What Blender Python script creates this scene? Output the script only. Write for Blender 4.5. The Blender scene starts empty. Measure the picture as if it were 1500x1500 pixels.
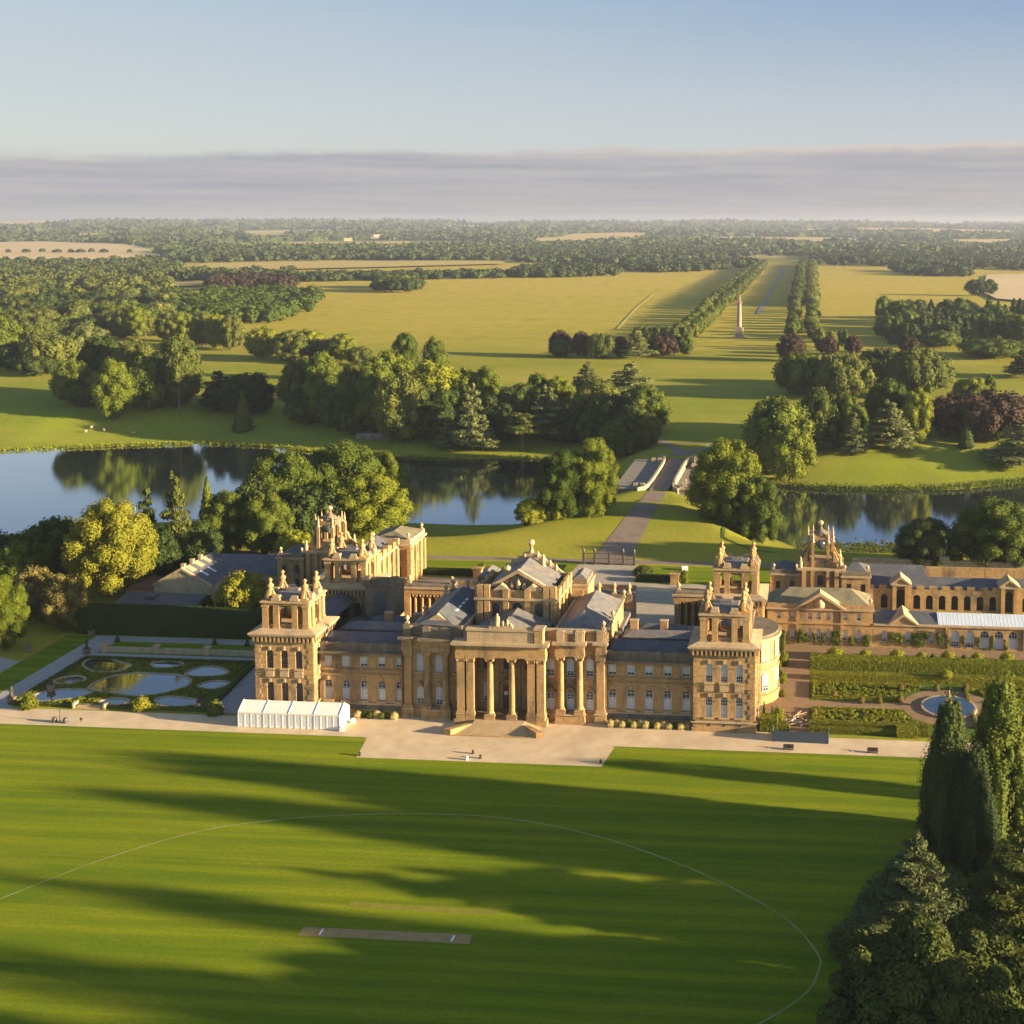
import bpy, math, random
import numpy as np
from mathutils import Vector, Matrix

S = bpy.context.scene
C = S.collection
R = math.radians
random.seed(7)
RNG = np.random.default_rng(7)

# ------------------------------------------------------------------ camera
FPX, PCX, PITCH, YAW, ROLL = 1750.0, 1073.0, R(3.9), R(4.15), R(0.28)
PCY = 325 + FPX * math.tan(PITCH)
CAM = np.array([68.463, -250.738, 110.0])
FW = np.array([-math.sin(YAW) * math.cos(PITCH), math.cos(YAW) * math.cos(PITCH), -math.sin(PITCH)])
R0 = np.array([math.cos(YAW), math.sin(YAW), 0.0])
U0 = np.cross(R0, FW)
RT = math.cos(ROLL) * R0 + math.sin(ROLL) * U0
UP = -math.sin(ROLL) * R0 + math.cos(ROLL) * U0
cd = bpy.data.cameras.new('camera')
cam = bpy.data.objects.new('camera', cd)
C.objects.link(cam)
M = Matrix.Identity(4)
for i in range(3):
    M[i][0], M[i][1], M[i][2], M[i][3] = RT[i], UP[i], -FW[i], CAM[i]
cam.matrix_world = M
cd.sensor_width = 36
cd.lens = 36 * FPX / 1500
cd.shift_x = -(PCX - 750) / 1500
cd.shift_y = -(750 - PCY) / 1500
cd.clip_start = 1
cd.clip_end = 90000
S.camera = cam

# ------------------------------------------------------------------ sky, sun, exposure
SUN_EL, SUN_AZ = R(9.8), R(97.3)          # azimuth clockwise from north (+Y)
EXPOSURE = 2.24
S.view_settings.view_transform = 'Standard'
S.view_settings.look = 'None'
S.view_settings.exposure = EXPOSURE
S.view_settings.gamma = 1
S.cycles.max_bounces = 6
S.cycles.diffuse_bounces = 3
S.cycles.glossy_bounces = 3
S.cycles.transmission_bounces = 2
S.cycles.transparent_max_bounces = 4
S.cycles.volume_bounces = 0
S.cycles.use_denoising = True
S.cycles.sample_clamp_indirect = 6


class NT:
    """small helper for node trees"""
    def __init__(self, tree):
        self.t = tree
        tree.nodes.clear()

    def n(self, typ, **kw):
        nd = self.t.nodes.new(typ)
        for k, v in kw.items():
            if k.startswith('i_'):
                nd.inputs[k[2:].replace('_', ' ')].default_value = v
            else:
                setattr(nd, k, v)
        return nd

    def l(self, a, ao, b, bi):
        self.t.links.new(a.outputs[ao], b.inputs[bi])

    def math(self, op, a, b=None, clamp=False):
        nd = self.t.nodes.new('ShaderNodeMath')
        nd.operation = op
        nd.use_clamp = clamp
        for k, v in enumerate((a, b)):
            if v is None:
                continue
            if isinstance(v, (int, float)):
                nd.inputs[k].default_value = v
            else:
                self.t.links.new(v, nd.inputs[k])
        return nd.outputs[0]

    def mix(self, fac, a, b, blend='MIX'):
        nd = self.t.nodes.new('ShaderNodeMix')
        nd.data_type = 'RGBA'
        nd.blend_type = blend
        for k, v in ((0, fac), (6, a), (7, b)):
            if isinstance(v, (int, float)):
                nd.inputs[k].default_value = v
            elif isinstance(v, tuple):
                nd.inputs[k].default_value = (*v[:3], 1)
            else:
                self.t.links.new(v, nd.inputs[k])
        return nd.outputs[2]

    def ramp(self, fac, stops, interp='LINEAR'):
        nd = self.t.nodes.new('ShaderNodeValToRGB')
        cr = nd.color_ramp
        cr.interpolation = interp
        while len(cr.elements) < len(stops):
            cr.elements.new(0.5)
        for e, (p, c) in zip(cr.elements, stops):
            e.position = p
            e.color = (c, c, c, 1) if isinstance(c, (int, float)) else (*c[:3], 1)
        self.t.links.new(fac, nd.inputs[0])
        return nd.outputs[0]

    def noise(self, vec, scale, detail=3.0, rough=0.55, sx=1, sy=1, sz=1):
        if (sx, sy, sz) != (1, 1, 1):
            mp = self.t.nodes.new('ShaderNodeMapping')
            mp.inputs['Scale'].default_value = (sx, sy, sz)
            self.t.links.new(vec, mp.inputs[0])
            vec = mp.outputs[0]
        nd = self.t.nodes.new('ShaderNodeTexNoise')
        nd.inputs['Scale'].default_value = scale
        nd.inputs['Detail'].default_value = detail
        nd.inputs['Roughness'].default_value = rough
        self.t.links.new(vec, nd.inputs['Vector'])
        return nd.outputs[0]


W = bpy.data.worlds.new('World')
S.world = W
W.use_nodes = True
k = NT(W.node_tree)
sky = k.n('ShaderNodeTexSky', sky_type='NISHITA', sun_disc=False, sun_elevation=SUN_EL, sun_rotation=SUN_AZ,
          altitude=150, air_density=1.0, dust_density=1.2, ozone_density=1.6)
sv = k.mix(1.0, sky.outputs[0], (0.10, 0.10, 0.10), 'MULTIPLY')
tc = k.n('ShaderNodeTexCoord')
sp = k.n('ShaderNodeSeparateXYZ')
k.l(tc, 'Generated', sp, 0)
el = sp.outputs[2]
xx = sp.outputs[0]
# the cloud deck low over the horizon: soft grey-mauve layer with a ragged lighter rim
cs = 1.0 / (2 ** EXPOSURE)


def rgb(r, g, b):
    """a colour as the photograph shows it, as sky radiance before exposure"""
    return tuple((c / 12.92 if c <= 0.04045 else ((c + 0.055) / 1.055) ** 2.4) * cs for c in (r / 255, g / 255, b / 255))


gen = tc.outputs['Generated']
n1 = k.noise(gen, 4.0, 5.0, 0.6, 1, 1, 10)
n2 = k.noise(gen, 7.0, 6.0, 0.62, 1, 1, 16)
n3 = k.noise(gen, 16.0, 6.0, 0.68, 1, 1, 3)
top = k.math('ADD', k.math('MULTIPLY', n1, 0.016), k.math('MULTIPLY', xx, 0.020))
top = k.math('ADD', k.math('ADD', top, 0.0470), k.math('MULTIPLY', n3, 0.0125))
d = k.math('SUBTRACT', top, el)
side = k.math('MULTIPLY', k.math('ADD', xx, 0.66), 1.2, True)      # 0 far left of the view, 1 at its right
soft = k.math('ADD', k.math('MULTIPLY', side, 200.0), 60.0)
mask = k.ramp(k.math('MULTIPLY', k.math('ADD', d, 0.003), soft, True), [(0, 0.0), (1, 1.0)], 'EASE')
rim = k.math('MULTIPLY', k.ramp(k.math('MULTIPLY', d, 95.0, True), [(0, 1.0), (0.6, 0.2), (1, 0.0)]), k.ramp(side, [(0.3, 0.1), (0.75, 0.85)]))
low = k.math('MULTIPLY', el, 24.0, True)
deepL = k.mix(low, rgb(178, 177, 182), rgb(176, 177, 187))
deepR = k.mix(low, rgb(194, 184, 177), rgb(174, 172, 177))
deep = k.mix(side, deepL, deepR)
deep = k.mix(k.ramp(n2, [(0.36, 0.0), (0.66, 0.9)]), deep, rgb(190, 186, 188))
n4 = k.noise(gen, 6.0, 6.0, 0.65, 1, 1, 26)
deep = k.mix(k.ramp(n4, [(0.44, 0.0), (0.66, 0.75)]), deep, rgb(157, 160, 173))
cloud = k.mix(rim, deep, rgb(222, 208, 198))
hl = k.ramp(k.math('MULTIPLY', el, 2.0, True), [(0.05, rgb(206, 206, 196)), (0.12, rgb(206, 212, 210)), (0.22, rgb(197, 207, 212)), (0.34, rgb(182, 200, 213)), (0.55, rgb(126, 160, 198)), (0.8, rgb(82, 114, 156)), (1, rgb(60, 90, 132))])
hr = k.ramp(k.math('MULTIPLY', el, 2.0, True), [(0.08, rgb(200, 198, 196)), (0.15, rgb(192, 199, 206)), (0.24, rgb(174, 187, 203)), (0.34, rgb(146, 170, 199)), (0.55, rgb(104, 144, 192)), (0.8, rgb(84, 118, 166)), (1, rgb(70, 102, 146))])
high = k.mix(side, hl, hr)
north = k.ramp(k.math('ADD', k.math('MULTIPLY', sp.outputs[1], 0.5), 0.5), [(0.35, 0.40), (0.80, 0.96)])
sv2 = k.mix(north, sv, high)
cirr = k.ramp(k.noise(gen, 2.6, 6.0, 0.6, 1, 1, 7), [(0.45, 0.0), (0.75, 0.35)])
sv2 = k.mix(cirr, sv2, rgb(198, 204, 210))
fin = k.mix(k.math('MULTIPLY', mask, 0.90), sv2, cloud)
bg = k.n('ShaderNodeBackground')
k.t.links.new(fin, bg.inputs[0])
bg.inputs[1].default_value = 1.0
wo = k.n('ShaderNodeOutputWorld')
k.l(bg, 0, wo, 0)

sl = bpy.data.lights.new('sun', 'SUN')
sl.energy = 5.0
sl.angle = R(0.9)
sl.color = (1.0, 0.79, 0.49)
so = bpy.data.objects.new('sun', sl)
C.objects.link(so)
SD = Vector((math.sin(SUN_AZ) * math.cos(SUN_EL), math.cos(SUN_AZ) * math.cos(SUN_EL), math.sin(SUN_EL)))
so.rotation_euler = SD.to_track_quat('Z', 'Y').to_euler()
so.location = (300, -40, 120)


# ------------------------------------------------------------------ helpers: objects
def tag(o, label=None, cat=None, group=None, kind=None):
    if label: o['label'] = label
    if cat: o['category'] = cat
    if group: o['group'] = group
    if kind: o['kind'] = kind
    return o


def empty(name, loc=(0, 0, 0), rz=0, label=None, cat=None, group=None):
    o = bpy.data.objects.new(name, None)
    C.objects.link(o)
    o.location = loc
    o.rotation_euler = (0, 0, rz)
    o.empty_display_size = 1
    return tag(o, label, cat, group)


def copy_tree(o, parent=None):
    c = o.copy()
    C.objects.link(c)
    if parent is not None:
        c.parent = parent
    for ch in list(o.children):
        copy_tree(ch, c)
    return c


class Fr:
    """a wall frame: u along the wall, d outward, z up"""
    def __init__(self, x, y, ang):
        self.o = (x, y)
        self.n = (math.cos(ang), math.sin(ang))
        self.u = (-math.sin(ang), math.cos(ang))

    def p(self, u, d, z):
        return (self.o[0] + u * self.u[0] + d * self.n[0], self.o[1] + u * self.u[1] + d * self.n[1], z)


SOUTH, EAST, NORTH, WEST = R(-90), 0.0, R(90), R(180)


class MB:
    def __init__(self):
        self.v, self.f, self.m, self.sm = [], [], [], []

    def add(self, vs, fs, m=0, smooth=False):
        b = len(self.v)
        self.v.extend(vs)
        for f in fs:
            self.f.append(tuple(i + b for i in f))
            self.m.append(m)
            self.sm.append(smooth)
        return self

    def box(self, x0, x1, y0, y1, z0, z1, m=0, fr=None, taper=0.0):
        t = taper
        pts = [(x0, y0, z0), (x1, y0, z0), (x1, y1, z0), (x0, y1, z0),
               (x0 + t, y0 + t, z1), (x1 - t, y0 + t, z1), (x1 - t, y1 - t, z1), (x0 + t, y1 - t, z1)]
        if fr: pts = [fr.p(*q) for q in pts]
        return self.add(pts, [(3, 2, 1, 0), (4, 5, 6, 7), (0, 1, 5, 4), (1, 2, 6, 5), (2, 3, 7, 6), (3, 0, 4, 7)], m)

    def prism(self, poly, z0, z1, m=0, top=None):
        """vertical prism over a ccw polygon; top: other polygon for the upper ring"""
        n = len(poly)
        tp = top or poly
        vs = [(x, y, z0) for x, y in poly] + [(x, y, z1) for x, y in tp]
        fs = [tuple(range(n - 1, -1, -1)), tuple(range(n, 2 * n))]
        fs += [(i, (i + 1) % n, n + (i + 1) % n, n + i) for i in range(n)]
        return self.add(vs, fs, m)

    def fprism(self, poly, d0, d1, fr, m=0):
        """prism of a (u,z) polygon between depths d0 < d1 of a frame"""
        n = len(poly)
        vs = [fr.p(u, d0, z) for u, z in poly] + [fr.p(u, d1, z) for u, z in poly]
        fs = [tuple(range(n - 1, -1, -1)), tuple(range(n, 2 * n))]
        fs += [(i, (i + 1) % n, n + (i + 1) % n, n + i) for i in range(n)]
        return self.add(vs, fs, m)

    def lathe(self, x, y, prof, seg=16, m=0, smooth=True, sq=False):
        """prof: (r, z) from bottom to top"""
        vs, fs = [], []
        if sq: seg = 4
        for r, z in prof:
            for i in range(seg):
                a = 2 * math.pi * (i + (0.5 if sq else 0)) / seg
                rr = r * (math.sqrt(2) if sq else 1)
                vs.append((x + rr * math.cos(a), y + rr * math.sin(a), z))
        n = len(prof)
        for j in range(n - 1):
            for i in range(seg):
                a, b = j * seg + i, j * seg + (i + 1) % seg
                fs.append((a, b, b + seg, a + seg))
        self.add(vs, fs, m, smooth and not sq)
        self.add(vs[:seg], [tuple(range(seg - 1, -1, -1))], m)
        self.add(vs[-seg:], [tuple(range(seg))], m)
        return self

    def tube(self, pts, r, seg=5, m=0, r1=None):
        pts = [Vector(p) for p in pts]
        n = len(pts)
        vs, fs = [], []
        for j, p in enumerate(pts):
            t = (pts[min(j + 1, n - 1)] - pts[max(j - 1, 0)]).normalized()
            a = t.cross(Vector((0, 0, 1)) if abs(t.z) < 0.95 else Vector((1, 0, 0))).normalized()
            b = t.cross(a)
            rr = r if r1 is None else r + (r1 - r) * j / (n - 1)
            for i in range(seg):
                w = 2 * math.pi * i / seg
                vs.append(tuple(p + a * (rr * math.cos(w)) + b * (rr * math.sin(w))))
        for j in range(n - 1):
            for i in range(seg):
                a, b = j * seg + i, j * seg + (i + 1) % seg
                fs.append((a, a + seg, b + seg, b))
        return self.add(vs, fs, m, True)

    def gable(self, x0, x1, y0, y1, z0, z1, axis='x', hip0=0, hip1=0, m=0, over=0.0):
        """pitched roof solid; ridge along axis; hip0/hip1 = inset of the ridge ends"""
        if axis == 'x':
            ym = (y0 + y1) / 2
            vs = [(x0, y0, z0), (x1, y0, z0), (x1, y1, z0), (x0, y1, z0), (x0 + hip0, ym, z1), (x1 - hip1, ym, z1)]
            fs = [(3, 2, 1, 0), (0, 1, 5, 4), (2, 3, 4, 5), (1, 2, 5), (3, 0, 4)]
        else:
            xm = (x0 + x1) / 2
            vs = [(x0, y0, z0), (x1, y0, z0), (x1, y1, z0), (x0, y1, z0), (xm, y0 + hip0, z1), (xm, y1 - hip1, z1)]
            fs = [(3, 2, 1, 0), (1, 2, 5, 4), (3, 0, 4, 5), (0, 1, 4), (2, 3, 5)]
        return self.add(vs, fs, m)

    def build(self, name, mats, parent=None, loc=None):
        me = bpy.data.meshes.new(name)
        me.from_pydata(self.v, [], self.f)
        if not isinstance(mats, (list, tuple)): mats = [mats]
        for mm in mats: me.materials.append(mm)
        me.polygons.foreach_set('material_index', self.m)
        me.polygons.foreach_set('use_smooth', self.sm)
        me.update()
        o = bpy.data.objects.new(name, me)
        C.objects.link(o)
        if parent is not None: o.parent = parent
        if loc is not None: o.location = loc
        return o


def np_mesh(name, verts, faces, mats, smooth=False, midx=None):
    """fast mesh from arrays; faces (n,4) or (n,3)"""
    me = bpy.data.meshes.new(name)
    nv, (nf, k_) = len(verts), faces.shape
    me.vertices.add(nv)
    me.vertices.foreach_set('co', np.asarray(verts, np.float32).ravel())
    me.loops.add(nf * k_)
    me.loops.foreach_set('vertex_index', faces.astype(np.int32).ravel())
    me.polygons.add(nf)
    me.polygons.foreach_set('loop_start', (np.arange(nf) * k_).astype(np.int32))
    me.polygons.foreach_set('loop_total', np.full(nf, k_, np.int32))
    for mm in (mats if isinstance(mats, (list, tuple)) else [mats]): me.materials.append(mm)
    if midx is not None: me.polygons.foreach_set('material_index', midx.astype(np.int32))
    me.polygons.foreach_set('use_smooth', np.full(nf, smooth))
    me.update(calc_edges=True)
    return me


def link(name, me, parent=None, loc=None):
    o = bpy.data.objects.new(name, me)
    C.objects.link(o)
    if parent is not None: o.parent = parent
    if loc is not None: o.location = loc
    return o


# ------------------------------------------------------------------ terrain
LAKE_Z = -12.0
LAKE = [(-700, 150), (-420, 160), (-300, 172), (-245, 182), (-200, 205), (-150, 216), (-96, 214), (-70, 213), (-51, 216), (-44, 229),
        (-34, 240), (0, 243), (30, 240), (44, 226), (50, 206), (62, 190), (88, 185), (110, 193), (148, 205), (220, 200), (420, 190),
        (420, 300), (260, 318), (200, 322), (165, 313), (132, 296), (100, 291), (69, 291), (45, 297), (20, 300), (-14, 302), (-40, 325),
        (-74, 347), (-109, 344), (-157, 347), (-187, 351), (-227, 366), (-265, 371), (-313, 357), (-358, 339), (-450, 330), (-700, 340)]
LK = np.array(LAKE, float)


def lake_sd(x, y):
    """signed distance to the lake shore, negative on the water"""
    x, y = np.asarray(x, float), np.asarray(y, float)
    best = np.full(x.shape, 1e9)
    inside = np.zeros(x.shape, bool)
    n = len(LK)
    for i in range(n):
        (ax, ay), (bx, by) = LK[i], LK[(i + 1) % n]
        dx, dy = bx - ax, by - ay
        t = np.clip(((x - ax) * dx + (y - ay) * dy) / (dx * dx + dy * dy), 0, 1)
        best = np.minimum(best, np.hypot(x - ax - t * dx, y - ay - t * dy))
        c = (ay > y) != (by > y)
        with np.errstate(divide='ignore', invalid='ignore'):
            xi = ax + (y - ay) * dx / dy
        inside ^= c & (x < xi)
    return np.where(inside, -best, best)


def sstep(a, b, t):
    t = np.clip((t - a) / (b - a), 0, 1)
    return t * t * (3 - 2 * t)


def hmap(x, y):
    x, y = np.asarray(x, float), np.asarray(y, float)
    d = lake_sd(x, y)
    wd = 88 - 52 * sstep(80, 20, np.abs(x - 8)) * (y < 275)
    h = np.where(d < 0, -12.08 + np.maximum(d, -8) * 0.2, -12.08 + 0.5 * np.clip(d / 2.0, 0, 1) + 11.58 * sstep(0, 1, d / wd))
    # flat made-up ground of the palace terrace
    terr = sstep(172, 140, y) * sstep(-330, -150, x)
    h = h * (1 - terr)
    # the ridge that carries the drive to the bridge
    rid = sstep(46, 9, np.abs(x - 1)) * sstep(0, 14, d + 14 * (np.abs(x - 1) < 14)) * np.where(y < 272, sstep(243, 236, y), sstep(300, 306, y)) * (y > 120) * (y < 420)
    h = np.maximum(h, h * (1 - rid) + rid * -1.2)
    far = sstep(420, 900, y)
    h = h + far * (1.5 * np.sin(x / 310 + 0.5) * np.sin(y / 420) )
    r = np.hypot(x - CAM[0], y - CAM[1])
    hill = sstep(5500, 17000, r) * (58 + 9 * np.sin(x / 2300 + 1) + 7 * np.sin(x / 900 + y / 1700) + 4 * np.sin(x / 410))
    return h + hill


def ray(px, py):
    return FW + (px - PCX) / FPX * RT - (py - PCY) / FPX * UP


def at(px, py, z=0.0):
    d_ = ray(px, py)
    t = (z - CAM[2]) / d_[2]
    return CAM + t * d_


def ground(px, py):
    """where the sight line of a photo pixel meets the terrain"""
    z = 0.0
    for _ in range(12):
        p = at(px, py, z)
        z = 0.5 * z + 0.5 * float(hmap(p[0], p[1]))
    p = at(px, py, z)
    return float(p[0]), float(p[1]), float(hmap(p[0], p[1]))


def height_at(x, y, py):
    """world height seen at photo row py above the point x,y"""
    lo, hi = -20.0, 120.0
    for _ in range(40):
        m = (lo + hi) / 2
        v = np.array([x, y, m]) - CAM
        if PCY - FPX * v.dot(UP) / v.dot(FW) > py: lo = m
        else: hi = m
    return lo


def depth(x, y, z=0.0):
    return float((np.array([x, y, z]) - CAM).dot(FW))


# ------------------------------------------------------------------ materials
def mat(name, c1, c2=None, scale=0.5, rough=0.85, spec=0.25, bump=0.0, bscale=3.0, sx=1, sy=1, sz=1, c3=None, s3=0.1, det=4.0, metal=0.0, f3=(0.5, 0.72), glob=True):
    m = bpy.data.materials.new(name)
    m.use_nodes = True
    k = NT(m.node_tree)
    out = k.n('ShaderNodeOutputMaterial')
    b = k.n('ShaderNodeBsdfPrincipled')
    k.l(b, 0, out, 0)
    b.inputs['Roughness'].default_value = rough
    b.inputs['Specular IOR Level'].default_value = spec
    b.inputs['Metallic'].default_value = metal
    if glob:
        vec = k.n('ShaderNodeNewGeometry').outputs['Position']
    else:
        vec = k.n('ShaderNodeTexCoord').outputs['Object']
    if c2 is None:
        b.inputs['Base Color'].default_value = (*c1, 1)
    else:
        n = k.noise(vec, scale, det, 0.6, sx, sy, sz)
        col = k.mix(k.ramp(n, [(0.32, 0.0), (0.68, 1.0)]), c1, c2)
        if c3 is not None:
            n3 = k.noise(vec, s3, 4.0, 0.65)
            col = k.mix(k.ramp(n3, [(f3[0], 0.0), (f3[1], 1.0)]), col, c3)
        k.t.links.new(col, b.inputs['Base Color'])
    if bump:
        bn = k.noise(vec, bscale, 3.0, 0.6)
        bp = k.n('ShaderNodeBump')
        bp.inputs['Strength'].default_value = bump
        bp.inputs['Distance'].default_value = 0.3
        k.t.links.new(bn, bp.inputs['Height'])
        k.l(bp, 0, b, 'Normal')
    return m


def stone(name, c1, c2, c3, course=0.62, amount=0.35):
    """ashlar: blocks differing in tone, thin joints, and weather stains"""
    m = bpy.data.materials.new(name)
    m.use_nodes = True
    k = NT(m.node_tree)
    out = k.n('ShaderNodeOutputMaterial')
    b = k.n('ShaderNodeBsdfPrincipled')
    b.inputs['Roughness'].default_value = 0.9
    b.inputs['Specular IOR Level'].default_value = 0.1
    k.l(b, 0, out, 0)
    pos = k.n('ShaderNodeNewGeometry').outputs['Position']
    s = k.n('ShaderNodeSeparateXYZ')
    k.t.links.new(pos, s.inputs[0])
    cb = k.n('ShaderNodeCombineXYZ')
    k.t.links.new(k.math('ADD', s.outputs[0], s.outputs[1]), cb.inputs[0])
    k.t.links.new(s.outputs[2], cb.inputs[1])
    br_ = k.n('ShaderNodeTexBrick')
    k.t.links.new(cb.outputs[0], br_.inputs['Vector'])
    br_.inputs['Color1'].default_value = (0.25, 0.25, 0.25, 1)
    br_.inputs['Color2'].default_value = (1, 1, 1, 1)
    br_.inputs['Mortar'].default_value = (0.1, 0.1, 0.1, 1)
    br_.inputs['Scale'].default_value = 1.0
    br_.inputs['Mortar Size'].default_value = 0.03
    br_.inputs['Brick Width'].default_value = course * 2.1
    br_.inputs['Row Height'].default_value = course
    col = k.mix(br_.outputs[0], c1, c2)
    n = k.noise(pos, 0.7, 5.0, 0.65)
    col = k.mix(k.ramp(n, [(0.38, 0.0), (0.66, 0.7)]), col, tuple(0.5 * (p + q) * 1.12 for p, q in zip(c1, c2)))
    n = k.noise(pos, 0.22, 5.0, 0.7, 1, 1, 0.45)
    col = k.mix(k.ramp(n, [(0.50, 0.0), (0.68, amount * 2)]), col, c3)
    n = k.noise(pos, 1.8, 4.0, 0.7)
    col = k.mix(k.ramp(n, [(0.55, 0.0), (0.75, amount)]), col, c3)
    n = k.noise(pos, 1.3, 4.0, 0.7, 1, 1, 0.1)
    col = k.mix(k.ramp(n, [(0.54, 0.0), (0.70, amount)]), col, tuple(q * 0.75 for q in c3))
    k.t.links.new(col, b.inputs['Base Color'])
    bp = k.n('ShaderNodeBump')
    bp.inputs['Strength'].default_value = 0.5
    bp.inputs['Distance'].default_value = 0.12
    k.t.links.new(k.math('ADD', k.noise(pos, 3.0, 4.0, 0.65), br_.outputs[0]), bp.inputs['Height'])
    k.l(bp, 0, b, 'Normal')
    return m


MT = {}
MT['stone'] = stone('honey_stone', (0.275, 0.165, 0.070), (0.43, 0.272, 0.122), (0.145, 0.105, 0.065), 0.62, 0.5)
MT['pale'] = stone('pale_stone', (0.32, 0.225, 0.13), (0.44, 0.32, 0.19), (0.19, 0.15, 0.105))
MT['grime'] = stone('weathered_stone', (0.12, 0.098, 0.075), (0.22, 0.165, 0.105), (0.070, 0.066, 0.062))
MT['slate'] = mat('slate', (0.055, 0.062, 0.075), (0.10, 0.10, 0.11), 1.4, 0.6, 0.3, 0.15, 4.0, sz=3, c3=(0.13, 0.115, 0.10), s3=0.4)
MT['lead'] = mat('lead_roof', (0.09, 0.09, 0.095), (0.16, 0.15, 0.14), 0.8, 0.6, 0.3, 0.1, 3.0, c3=(0.20, 0.16, 0.12), s3=0.3)
MT['stoneroof'] = mat('stone_slate_roof', (0.16, 0.14, 0.085), (0.24, 0.20, 0.12), 1.2, 0.9, 0.1, 0.2, 3.0, c3=(0.10, 0.10, 0.08), s3=0.3)
MT['glass'] = mat('window_glass', (0.035, 0.045, 0.06), (0.06, 0.07, 0.09), 1.2, 0.12, 0.6)
MT['blind'] = mat('white_blind', (0.52, 0.51, 0.50), (0.42, 0.42, 0.43), 1.5, 0.6, 0.3)
MT['white'] = mat('white_paint', (0.62, 0.60, 0.56), (0.72, 0.70, 0.66), 1.0, 0.6, 0.3)
MT['wood'] = mat('brown_door', (0.10, 0.055, 0.03), (0.16, 0.09, 0.05), 2.0, 0.6, 0.3)
MT['gold'] = mat('gilded_copper', (0.75, 0.48, 0.20), (0.85, 0.58, 0.28), 2.0, 0.35, 0.5, metal=0.6)
MT['iron'] = mat('dull_iron', (0.045, 0.04, 0.036), (0.075, 0.068, 0.06), 2.0, 0.5, 0.4)
MT['gravel'] = mat('pale_gravel', (0.47, 0.355, 0.225), (0.57, 0.44, 0.29), 0.25, 0.95, 0.05, 0.18, 4.0, c3=(0.40, 0.31, 0.205), s3=0.07, f3=(0.45, 0.75))
MT['courtgravel'] = mat('court_gravel', (0.30, 0.26, 0.20), (0.38, 0.32, 0.24), 0.5, 0.95, 0.05, 0.5, 2.5, c3=(0.24, 0.21, 0.17), s3=0.05)
MT['flag'] = mat('flagstones', (0.36, 0.25, 0.14), (0.44, 0.32, 0.19), 0.6, 0.9, 0.1, 0.2, 2.0)
MT['road'] = mat('buff_asphalt', (0.20, 0.15, 0.115), (0.25, 0.19, 0.15), 0.6, 0.95, 0.05, 0.4, 3.0, c3=(0.16, 0.125, 0.10), s3=0.08)
MT['gardenpath'] = mat('brown_path', (0.19, 0.125, 0.075), (0.25, 0.17, 0.10), 0.6, 0.95, 0.05, 0.4, 3.0)
MT['greypath'] = mat('grey_gravel_path', (0.26, 0.25, 0.24), (0.33, 0.31, 0.29), 0.6, 0.95, 0.05, 0.4, 3.0)
MT['hedge'] = mat('clipped_hedge', (0.035, 0.055, 0.012), (0.07, 0.095, 0.02), 1.5, 0.9, 0.1, 0.9, 2.5)
MT['boxhedge'] = mat('clipped_box', (0.10, 0.12, 0.012), (0.17, 0.18, 0.02), 1.5, 0.9, 0.1, 0.9, 2.5)
MT['goldyew'] = mat('golden_yew', (0.19, 0.17, 0.012), (0.28, 0.23, 0.02), 1.5, 0.9, 0.1, 0.9, 3.0)
MT['bedgreen'] = mat('bed_soil', (0.055, 0.085, 0.015), (0.09, 0.12, 0.02), 0.8, 0.95, 0.05, 0.6, 3.0)
MT['navy'] = mat('navy_hoarding', (0.035, 0.055, 0.085), (0.05, 0.07, 0.10), 0.8, 0.6, 0.3)
MT['tent'] = mat('white_canvas', (0.62, 0.56, 0.50), (0.68, 0.62, 0.55), 0.8, 0.6, 0.3)
MT['tentpanel'] = mat('grey_white_panel', (0.50, 0.48, 0.50), (0.58, 0.56, 0.57), 0.8, 0.5, 0.3)
MT['bark'] = mat('bark', (0.10, 0.075, 0.05), (0.16, 0.12, 0.085), 1.5, 0.95, 0.05, 0.5, 3.0)
MT['skylit'] = mat('white_glazed_roof', (0.42, 0.47, 0.55), (0.50, 0.55, 0.62), 0.6, 0.3, 0.5)
MT['bridge'] = stone('bridge_ashlar', (0.16, 0.142, 0.115), (0.23, 0.20, 0.165), (0.11, 0.10, 0.09))
MT['column'] = mat('pink_grey_stone', (0.25, 0.18, 0.14), (0.31, 0.23, 0.18), 0.5, 0.9, 0.1)
MT['dark'] = mat('dark_timber', (0.04, 0.03, 0.025), (0.06, 0.05, 0.04), 1.0, 0.7, 0.2)
MT['redroof'] = mat('red_tile', (0.16, 0.085, 0.06), (0.20, 0.11, 0.08), 1.0, 0.9, 0.1, 0.2, 3.0)
MT['rubble'] = mat('coursed_rubble', (0.30, 0.245, 0.15), (0.38, 0.31, 0.20), 0.9, 0.92, 0.1, 0.5, 2.0, c3=(0.22, 0.18, 0.12), s3=0.5)
MT['wool'] = mat('wool', (0.34, 0.27, 0.20), (0.42, 0.34, 0.26), 4.0, 0.95, 0.05)


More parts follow.
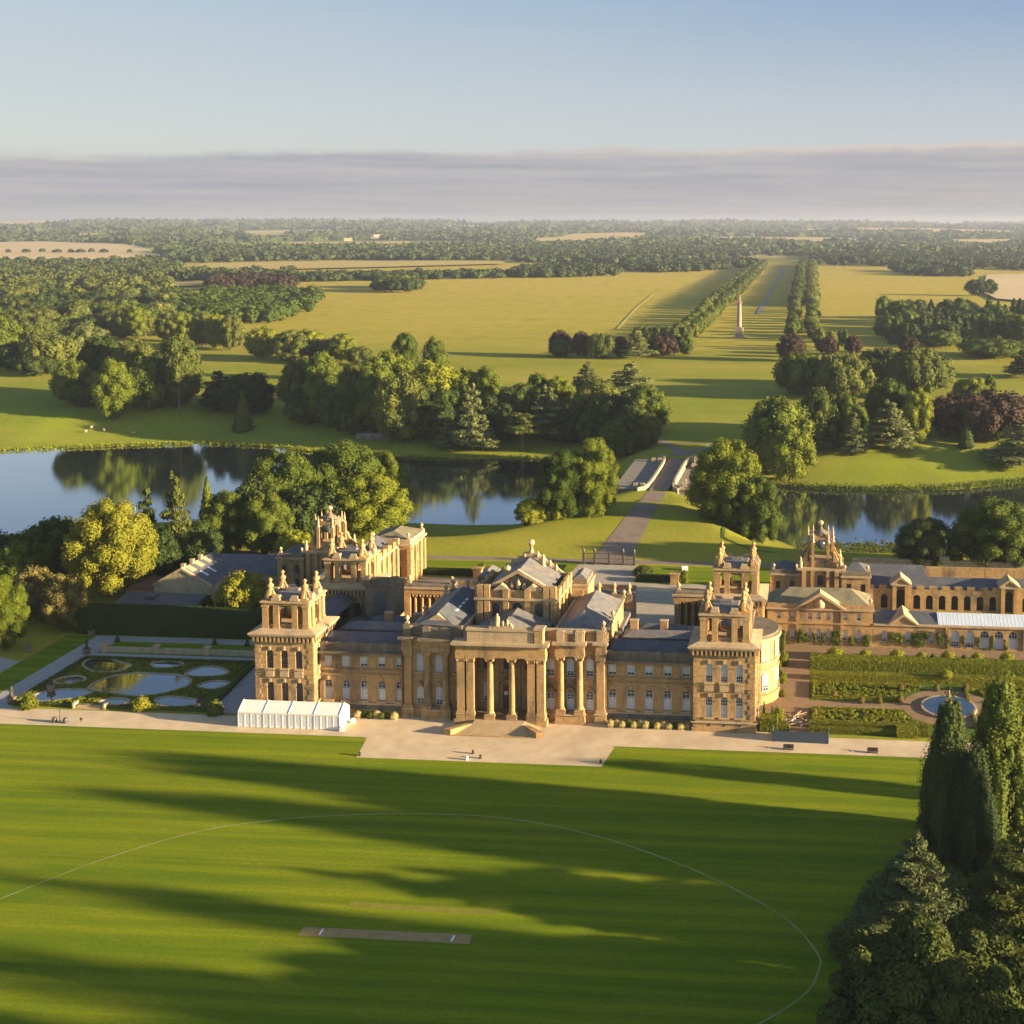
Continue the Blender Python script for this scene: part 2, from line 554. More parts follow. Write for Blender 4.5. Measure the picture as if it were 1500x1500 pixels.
def leaf_mat(name, a, b, hue=0.0, trans=0.25, glob_var=0.5):
    """foliage: colour differs leaf by leaf and tree by tree"""
    m = bpy.data.materials.new(name)
    m.use_nodes = True
    k = NT(m.node_tree)
    out = k.n('ShaderNodeOutputMaterial')
    g = k.n('ShaderNodeNewGeometry')
    oi = k.n('ShaderNodeObjectInfo')
    col = k.mix(g.outputs['Random Per Island'], a, b)
    n = k.noise(k.n('ShaderNodeTexCoord').outputs['Object'], 3.5, 2.0)
    col = k.mix(k.ramp(n, [(0.35, 0.0), (0.7, 0.45)]), col, tuple(0.5 * (p + q) * f for p, q, f in zip(a, b, (1.25, 1.1, 0.9))))
    hs = k.n('ShaderNodeHueSaturation')
    k.t.links.new(col, hs.inputs['Color'])
    k.t.links.new(k.math('ADD', k.math('MULTIPLY', oi.outputs['Random'], glob_var), 1 - glob_var * 0.5), hs.inputs['Value'])
    k.t.links.new(k.math('ADD', k.math('MULTIPLY', oi.outputs['Random'], -0.03), 0.515), hs.inputs['Hue'])
    df = k.n('ShaderNodeBsdfPrincipled')
    df.inputs['Roughness'].default_value = 0.8
    df.inputs['Specular IOR Level'].default_value = 0.15
    k.t.links.new(hs.outputs[0], df.inputs['Base Color'])
    tr = k.n('ShaderNodeBsdfTranslucent')
    k.t.links.new(hs.outputs[0], tr.inputs[0])
    mx = k.n('ShaderNodeMixShader')
    mx.inputs[0].default_value = trans
    k.l(df, 0, mx, 1)
    k.l(tr, 0, mx, 2)
    k.l(mx, 0, out, 0)
    return m


LF = {}
LF['green'] = leaf_mat('leaf_green', (0.040, 0.066, 0.008), (0.092, 0.120, 0.013))
LF['bright'] = leaf_mat('leaf_bright', (0.088, 0.115, 0.009), (0.165, 0.184, 0.014))
LF['gold'] = leaf_mat('leaf_gold', (0.095, 0.112, 0.009), (0.172, 0.172, 0.014))
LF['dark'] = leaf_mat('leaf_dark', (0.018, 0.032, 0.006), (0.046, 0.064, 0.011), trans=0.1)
LF['olive'] = leaf_mat('leaf_olive', (0.054, 0.072, 0.013), (0.106, 0.120, 0.022))
LF['blue'] = leaf_mat('needle_blue', (0.066, 0.084, 0.026), (0.125, 0.142, 0.044), trans=0.1)
LF['copper'] = leaf_mat('leaf_copper', (0.028, 0.020, 0.013), (0.054, 0.034, 0.019), trans=0.1)
LF['rust'] = leaf_mat('leaf_rust', (0.095, 0.082, 0.022), (0.150, 0.118, 0.030), trans=0.15)
LF['box'] = leaf_mat('leaf_box', (0.13, 0.15, 0.010), (0.26, 0.25, 0.018), glob_var=0.2)
LF['flower'] = leaf_mat('leaf_flower', (0.30, 0.27, 0.06), (0.55, 0.45, 0.22), glob_var=0.2)
LF['far'] = leaf_mat('leaf_far', (0.020, 0.035, 0.011), (0.048, 0.066, 0.016), trans=0.05)


# ------------------------------------------------------------------ ground
def ground_mat():
    m = bpy.data.materials.new('park_grass')
    m.use_nodes = True
    k = NT(m.node_tree)
    out = k.n('ShaderNodeOutputMaterial')
    b = k.n('ShaderNodeBsdfPrincipled')
    b.inputs['Roughness'].default_value = 0.95
    b.inputs['Specular IOR Level'].default_value = 0.05
    pos = k.n('ShaderNodeNewGeometry').outputs['Position']
    s = k.n('ShaderNodeSeparateXYZ')
    k.t.links.new(pos, s.inputs[0])
    y = s.outputs[1]
    wob = k.math('MULTIPLY', k.noise(pos, 0.006, 4.0), 260.0)
    yy = k.math('ADD', y, k.math('SUBTRACT', wob, 130.0))
    base = k.ramp(k.math('DIVIDE', k.math('ADD', yy, 200), 3400.0, True),
                  [(0.0, (0.13, 0.165, 0.012)), (0.08, (0.27, 0.265, 0.012)), (0.125, (0.21, 0.225, 0.016)), (0.175, (0.20, 0.245, 0.020)),
                   (0.25, (0.23, 0.23, 0.020)), (0.33, (0.38, 0.31, 0.032)), (0.60, (0.47, 0.35, 0.052)), (0.86, (0.45, 0.33, 0.06)), (1.0, (0.09, 0.10, 0.035))])
    n1 = k.noise(pos, 0.05, 5.0, 0.62)
    col = k.mix(k.ramp(n1, [(0.35, 0.0), (0.7, 0.55)]), base, (0.16, 0.165, 0.03))
    n2 = k.noise(pos, 0.012, 5.0, 0.6, 0.35, 1, 1)
    col = k.mix(k.ramp(n2, [(0.42, 0.0), (0.7, 0.5)]), col, (0.42, 0.31, 0.07))
    n3 = k.noise(pos, 0.6, 4.0, 0.6)
    col = k.mix(k.ramp(n3, [(0.3, 0.35), (0.6, 0.0)]), col, (0.09, 0.11, 0.015))
    # beyond the park: a patchwork of ripe and green fields
    vo = k.n('ShaderNodeTexVoronoi')
    vo.inputs['Scale'].default_value = 0.0013
    mp = k.n('ShaderNodeMapping')
    mp.inputs['Scale'].default_value = (1.0, 0.6, 0.0)
    k.t.links.new(pos, mp.inputs[0])
    k.l(mp, 0, vo, 'Vector')
    sc_ = k.n('ShaderNodeSeparateColor')
    k.l(vo, 'Color', sc_, 0)
    fld = k.ramp(sc_.outputs[0], [(0.0, (0.10, 0.12, 0.035)), (0.3, (0.14, 0.15, 0.04)), (0.5, (0.40, 0.31, 0.12)), (0.75, (0.48, 0.38, 0.20)), (0.9, (0.18, 0.18, 0.05))], 'CONSTANT')
    farm = k.ramp(k.math('DIVIDE', k.math('SUBTRACT', y, 3300), 600.0, True), [(0, 0.0), (1, 1.0)])
    col = k.mix(farm, col, fld)
    k.t.links.new(col, b.inputs['Base Color'])
    bn = k.noise(pos, 2.2, 5.0, 0.7)
    bp = k.n('ShaderNodeBump')
    bp.inputs['Strength'].default_value = 0.9
    bp.inputs['Distance'].default_value = 0.36
    k.t.links.new(bn, bp.inputs['Height'])
    k.l(bp, 0, b, 'Normal')
    k.l(b, 0, out, 0)
    return m


def axis_pts(lo, hi, a, b, step, g=1.06):
    pts = list(np.arange(a, b + step * 0.5, step))
    s = step
    while pts[-1] < hi:
        s *= g
        pts.append(pts[-1] + s)
    s = step
    pre = []
    v = a
    while v > lo:
        s *= g
        v -= s
        pre.append(v)
    return np.array(pre[::-1] + pts)


gx = axis_pts(-24000, 16000, -420, 240, 5.0)
gy = axis_pts(-700, 24000, 110, 440, 4.0)
GX, GY = np.meshgrid(gx, gy)
GZ = hmap(GX, GY)
nx, ny = len(gx), len(gy)
idx = np.arange(nx * ny).reshape(ny, nx)
fc = np.stack([idx[:-1, :-1], idx[:-1, 1:], idx[1:, 1:], idx[1:, :-1]], -1).reshape(-1, 4)
gm = np_mesh('ground', np.stack([GX, GY, GZ], -1).reshape(-1, 3), fc, ground_mat(), True)
tag(link('ground', gm), kind='structure')


def sheet(name, poly, z, m, parent=None, kind='structure'):
    """flat sheet over a polygon"""
    me = bpy.data.meshes.new(name)
    me.from_pydata([(x, y, z) for x, y in poly], [], [tuple(range(len(poly)))])
    me.materials.append(m)
    # face upwards
    if me.polygons[0].normal.z < 0: me.flip_normals()
    o = link(name, me, parent)
    if kind: o['kind'] = kind
    return o


def drape(name, poly, off, m, step=None, kind='structure'):
    """sheet that follows the terrain: a strip of cells clipped to the polygon by rows"""
    P = np.array(poly, float)
    lo, hi = P.min(0), P.max(0)
    st = step or max((hi - lo).max() / 60, 2.0)
    ys = np.linspace(lo[1], hi[1], max(3, int((hi[1] - lo[1]) / st) + 1))
    vs, fs = [], []
    nseg = max(4, int((hi[0] - lo[0]) / st) + 1)
    prev = None
    for yv in ys:
        yq = min(max(yv, lo[1] + 1e-3), hi[1] - 1e-3)
        xs = []
        for i in range(len(P)):
            (ax, ay), (bx, by) = P[i], P[(i + 1) % len(P)]
            if (ay > yq) != (by > yq): xs.append(ax + (yq - ay) * (bx - ax) / (by - ay))
        xs = [min(xs), max(xs)] if xs else [lo[0], lo[0]]
        xx_ = np.linspace(xs[0], xs[1], nseg)
        zz = hmap(xx_, np.full_like(xx_, yq)) + off
        b0 = len(vs)
        vs.extend(zip(xx_, np.full_like(xx_, yq), zz))
        if prev is not None:
            fs.extend((prev + i, prev + i + 1, b0 + i + 1, b0 + i) for i in range(nseg - 1))
        prev = b0
    me = bpy.data.meshes.new(name)
    me.from_pydata([tuple(map(float, v)) for v in vs], [], fs)
    me.materials.append(m)
    me.polygons.foreach_set('use_smooth', [True] * len(me.polygons))
    o = link(name, me)
    if kind: o['kind'] = kind
    return o


def lawn_mat():
    m = bpy.data.materials.new('mown_lawn')
    m.use_nodes = True
    k = NT(m.node_tree)
    out = k.n('ShaderNodeOutputMaterial')
    b = k.n('ShaderNodeBsdfPrincipled')
    b.inputs['Roughness'].default_value = 0.95
    b.inputs['Specular IOR Level'].default_value = 0.05
    pos = k.n('ShaderNodeNewGeometry').outputs['Position']
    st = k.noise(pos, 0.32, 2.0, 0.5, 0.02, 1, 0.01)
    col = k.mix(k.ramp(st, [(0.38, 0.0), (0.62, 1.0)]), (0.096, 0.148, 0.005), (0.176, 0.212, 0.007))
    n1 = k.noise(pos, 0.09, 5.0, 0.65, 0.5, 1, 1)
    col = k.mix(k.ramp(n1, [(0.42, 0.0), (0.75, 0.55)]), col, (0.235, 0.215, 0.014))
    sy_ = k.n('ShaderNodeSeparateXYZ')
    k.t.links.new(pos, sy_.inputs[0])
    band = k.math('SINE', k.math('ADD', k.math('MULTIPLY', sy_.outputs[1], 1.55), k.math('MULTIPLY', k.noise(pos, 0.03, 2.0), 5.0)))
    col = k.mix(k.ramp(k.math('ADD', k.math('MULTIPLY', band, 0.5), 0.5), [(0.40, 0.0), (0.60, 0.30)]), col, (0.075, 0.118, 0.006))
    dry = k.noise(pos, 0.35, 6.0, 0.75, 0.4, 1, 1)
    col = k.mix(k.ramp(dry, [(0.58, 0.0), (0.74, 0.6)]), col, (0.26, 0.22, 0.03))
    n2 = k.noise(pos, 1.4, 5.0, 0.75)
    col = k.mix(k.ramp(n2, [(0.34, 0.45), (0.58, 0.0)]), col, (0.065, 0.095, 0.008))
    k.t.links.new(col, b.inputs['Base Color'])
    bn = k.noise(pos, 7.0, 4.0, 0.7)
    bp = k.n('ShaderNodeBump')
    bp.inputs['Strength'].default_value = 0.9
    bp.inputs['Distance'].default_value = 0.14
    k.t.links.new(bn, bp.inputs['Height'])
    k.l(bp, 0, b, 'Normal')
    k.l(b, 0, out, 0)
    return m


LAWN = lawn_mat()
sheet('south_lawn', [(-260, -330), (260, -330), (260, -9.2), (25.9, -9.2), (26.6, -9.8), (25.5, -18.7), (-25.3, -18.7), (-26.6, -9.6), (-27.6, -9.2), (-260, -9.2)], 0.012, LAWN)
sheet('terrace_gravel', [(-150, -9.2), (-27.6, -9.2), (-26.6, -9.6), (-25.3, -18.7), (25.5, -18.7), (26.6, -9.8), (25.9, -9.2), (150, -9.2), (150, -1.6), (62, -1.2), (56, 4), (-60, 4), (-60, -0.9), (-150, -0.9)], 0.016, MT['gravel'])


def lake_mat():
    m = bpy.data.materials.new('lake_water')
    m.use_nodes = True
    k = NT(m.node_tree)
    out = k.n('ShaderNodeOutputMaterial')
    pos = k.n('ShaderNodeNewGeometry').outputs['Position']
    df = k.n('ShaderNodeBsdfDiffuse')
    df.inputs[0].default_value = (0.02, 0.03, 0.03, 1)
    gl = k.n('ShaderNodeBsdfGlossy')
    gl.inputs['Roughness'].default_value = 0.04
    gl.inputs['Color'].default_value = (0.86, 0.88, 0.92, 1)
    fr = k.n('ShaderNodeFresnel')
    fr.inputs[0].default_value = 1.9
    bn = k.noise(pos, 0.5, 4.0, 0.6, 0.4, 1.6, 1)
    bp = k.n('ShaderNodeBump')
    bp.inputs['Strength'].default_value = 0.05
    bp.inputs['Distance'].default_value = 0.3
    k.t.links.new(bn, bp.inputs['Height'])
    k.l(bp, 0, gl, 'Normal')
    mx = k.n('ShaderNodeMixShader')
    k.t.links.new(k.math('MULTIPLY', fr.outputs[0], 1.9, True), mx.inputs[0])
    k.l(df, 0, mx, 1)
    k.l(gl, 0, mx, 2)
    k.l(mx, 0, out, 0)
    return m


WATER = lake_mat()
sheet('lake', [(x, y) for x, y in LAKE], LAKE_Z, WATER)

# ------------------------------------------------------------------ walls and windows
def arc(uc, w, zs, n=8):
    """points of a round arch from right springing to left springing"""
    return [(uc + w / 2 * math.cos(math.pi * i / n), zs + w / 2 * math.sin(math.pi * i / n)) for i in range(n + 1)]


def wall(mb, fr, u0, u1, z0, z1, ops, m=0, rev=0.5):
    """wall face with real openings; ops: (uc, w, zb, zt, arched)"""
    us = sorted({u0, u1, *[o[0] - o[1] / 2 for o in ops], *[o[0] + o[1] / 2 for o in ops]})
    zs = sorted({z0, z1, *[o[2] for o in ops], *[o[3] for o in ops]})
    for a, b in zip(us, us[1:]):
        for c, d in zip(zs, zs[1:]):
            mu, mz = (a + b) / 2, (c + d) / 2
            if any(abs(mu - o[0]) < o[1] / 2 and o[2] < mz < o[3] for o in ops): continue
            mb.add([fr.p(a, 0, c), fr.p(b, 0, c), fr.p(b, 0, d), fr.p(a, 0, d)], [(0, 1, 2, 3)], m)
    for uc, w, zb, zt, ar in ops:
        a, b = uc - w / 2, uc + w / 2
        if ar:
            zs_ = zt - w / 2
            pts = arc(uc, w, zs_)
            h = len(pts) // 2
            mb.add([fr.p(b, 0, zt)] + [fr.p(u, 0, z) for u, z in pts[:h + 1][::-1]], [tuple(range(h + 2))], m)
            mb.add([fr.p(a, 0, zt)] + [fr.p(u, 0, z) for u, z in pts[h:][::-1]], [tuple(range(len(pts) - h + 1))], m)
            ring = [(a, zb), (b, zb)] + pts
        else:
            ring = [(a, zb), (b, zb), (b, zt), (a, zt)]
        n = len(ring)
        vs = [fr.p(u, 0, z) for u, z in ring] + [fr.p(u, -rev, z) for u, z in ring]
        mb.add(vs, [(i, i + n, (i + 1) % n + n, (i + 1) % n) for i in range(n)], m)


GLS = [MT['white'], MT['glass'], MT['blind'], MT['grime']]


def window(parent, fr, uc, w, zb, zt, ar=True, style='dark', d=-0.42, name='window', bars=(1, 3), seed=0):
    """sash window set back in its opening: frame, glazing bars, panes, blind"""
    mb = MB()
    t = 0.13
    a, b = uc - w / 2, uc + w / 2
    ring = [(a, zb), (b, zb)] + (arc(uc, w, zt - w / 2) if ar else [(b, zt), (a, zt)])
    fm = 3 if style == 'dark' else 0
    # panes: lower glass, upper blind
    if style == 'dark': cut = zt + 1
    elif style == 'blind': cut = zb - 1
    elif style == 'half': cut = zb + (zt - zb) * random.choice((0.25, 0.32, 0.3))
    else: cut = zb + (zt - zb) * 0.55           # 'fan': blind below, dark fanlight above
    mb.add([fr.p(u, d - 0.05, z) for u, z in ring], [tuple(range(len(ring)))], 1)
    if style == 'blind':
        mb.add([fr.p(u * 0.999 + uc * 0.001, d - 0.02, z) for u, z in ring], [tuple(range(len(ring)))], 2)
    elif style == 'half':
        rr = [(a, cut), (b, cut)] + [q for q in ring[2:]]
        mb.add([fr.p(u, d - 0.02, z) for u, z in rr], [tuple(range(len(rr)))], 2)
    elif style == 'fan':
        rr = [(a, zb), (b, zb), (b, cut), (a, cut)]
        mb.add([fr.p(u, d - 0.02, z) for u, z in rr], [(0, 1, 2, 3)], 2)
    # frame
    for x0, x1 in ((a, a + t), (b - t, b)):
        mb.box(x0, x1, d, d + 0.08, zb, zt - (w / 2 if ar else 0), fm, fr)
    mb.box(a + t, b - t, d, d + 0.08, zb, zb + t, fm, fr)
    if ar:
        po, pi = arc(uc, w, zt - w / 2), arc(uc, w - 2 * t, zt - w / 2)
        n = len(po)
        mb.add([fr.p(u, d + 0.08, z) for u, z in po] + [fr.p(u, d + 0.08, z) for u, z in pi],
               [(i, i + 1, n + i + 1, n + i) for i in range(n - 1)], fm)
    else:
        mb.box(a + t, b - t, d, d + 0.08, zt - t, zt, fm, fr)
    nu, nz = bars
    for i in range(1, nu + 1):
        u = a + w * i / (nu + 1)
        mb.box(u - 0.035, u + 0.035, d, d + 0.05, zb + t, zt - (0.15 if ar else t), fm, fr)
    for i in range(1, nz + 1):
        z = zb + (zt - zb) * i / (nz + 1)
        mb.box(a + t, b - t, d, d + 0.055, z - 0.035, z + 0.035, fm, fr)
    return mb.build(name, GLS, parent)


def column_mb(x, y, z0, z1, r, m=0, ped=0.0, seg=16):
    mb = MB()
    if ped:
        mb.box(x - r * 1.45, x + r * 1.45, y - r * 1.45, y + r * 1.45, z0, z0 + ped * 0.86, m)
        mb.box(x - r * 1.6, x + r * 1.6, y - r * 1.6, y + r * 1.6, z0 + ped * 0.86, z0 + ped, m)
        z0 += ped
    h = z1 - z0
    mb.box(x - r * 1.35, x + r * 1.35, y - r * 1.35, y + r * 1.35, z0, z0 + 0.3, m)
    mb.lathe(x, y, [(r * 1.3, z0 + 0.3), (r * 1.3, z0 + 0.5), (r * 1.05, z0 + 0.6), (r, z0 + 0.8), (r, z0 + h * 0.4), (r * 0.86, z1 - 1.5),
                    (r * 0.9, z1 - 1.4), (r * 0.95, z1 - 1.2), (r * 1.3, z1 - 0.35), (r * 1.35, z1 - 0.3)], seg, m)
    for sx in (-1, 1):
        for sy in (-1, 1):
            mb.lathe(x + sx * r * 1.0, y + sy * r * 1.0, [(0.1, z1 - 0.9), (0.32, z1 - 0.6), (0.25, z1 - 0.3)], 6, m)
    mb.box(x - r * 1.42, x + r * 1.42, y - r * 1.42, y + r * 1.42, z1 - 0.3, z1, m)
    return mb


def finial_mb(x, y, z, h=5.0, out=(0, 0), m=0):
    """scroll buttress base, ball and crown"""
    mb = MB()
    mb.box(x - 0.75, x + 0.75, y - 0.75, y + 0.75, z, z + h * 0.1, m)
    mb.box(x - 0.6, x + 0.6, y - 0.6, y + 0.6, z + h * 0.1, z + h * 0.26, m, taper=0.12)
    for dx, dy in ((1, 0), (-1, 0), (0, 1), (0, -1)):
        fr = Fr(x, y, math.atan2(dy, dx))
        mb.fprism([(0.35, z + h * 0.1), (1.3, z + h * 0.1), (1.25, z + h * 0.18), (0.95, z + h * 0.27), (0.7, z + h * 0.42), (0.3, z + h * 0.48)], -0.28, 0.28, fr, m)
    mb.lathe(x, y, [(0.62, z + h * 0.26), (0.5, z + h * 0.42), (0.66, z + h * 0.47), (0.4, z + h * 0.5), (0.74, z + h * 0.57), (0.8, z + h * 0.64),
                    (0.66, z + h * 0.7), (0.3, z + h * 0.75), (0.28, z + h * 0.82), (0.5, z + h * 0.88), (0.46, z + h * 0.93), (0.12, z + h)], 10, m)
    return mb


def urn_mb(x, y, z, h=1.6, m=0):
    mb = MB()
    mb.box(x - 0.32 * h / 1.6, x + 0.32 * h / 1.6, y - 0.32 * h / 1.6, y + 0.32 * h / 1.6, z, z + h * 0.25, m)
    s = h / 1.6
    mb.lathe(x, y, [(0.12 * s, z + h * 0.25), (0.16 * s, z + h * 0.35), (0.42 * s, z + h * 0.6), (0.45 * s, z + h * 0.75), (0.2 * s, z + h * 0.82), (0.24 * s, z + h * 0.9), (0.03, z + h)], 10, m)
    return mb


def figure_mb(x, y, z, h=2.4, m=0, ang=0.0):
    """draped standing statue"""
    mb = MB()
    s = h / 2.4
    mb.box(x - 0.42 * s, x + 0.42 * s, y - 0.42 * s, y + 0.42 * s, z, z + 0.35 * s, m)
    mb.lathe(x, y, [(0.34 * s, z + 0.35 * s), (0.32 * s, z + 0.8 * s), (0.27 * s, z + 1.3 * s), (0.34 * s, z + 1.75 * s), (0.30 * s, z + 1.95 * s), (0.1 * s, z + 2.05 * s),
                    (0.17 * s, z + 2.2 * s), (0.15 * s, z + 2.34 * s), (0.03, z + 2.4 * s)], 10, m)
    c, q = math.cos(ang), math.sin(ang)
    for sg in (-1, 1):
        mb.tube([(x + sg * 0.3 * c * s, y + sg * 0.3 * q * s, z + 1.9 * s), (x + sg * 0.5 * c * s, y + sg * 0.5 * q * s, z + 1.55 * s),
                 (x + sg * 0.38 * c * s + 0.2 * q, y + sg * 0.38 * q * s - 0.2 * c, z + 1.35 * s)], 0.1 * s, 5, m, 0.07 * s)
    return mb


SM = [MT['stone'], MT['pale'], MT['grime'], MT['lead'], MT['slate'], MT['gold'], MT['stoneroof'], MT['white']]

# ------------------------------------------------------------------ the palace
palace = empty('palace', (0, 0, 0), 0, 'honey stone baroque palace with four pinnacled corner towers and a columned portico', 'palace')


def belvedere(tw, cx, cy, z, hw, hd, h=6.3):
    """open arcaded attic on a tower"""
    mb = MB()
    p = 0.68
    ze = z + h * 0.84
    for sx in (-1, 1):
        for sy in (-1, 1):
            x, y = cx + sx * (hw - p), cy + sy * (hd - p)
            mb.box(x - p, x + p, y - p, y + p, z, ze, 0)
            mb.box(x - p - 0.12, x + p + 0.12, y - p - 0.12, y + p + 0.12, z, z + 0.5, 0)
            mb.box(x - p - 0.15, x + p + 0.15, y - p - 0.15, y + p + 0.15, ze - 0.45, ze, 0)
    for ang, half, ox, oy in ((SOUTH, hw, cx, cy - hd), (NORTH, hw, cx, cy + hd), (EAST, hd, cx + hw, cy), (WEST, hd, cx - hw, cy)):
        fr = Fr(ox, oy, ang)
        q = half * 0.40
        for s_ in (-1, 1):
            mb.box(s_ * q - 0.64, s_ * q + 0.64, -1.3, 0.05, z, ze, 0, fr)
            mb.box(s_ * q - 0.76, s_ * q + 0.76, -1.3, 0.15, z, z + 0.45, 0, fr)
            # stepped block and scroll over each inner pier
            mb.box(s_ * q - 1.0, s_ * q + 1.0, -1.3, 0.2, ze + h * 0.17, ze + h * 0.26, 1, fr)
            mb.box(s_ * q - 0.75, s_ * q + 0.75, -1.15, 0.05, ze + h * 0.26, ze + h * 0.34, 1, fr)
        w = 2 * (q - 0.64)
        a = arc(0, w, z + h * 0.52)
        mb.fprism([(w / 2, ze)] + a[:5], -1.0, -0.2, fr, 0)
        mb.fprism([(-w / 2, ze)] + a[4:][::1], -1.0, -0.2, fr, 0)
        mb.box(-w / 2, w / 2, -0.7, -0.5, z, z + 0.9, 0, fr)
        for s_ in (-1, 1):
            lo, hi = sorted((s_ * (q + 0.64), s_ * (half - 2 * p)))
            mb.box(lo, hi, -0.7, -0.5, z, z + 0.9, 0, fr)
    # entablature
    mb.box(cx - hw - 0.05, cx + hw + 0.05, cy - hd - 0.05, cy + hd + 0.05, ze, ze + h * 0.09, 0)
    mb.box(cx - hw - 0.4, cx + hw + 0.4, cy - hd - 0.4, cy + hd + 0.4, ze + h * 0.09, ze + h * 0.14, 1)
    mb.box(cx - hw - 0.1, cx + hw + 0.1, cy - hd - 0.1, cy + hd + 0.1, ze + h * 0.14, ze + h * 0.17, 0)
    mb.prism([(cx - hw + 0.8, cy - hd + 0.8), (cx + hw - 0.8, cy - hd + 0.8), (cx + hw - 0.8, cy + hd - 0.8), (cx - hw + 0.8, cy + hd - 0.8)],
             ze + h * 0.17, ze + h * 0.34, 3, [(cx - hw + 2.6, cy - hd + 2.6), (cx + hw - 2.6, cy - hd + 2.6), (cx + hw - 2.6, cy + hd - 2.6), (cx - hw + 2.6, cy + hd - 2.6)])
    mb.box(cx - 1.4, cx + 1.4, cy - 0.7, cy + 0.7, ze + h * 0.34, ze + h * 0.42, 3)
    mb.build('belvedere', SM, tw)
    for sx in (-1, 1):
        for sy in (-1, 1):
            finial_mb(cx + sx * (hw - 1.35), cy + sy * (hd - 1.35), ze + h * 0.17, 4.7).build('finial', MT['stone'], tw)


def tower(cx, y0, y1, style, faces):
    hw = 6.65
    mb = MB()
    x0, x1 = cx - hw, cx + hw
    for ang in (SOUTH, EAST, NORTH, WEST):
        if ang == SOUTH: fr, half = Fr(cx, y0, ang), hw
        elif ang == NORTH: fr, half = Fr(cx, y1, ang), hw
        elif ang == EAST: fr, half = Fr(x1, (y0 + y1) / 2, ang), (y1 - y0) / 2
        else: fr, half = Fr(x0, (y0 + y1) / 2, ang), (y1 - y0) / 2
        ops = []
        if ang in faces:
            st = (-3.3, 0.0, 3.3) if ang == SOUTH else (-2.6, 2.6)
            for u in st:
                ops += [(u, 1.55, 10.8, 15.0, True), (u, 1.55, 3.1, 7.75, True)]
        wall(mb, fr, -half, half, 2.3, 16.6, ops)
        # keystones and window surrounds
        for uc, w, zb, zt, ar in ops:
            mb.box(uc - 0.22, uc + 0.22, 0.0, 0.22, zt - 0.1, zt + 0.75, 1, fr)
            mb.box(uc - w / 2 - 0.3, uc + w / 2 + 0.3, 0.0, 0.3, zb - 0.35, zb, 1, fr)
            if zb > 9: mb.box(uc - 0.95, uc + 0.95, 0.0, 0.3, zb - 1.9, zb - 0.6, 1, fr)
        # string courses and banded corners
        for z in (2.5, 6.75, 9.4, 13.95):
            spans, e = [], -half - 0.09
            for uc, w, zb, zt, ar in sorted(ops):
                if zb < z < zt:
                    spans.append((e, uc - w / 2 - 0.02)); e = uc + w / 2 + 0.02
            spans.append((e, half + 0.09))
            for p, q in spans: mb.box(p, q, -0.1, 0.16, z, z + 0.22, 0, fr)
        for s_ in (-1, 1):
            for i in range(12):
                z = 2.75 + i * 1.15
                lo, hi = sorted((s_ * half, s_ * (half - (1.5 if i % 2 else 1.1))))
                if not (6.5 < z < 7.0 or 13.5 < z < 14.2 or 9.0 < z < 9.7): mb.box(lo, hi, 0.0, 0.09, z, z + 0.98, 0, fr)
        # plinth with basement lights
        mb.box(-half - 0.3, half + 0.3, -0.4, 0.35, 0, 0.9, 0, fr)
        mb.box(-half - 0.15, half + 0.15, -0.4, 0.12, 0.9, 1.95, 0, fr)
        mb.box(-half - 0.45, half + 0.45, -0.4, 0.5, 1.95, 2.3, 1, fr)
        # bracket course
        mb.box(-half - 0.1, half + 0.1, -0.5, 0.15, 16.6, 16.95, 0, fr)
        n = int(2 * half / 0.95)
        for i in range(n + 1):
            u = -half + 2 * half * i / n
            mb.fprism([(u - 0.2, 16.95), (u + 0.2, 16.95), (u + 0.2, 18.2), (u - 0.2, 18.2)], 0.0, 0.75, fr, 0)
        mb.box(-half, half, -0.5, 0.05, 16.95, 18.2, 2, fr)
    mb.box(x0 - 0.95, x1 + 0.95, y0 - 0.95, y1 + 0.95, 18.2, 18.55, 1)
    mb.box(x0 - 1.15, x1 + 1.15, y0 - 1.15, y1 + 1.15, 18.55, 18.9, 1)
    mb.prism([(x0 - 1.1, y0 - 1.1), (x1 + 1.1, y0 - 1.1), (x1 + 1.1, y1 + 1.1), (x0 - 1.1, y1 + 1.1)], 18.9, 19.5, 1,
             [(x0 + 1, y0 + 1), (x1 - 1, y0 + 1), (x1 - 1, y1 - 1), (x0 + 1, y1 - 1)])
    tw = mb.build('tower', SM, palace)
    for ang in faces:
        if ang == SOUTH: fr, st = Fr(cx, y0, ang), (-3.3, 0.0, 3.3)
        else: fr, st = Fr(x1 if ang == EAST else x0, (y0 + y1) / 2, ang), (-2.6, 2.6)
        for u in st:
            window(tw, fr, u, 1.55, 10.8, 15.0, True, style[0], bars=(2, 5))
            window(tw, fr, u, 1.55, 3.1, 7.75, True, style[1], bars=(2, 5))
    if SOUTH in faces and y0 < 5:
        fr = Fr(cx, y0, SOUTH)
        for u in (-3.3, 0, 3.3):
            m2 = MB().box(u - 0.35, u + 0.35, 0.1, 0.14, 1.1, 1.75, 1, fr)
            m2.box(u - 0.48, u + 0.48, 0.08, 0.13, 1.0, 1.85, 0, fr)
            m2.build('basement_light', [MT['pale'], MT['glass']], tw)
    belvedere(tw, cx, (y0 + y1) / 2 + (0.0), 19.4, 5.3, (y1 - y0) / 2 - 0.9)
    return tw


tower(-48.85, 0.0, 10.6, ('dark', 'dark'), (SOUTH, EAST))
tower(48.85, 0.0, 10.6, ('half', 'fan'), (SOUTH, EAST))
tower(-48.85, 33.6, 44.2, ('dark', 'dark'), (SOUTH, EAST))
tower(48.85, 33.6, 44.2, ('half', 'dark'), (SOUTH, EAST))

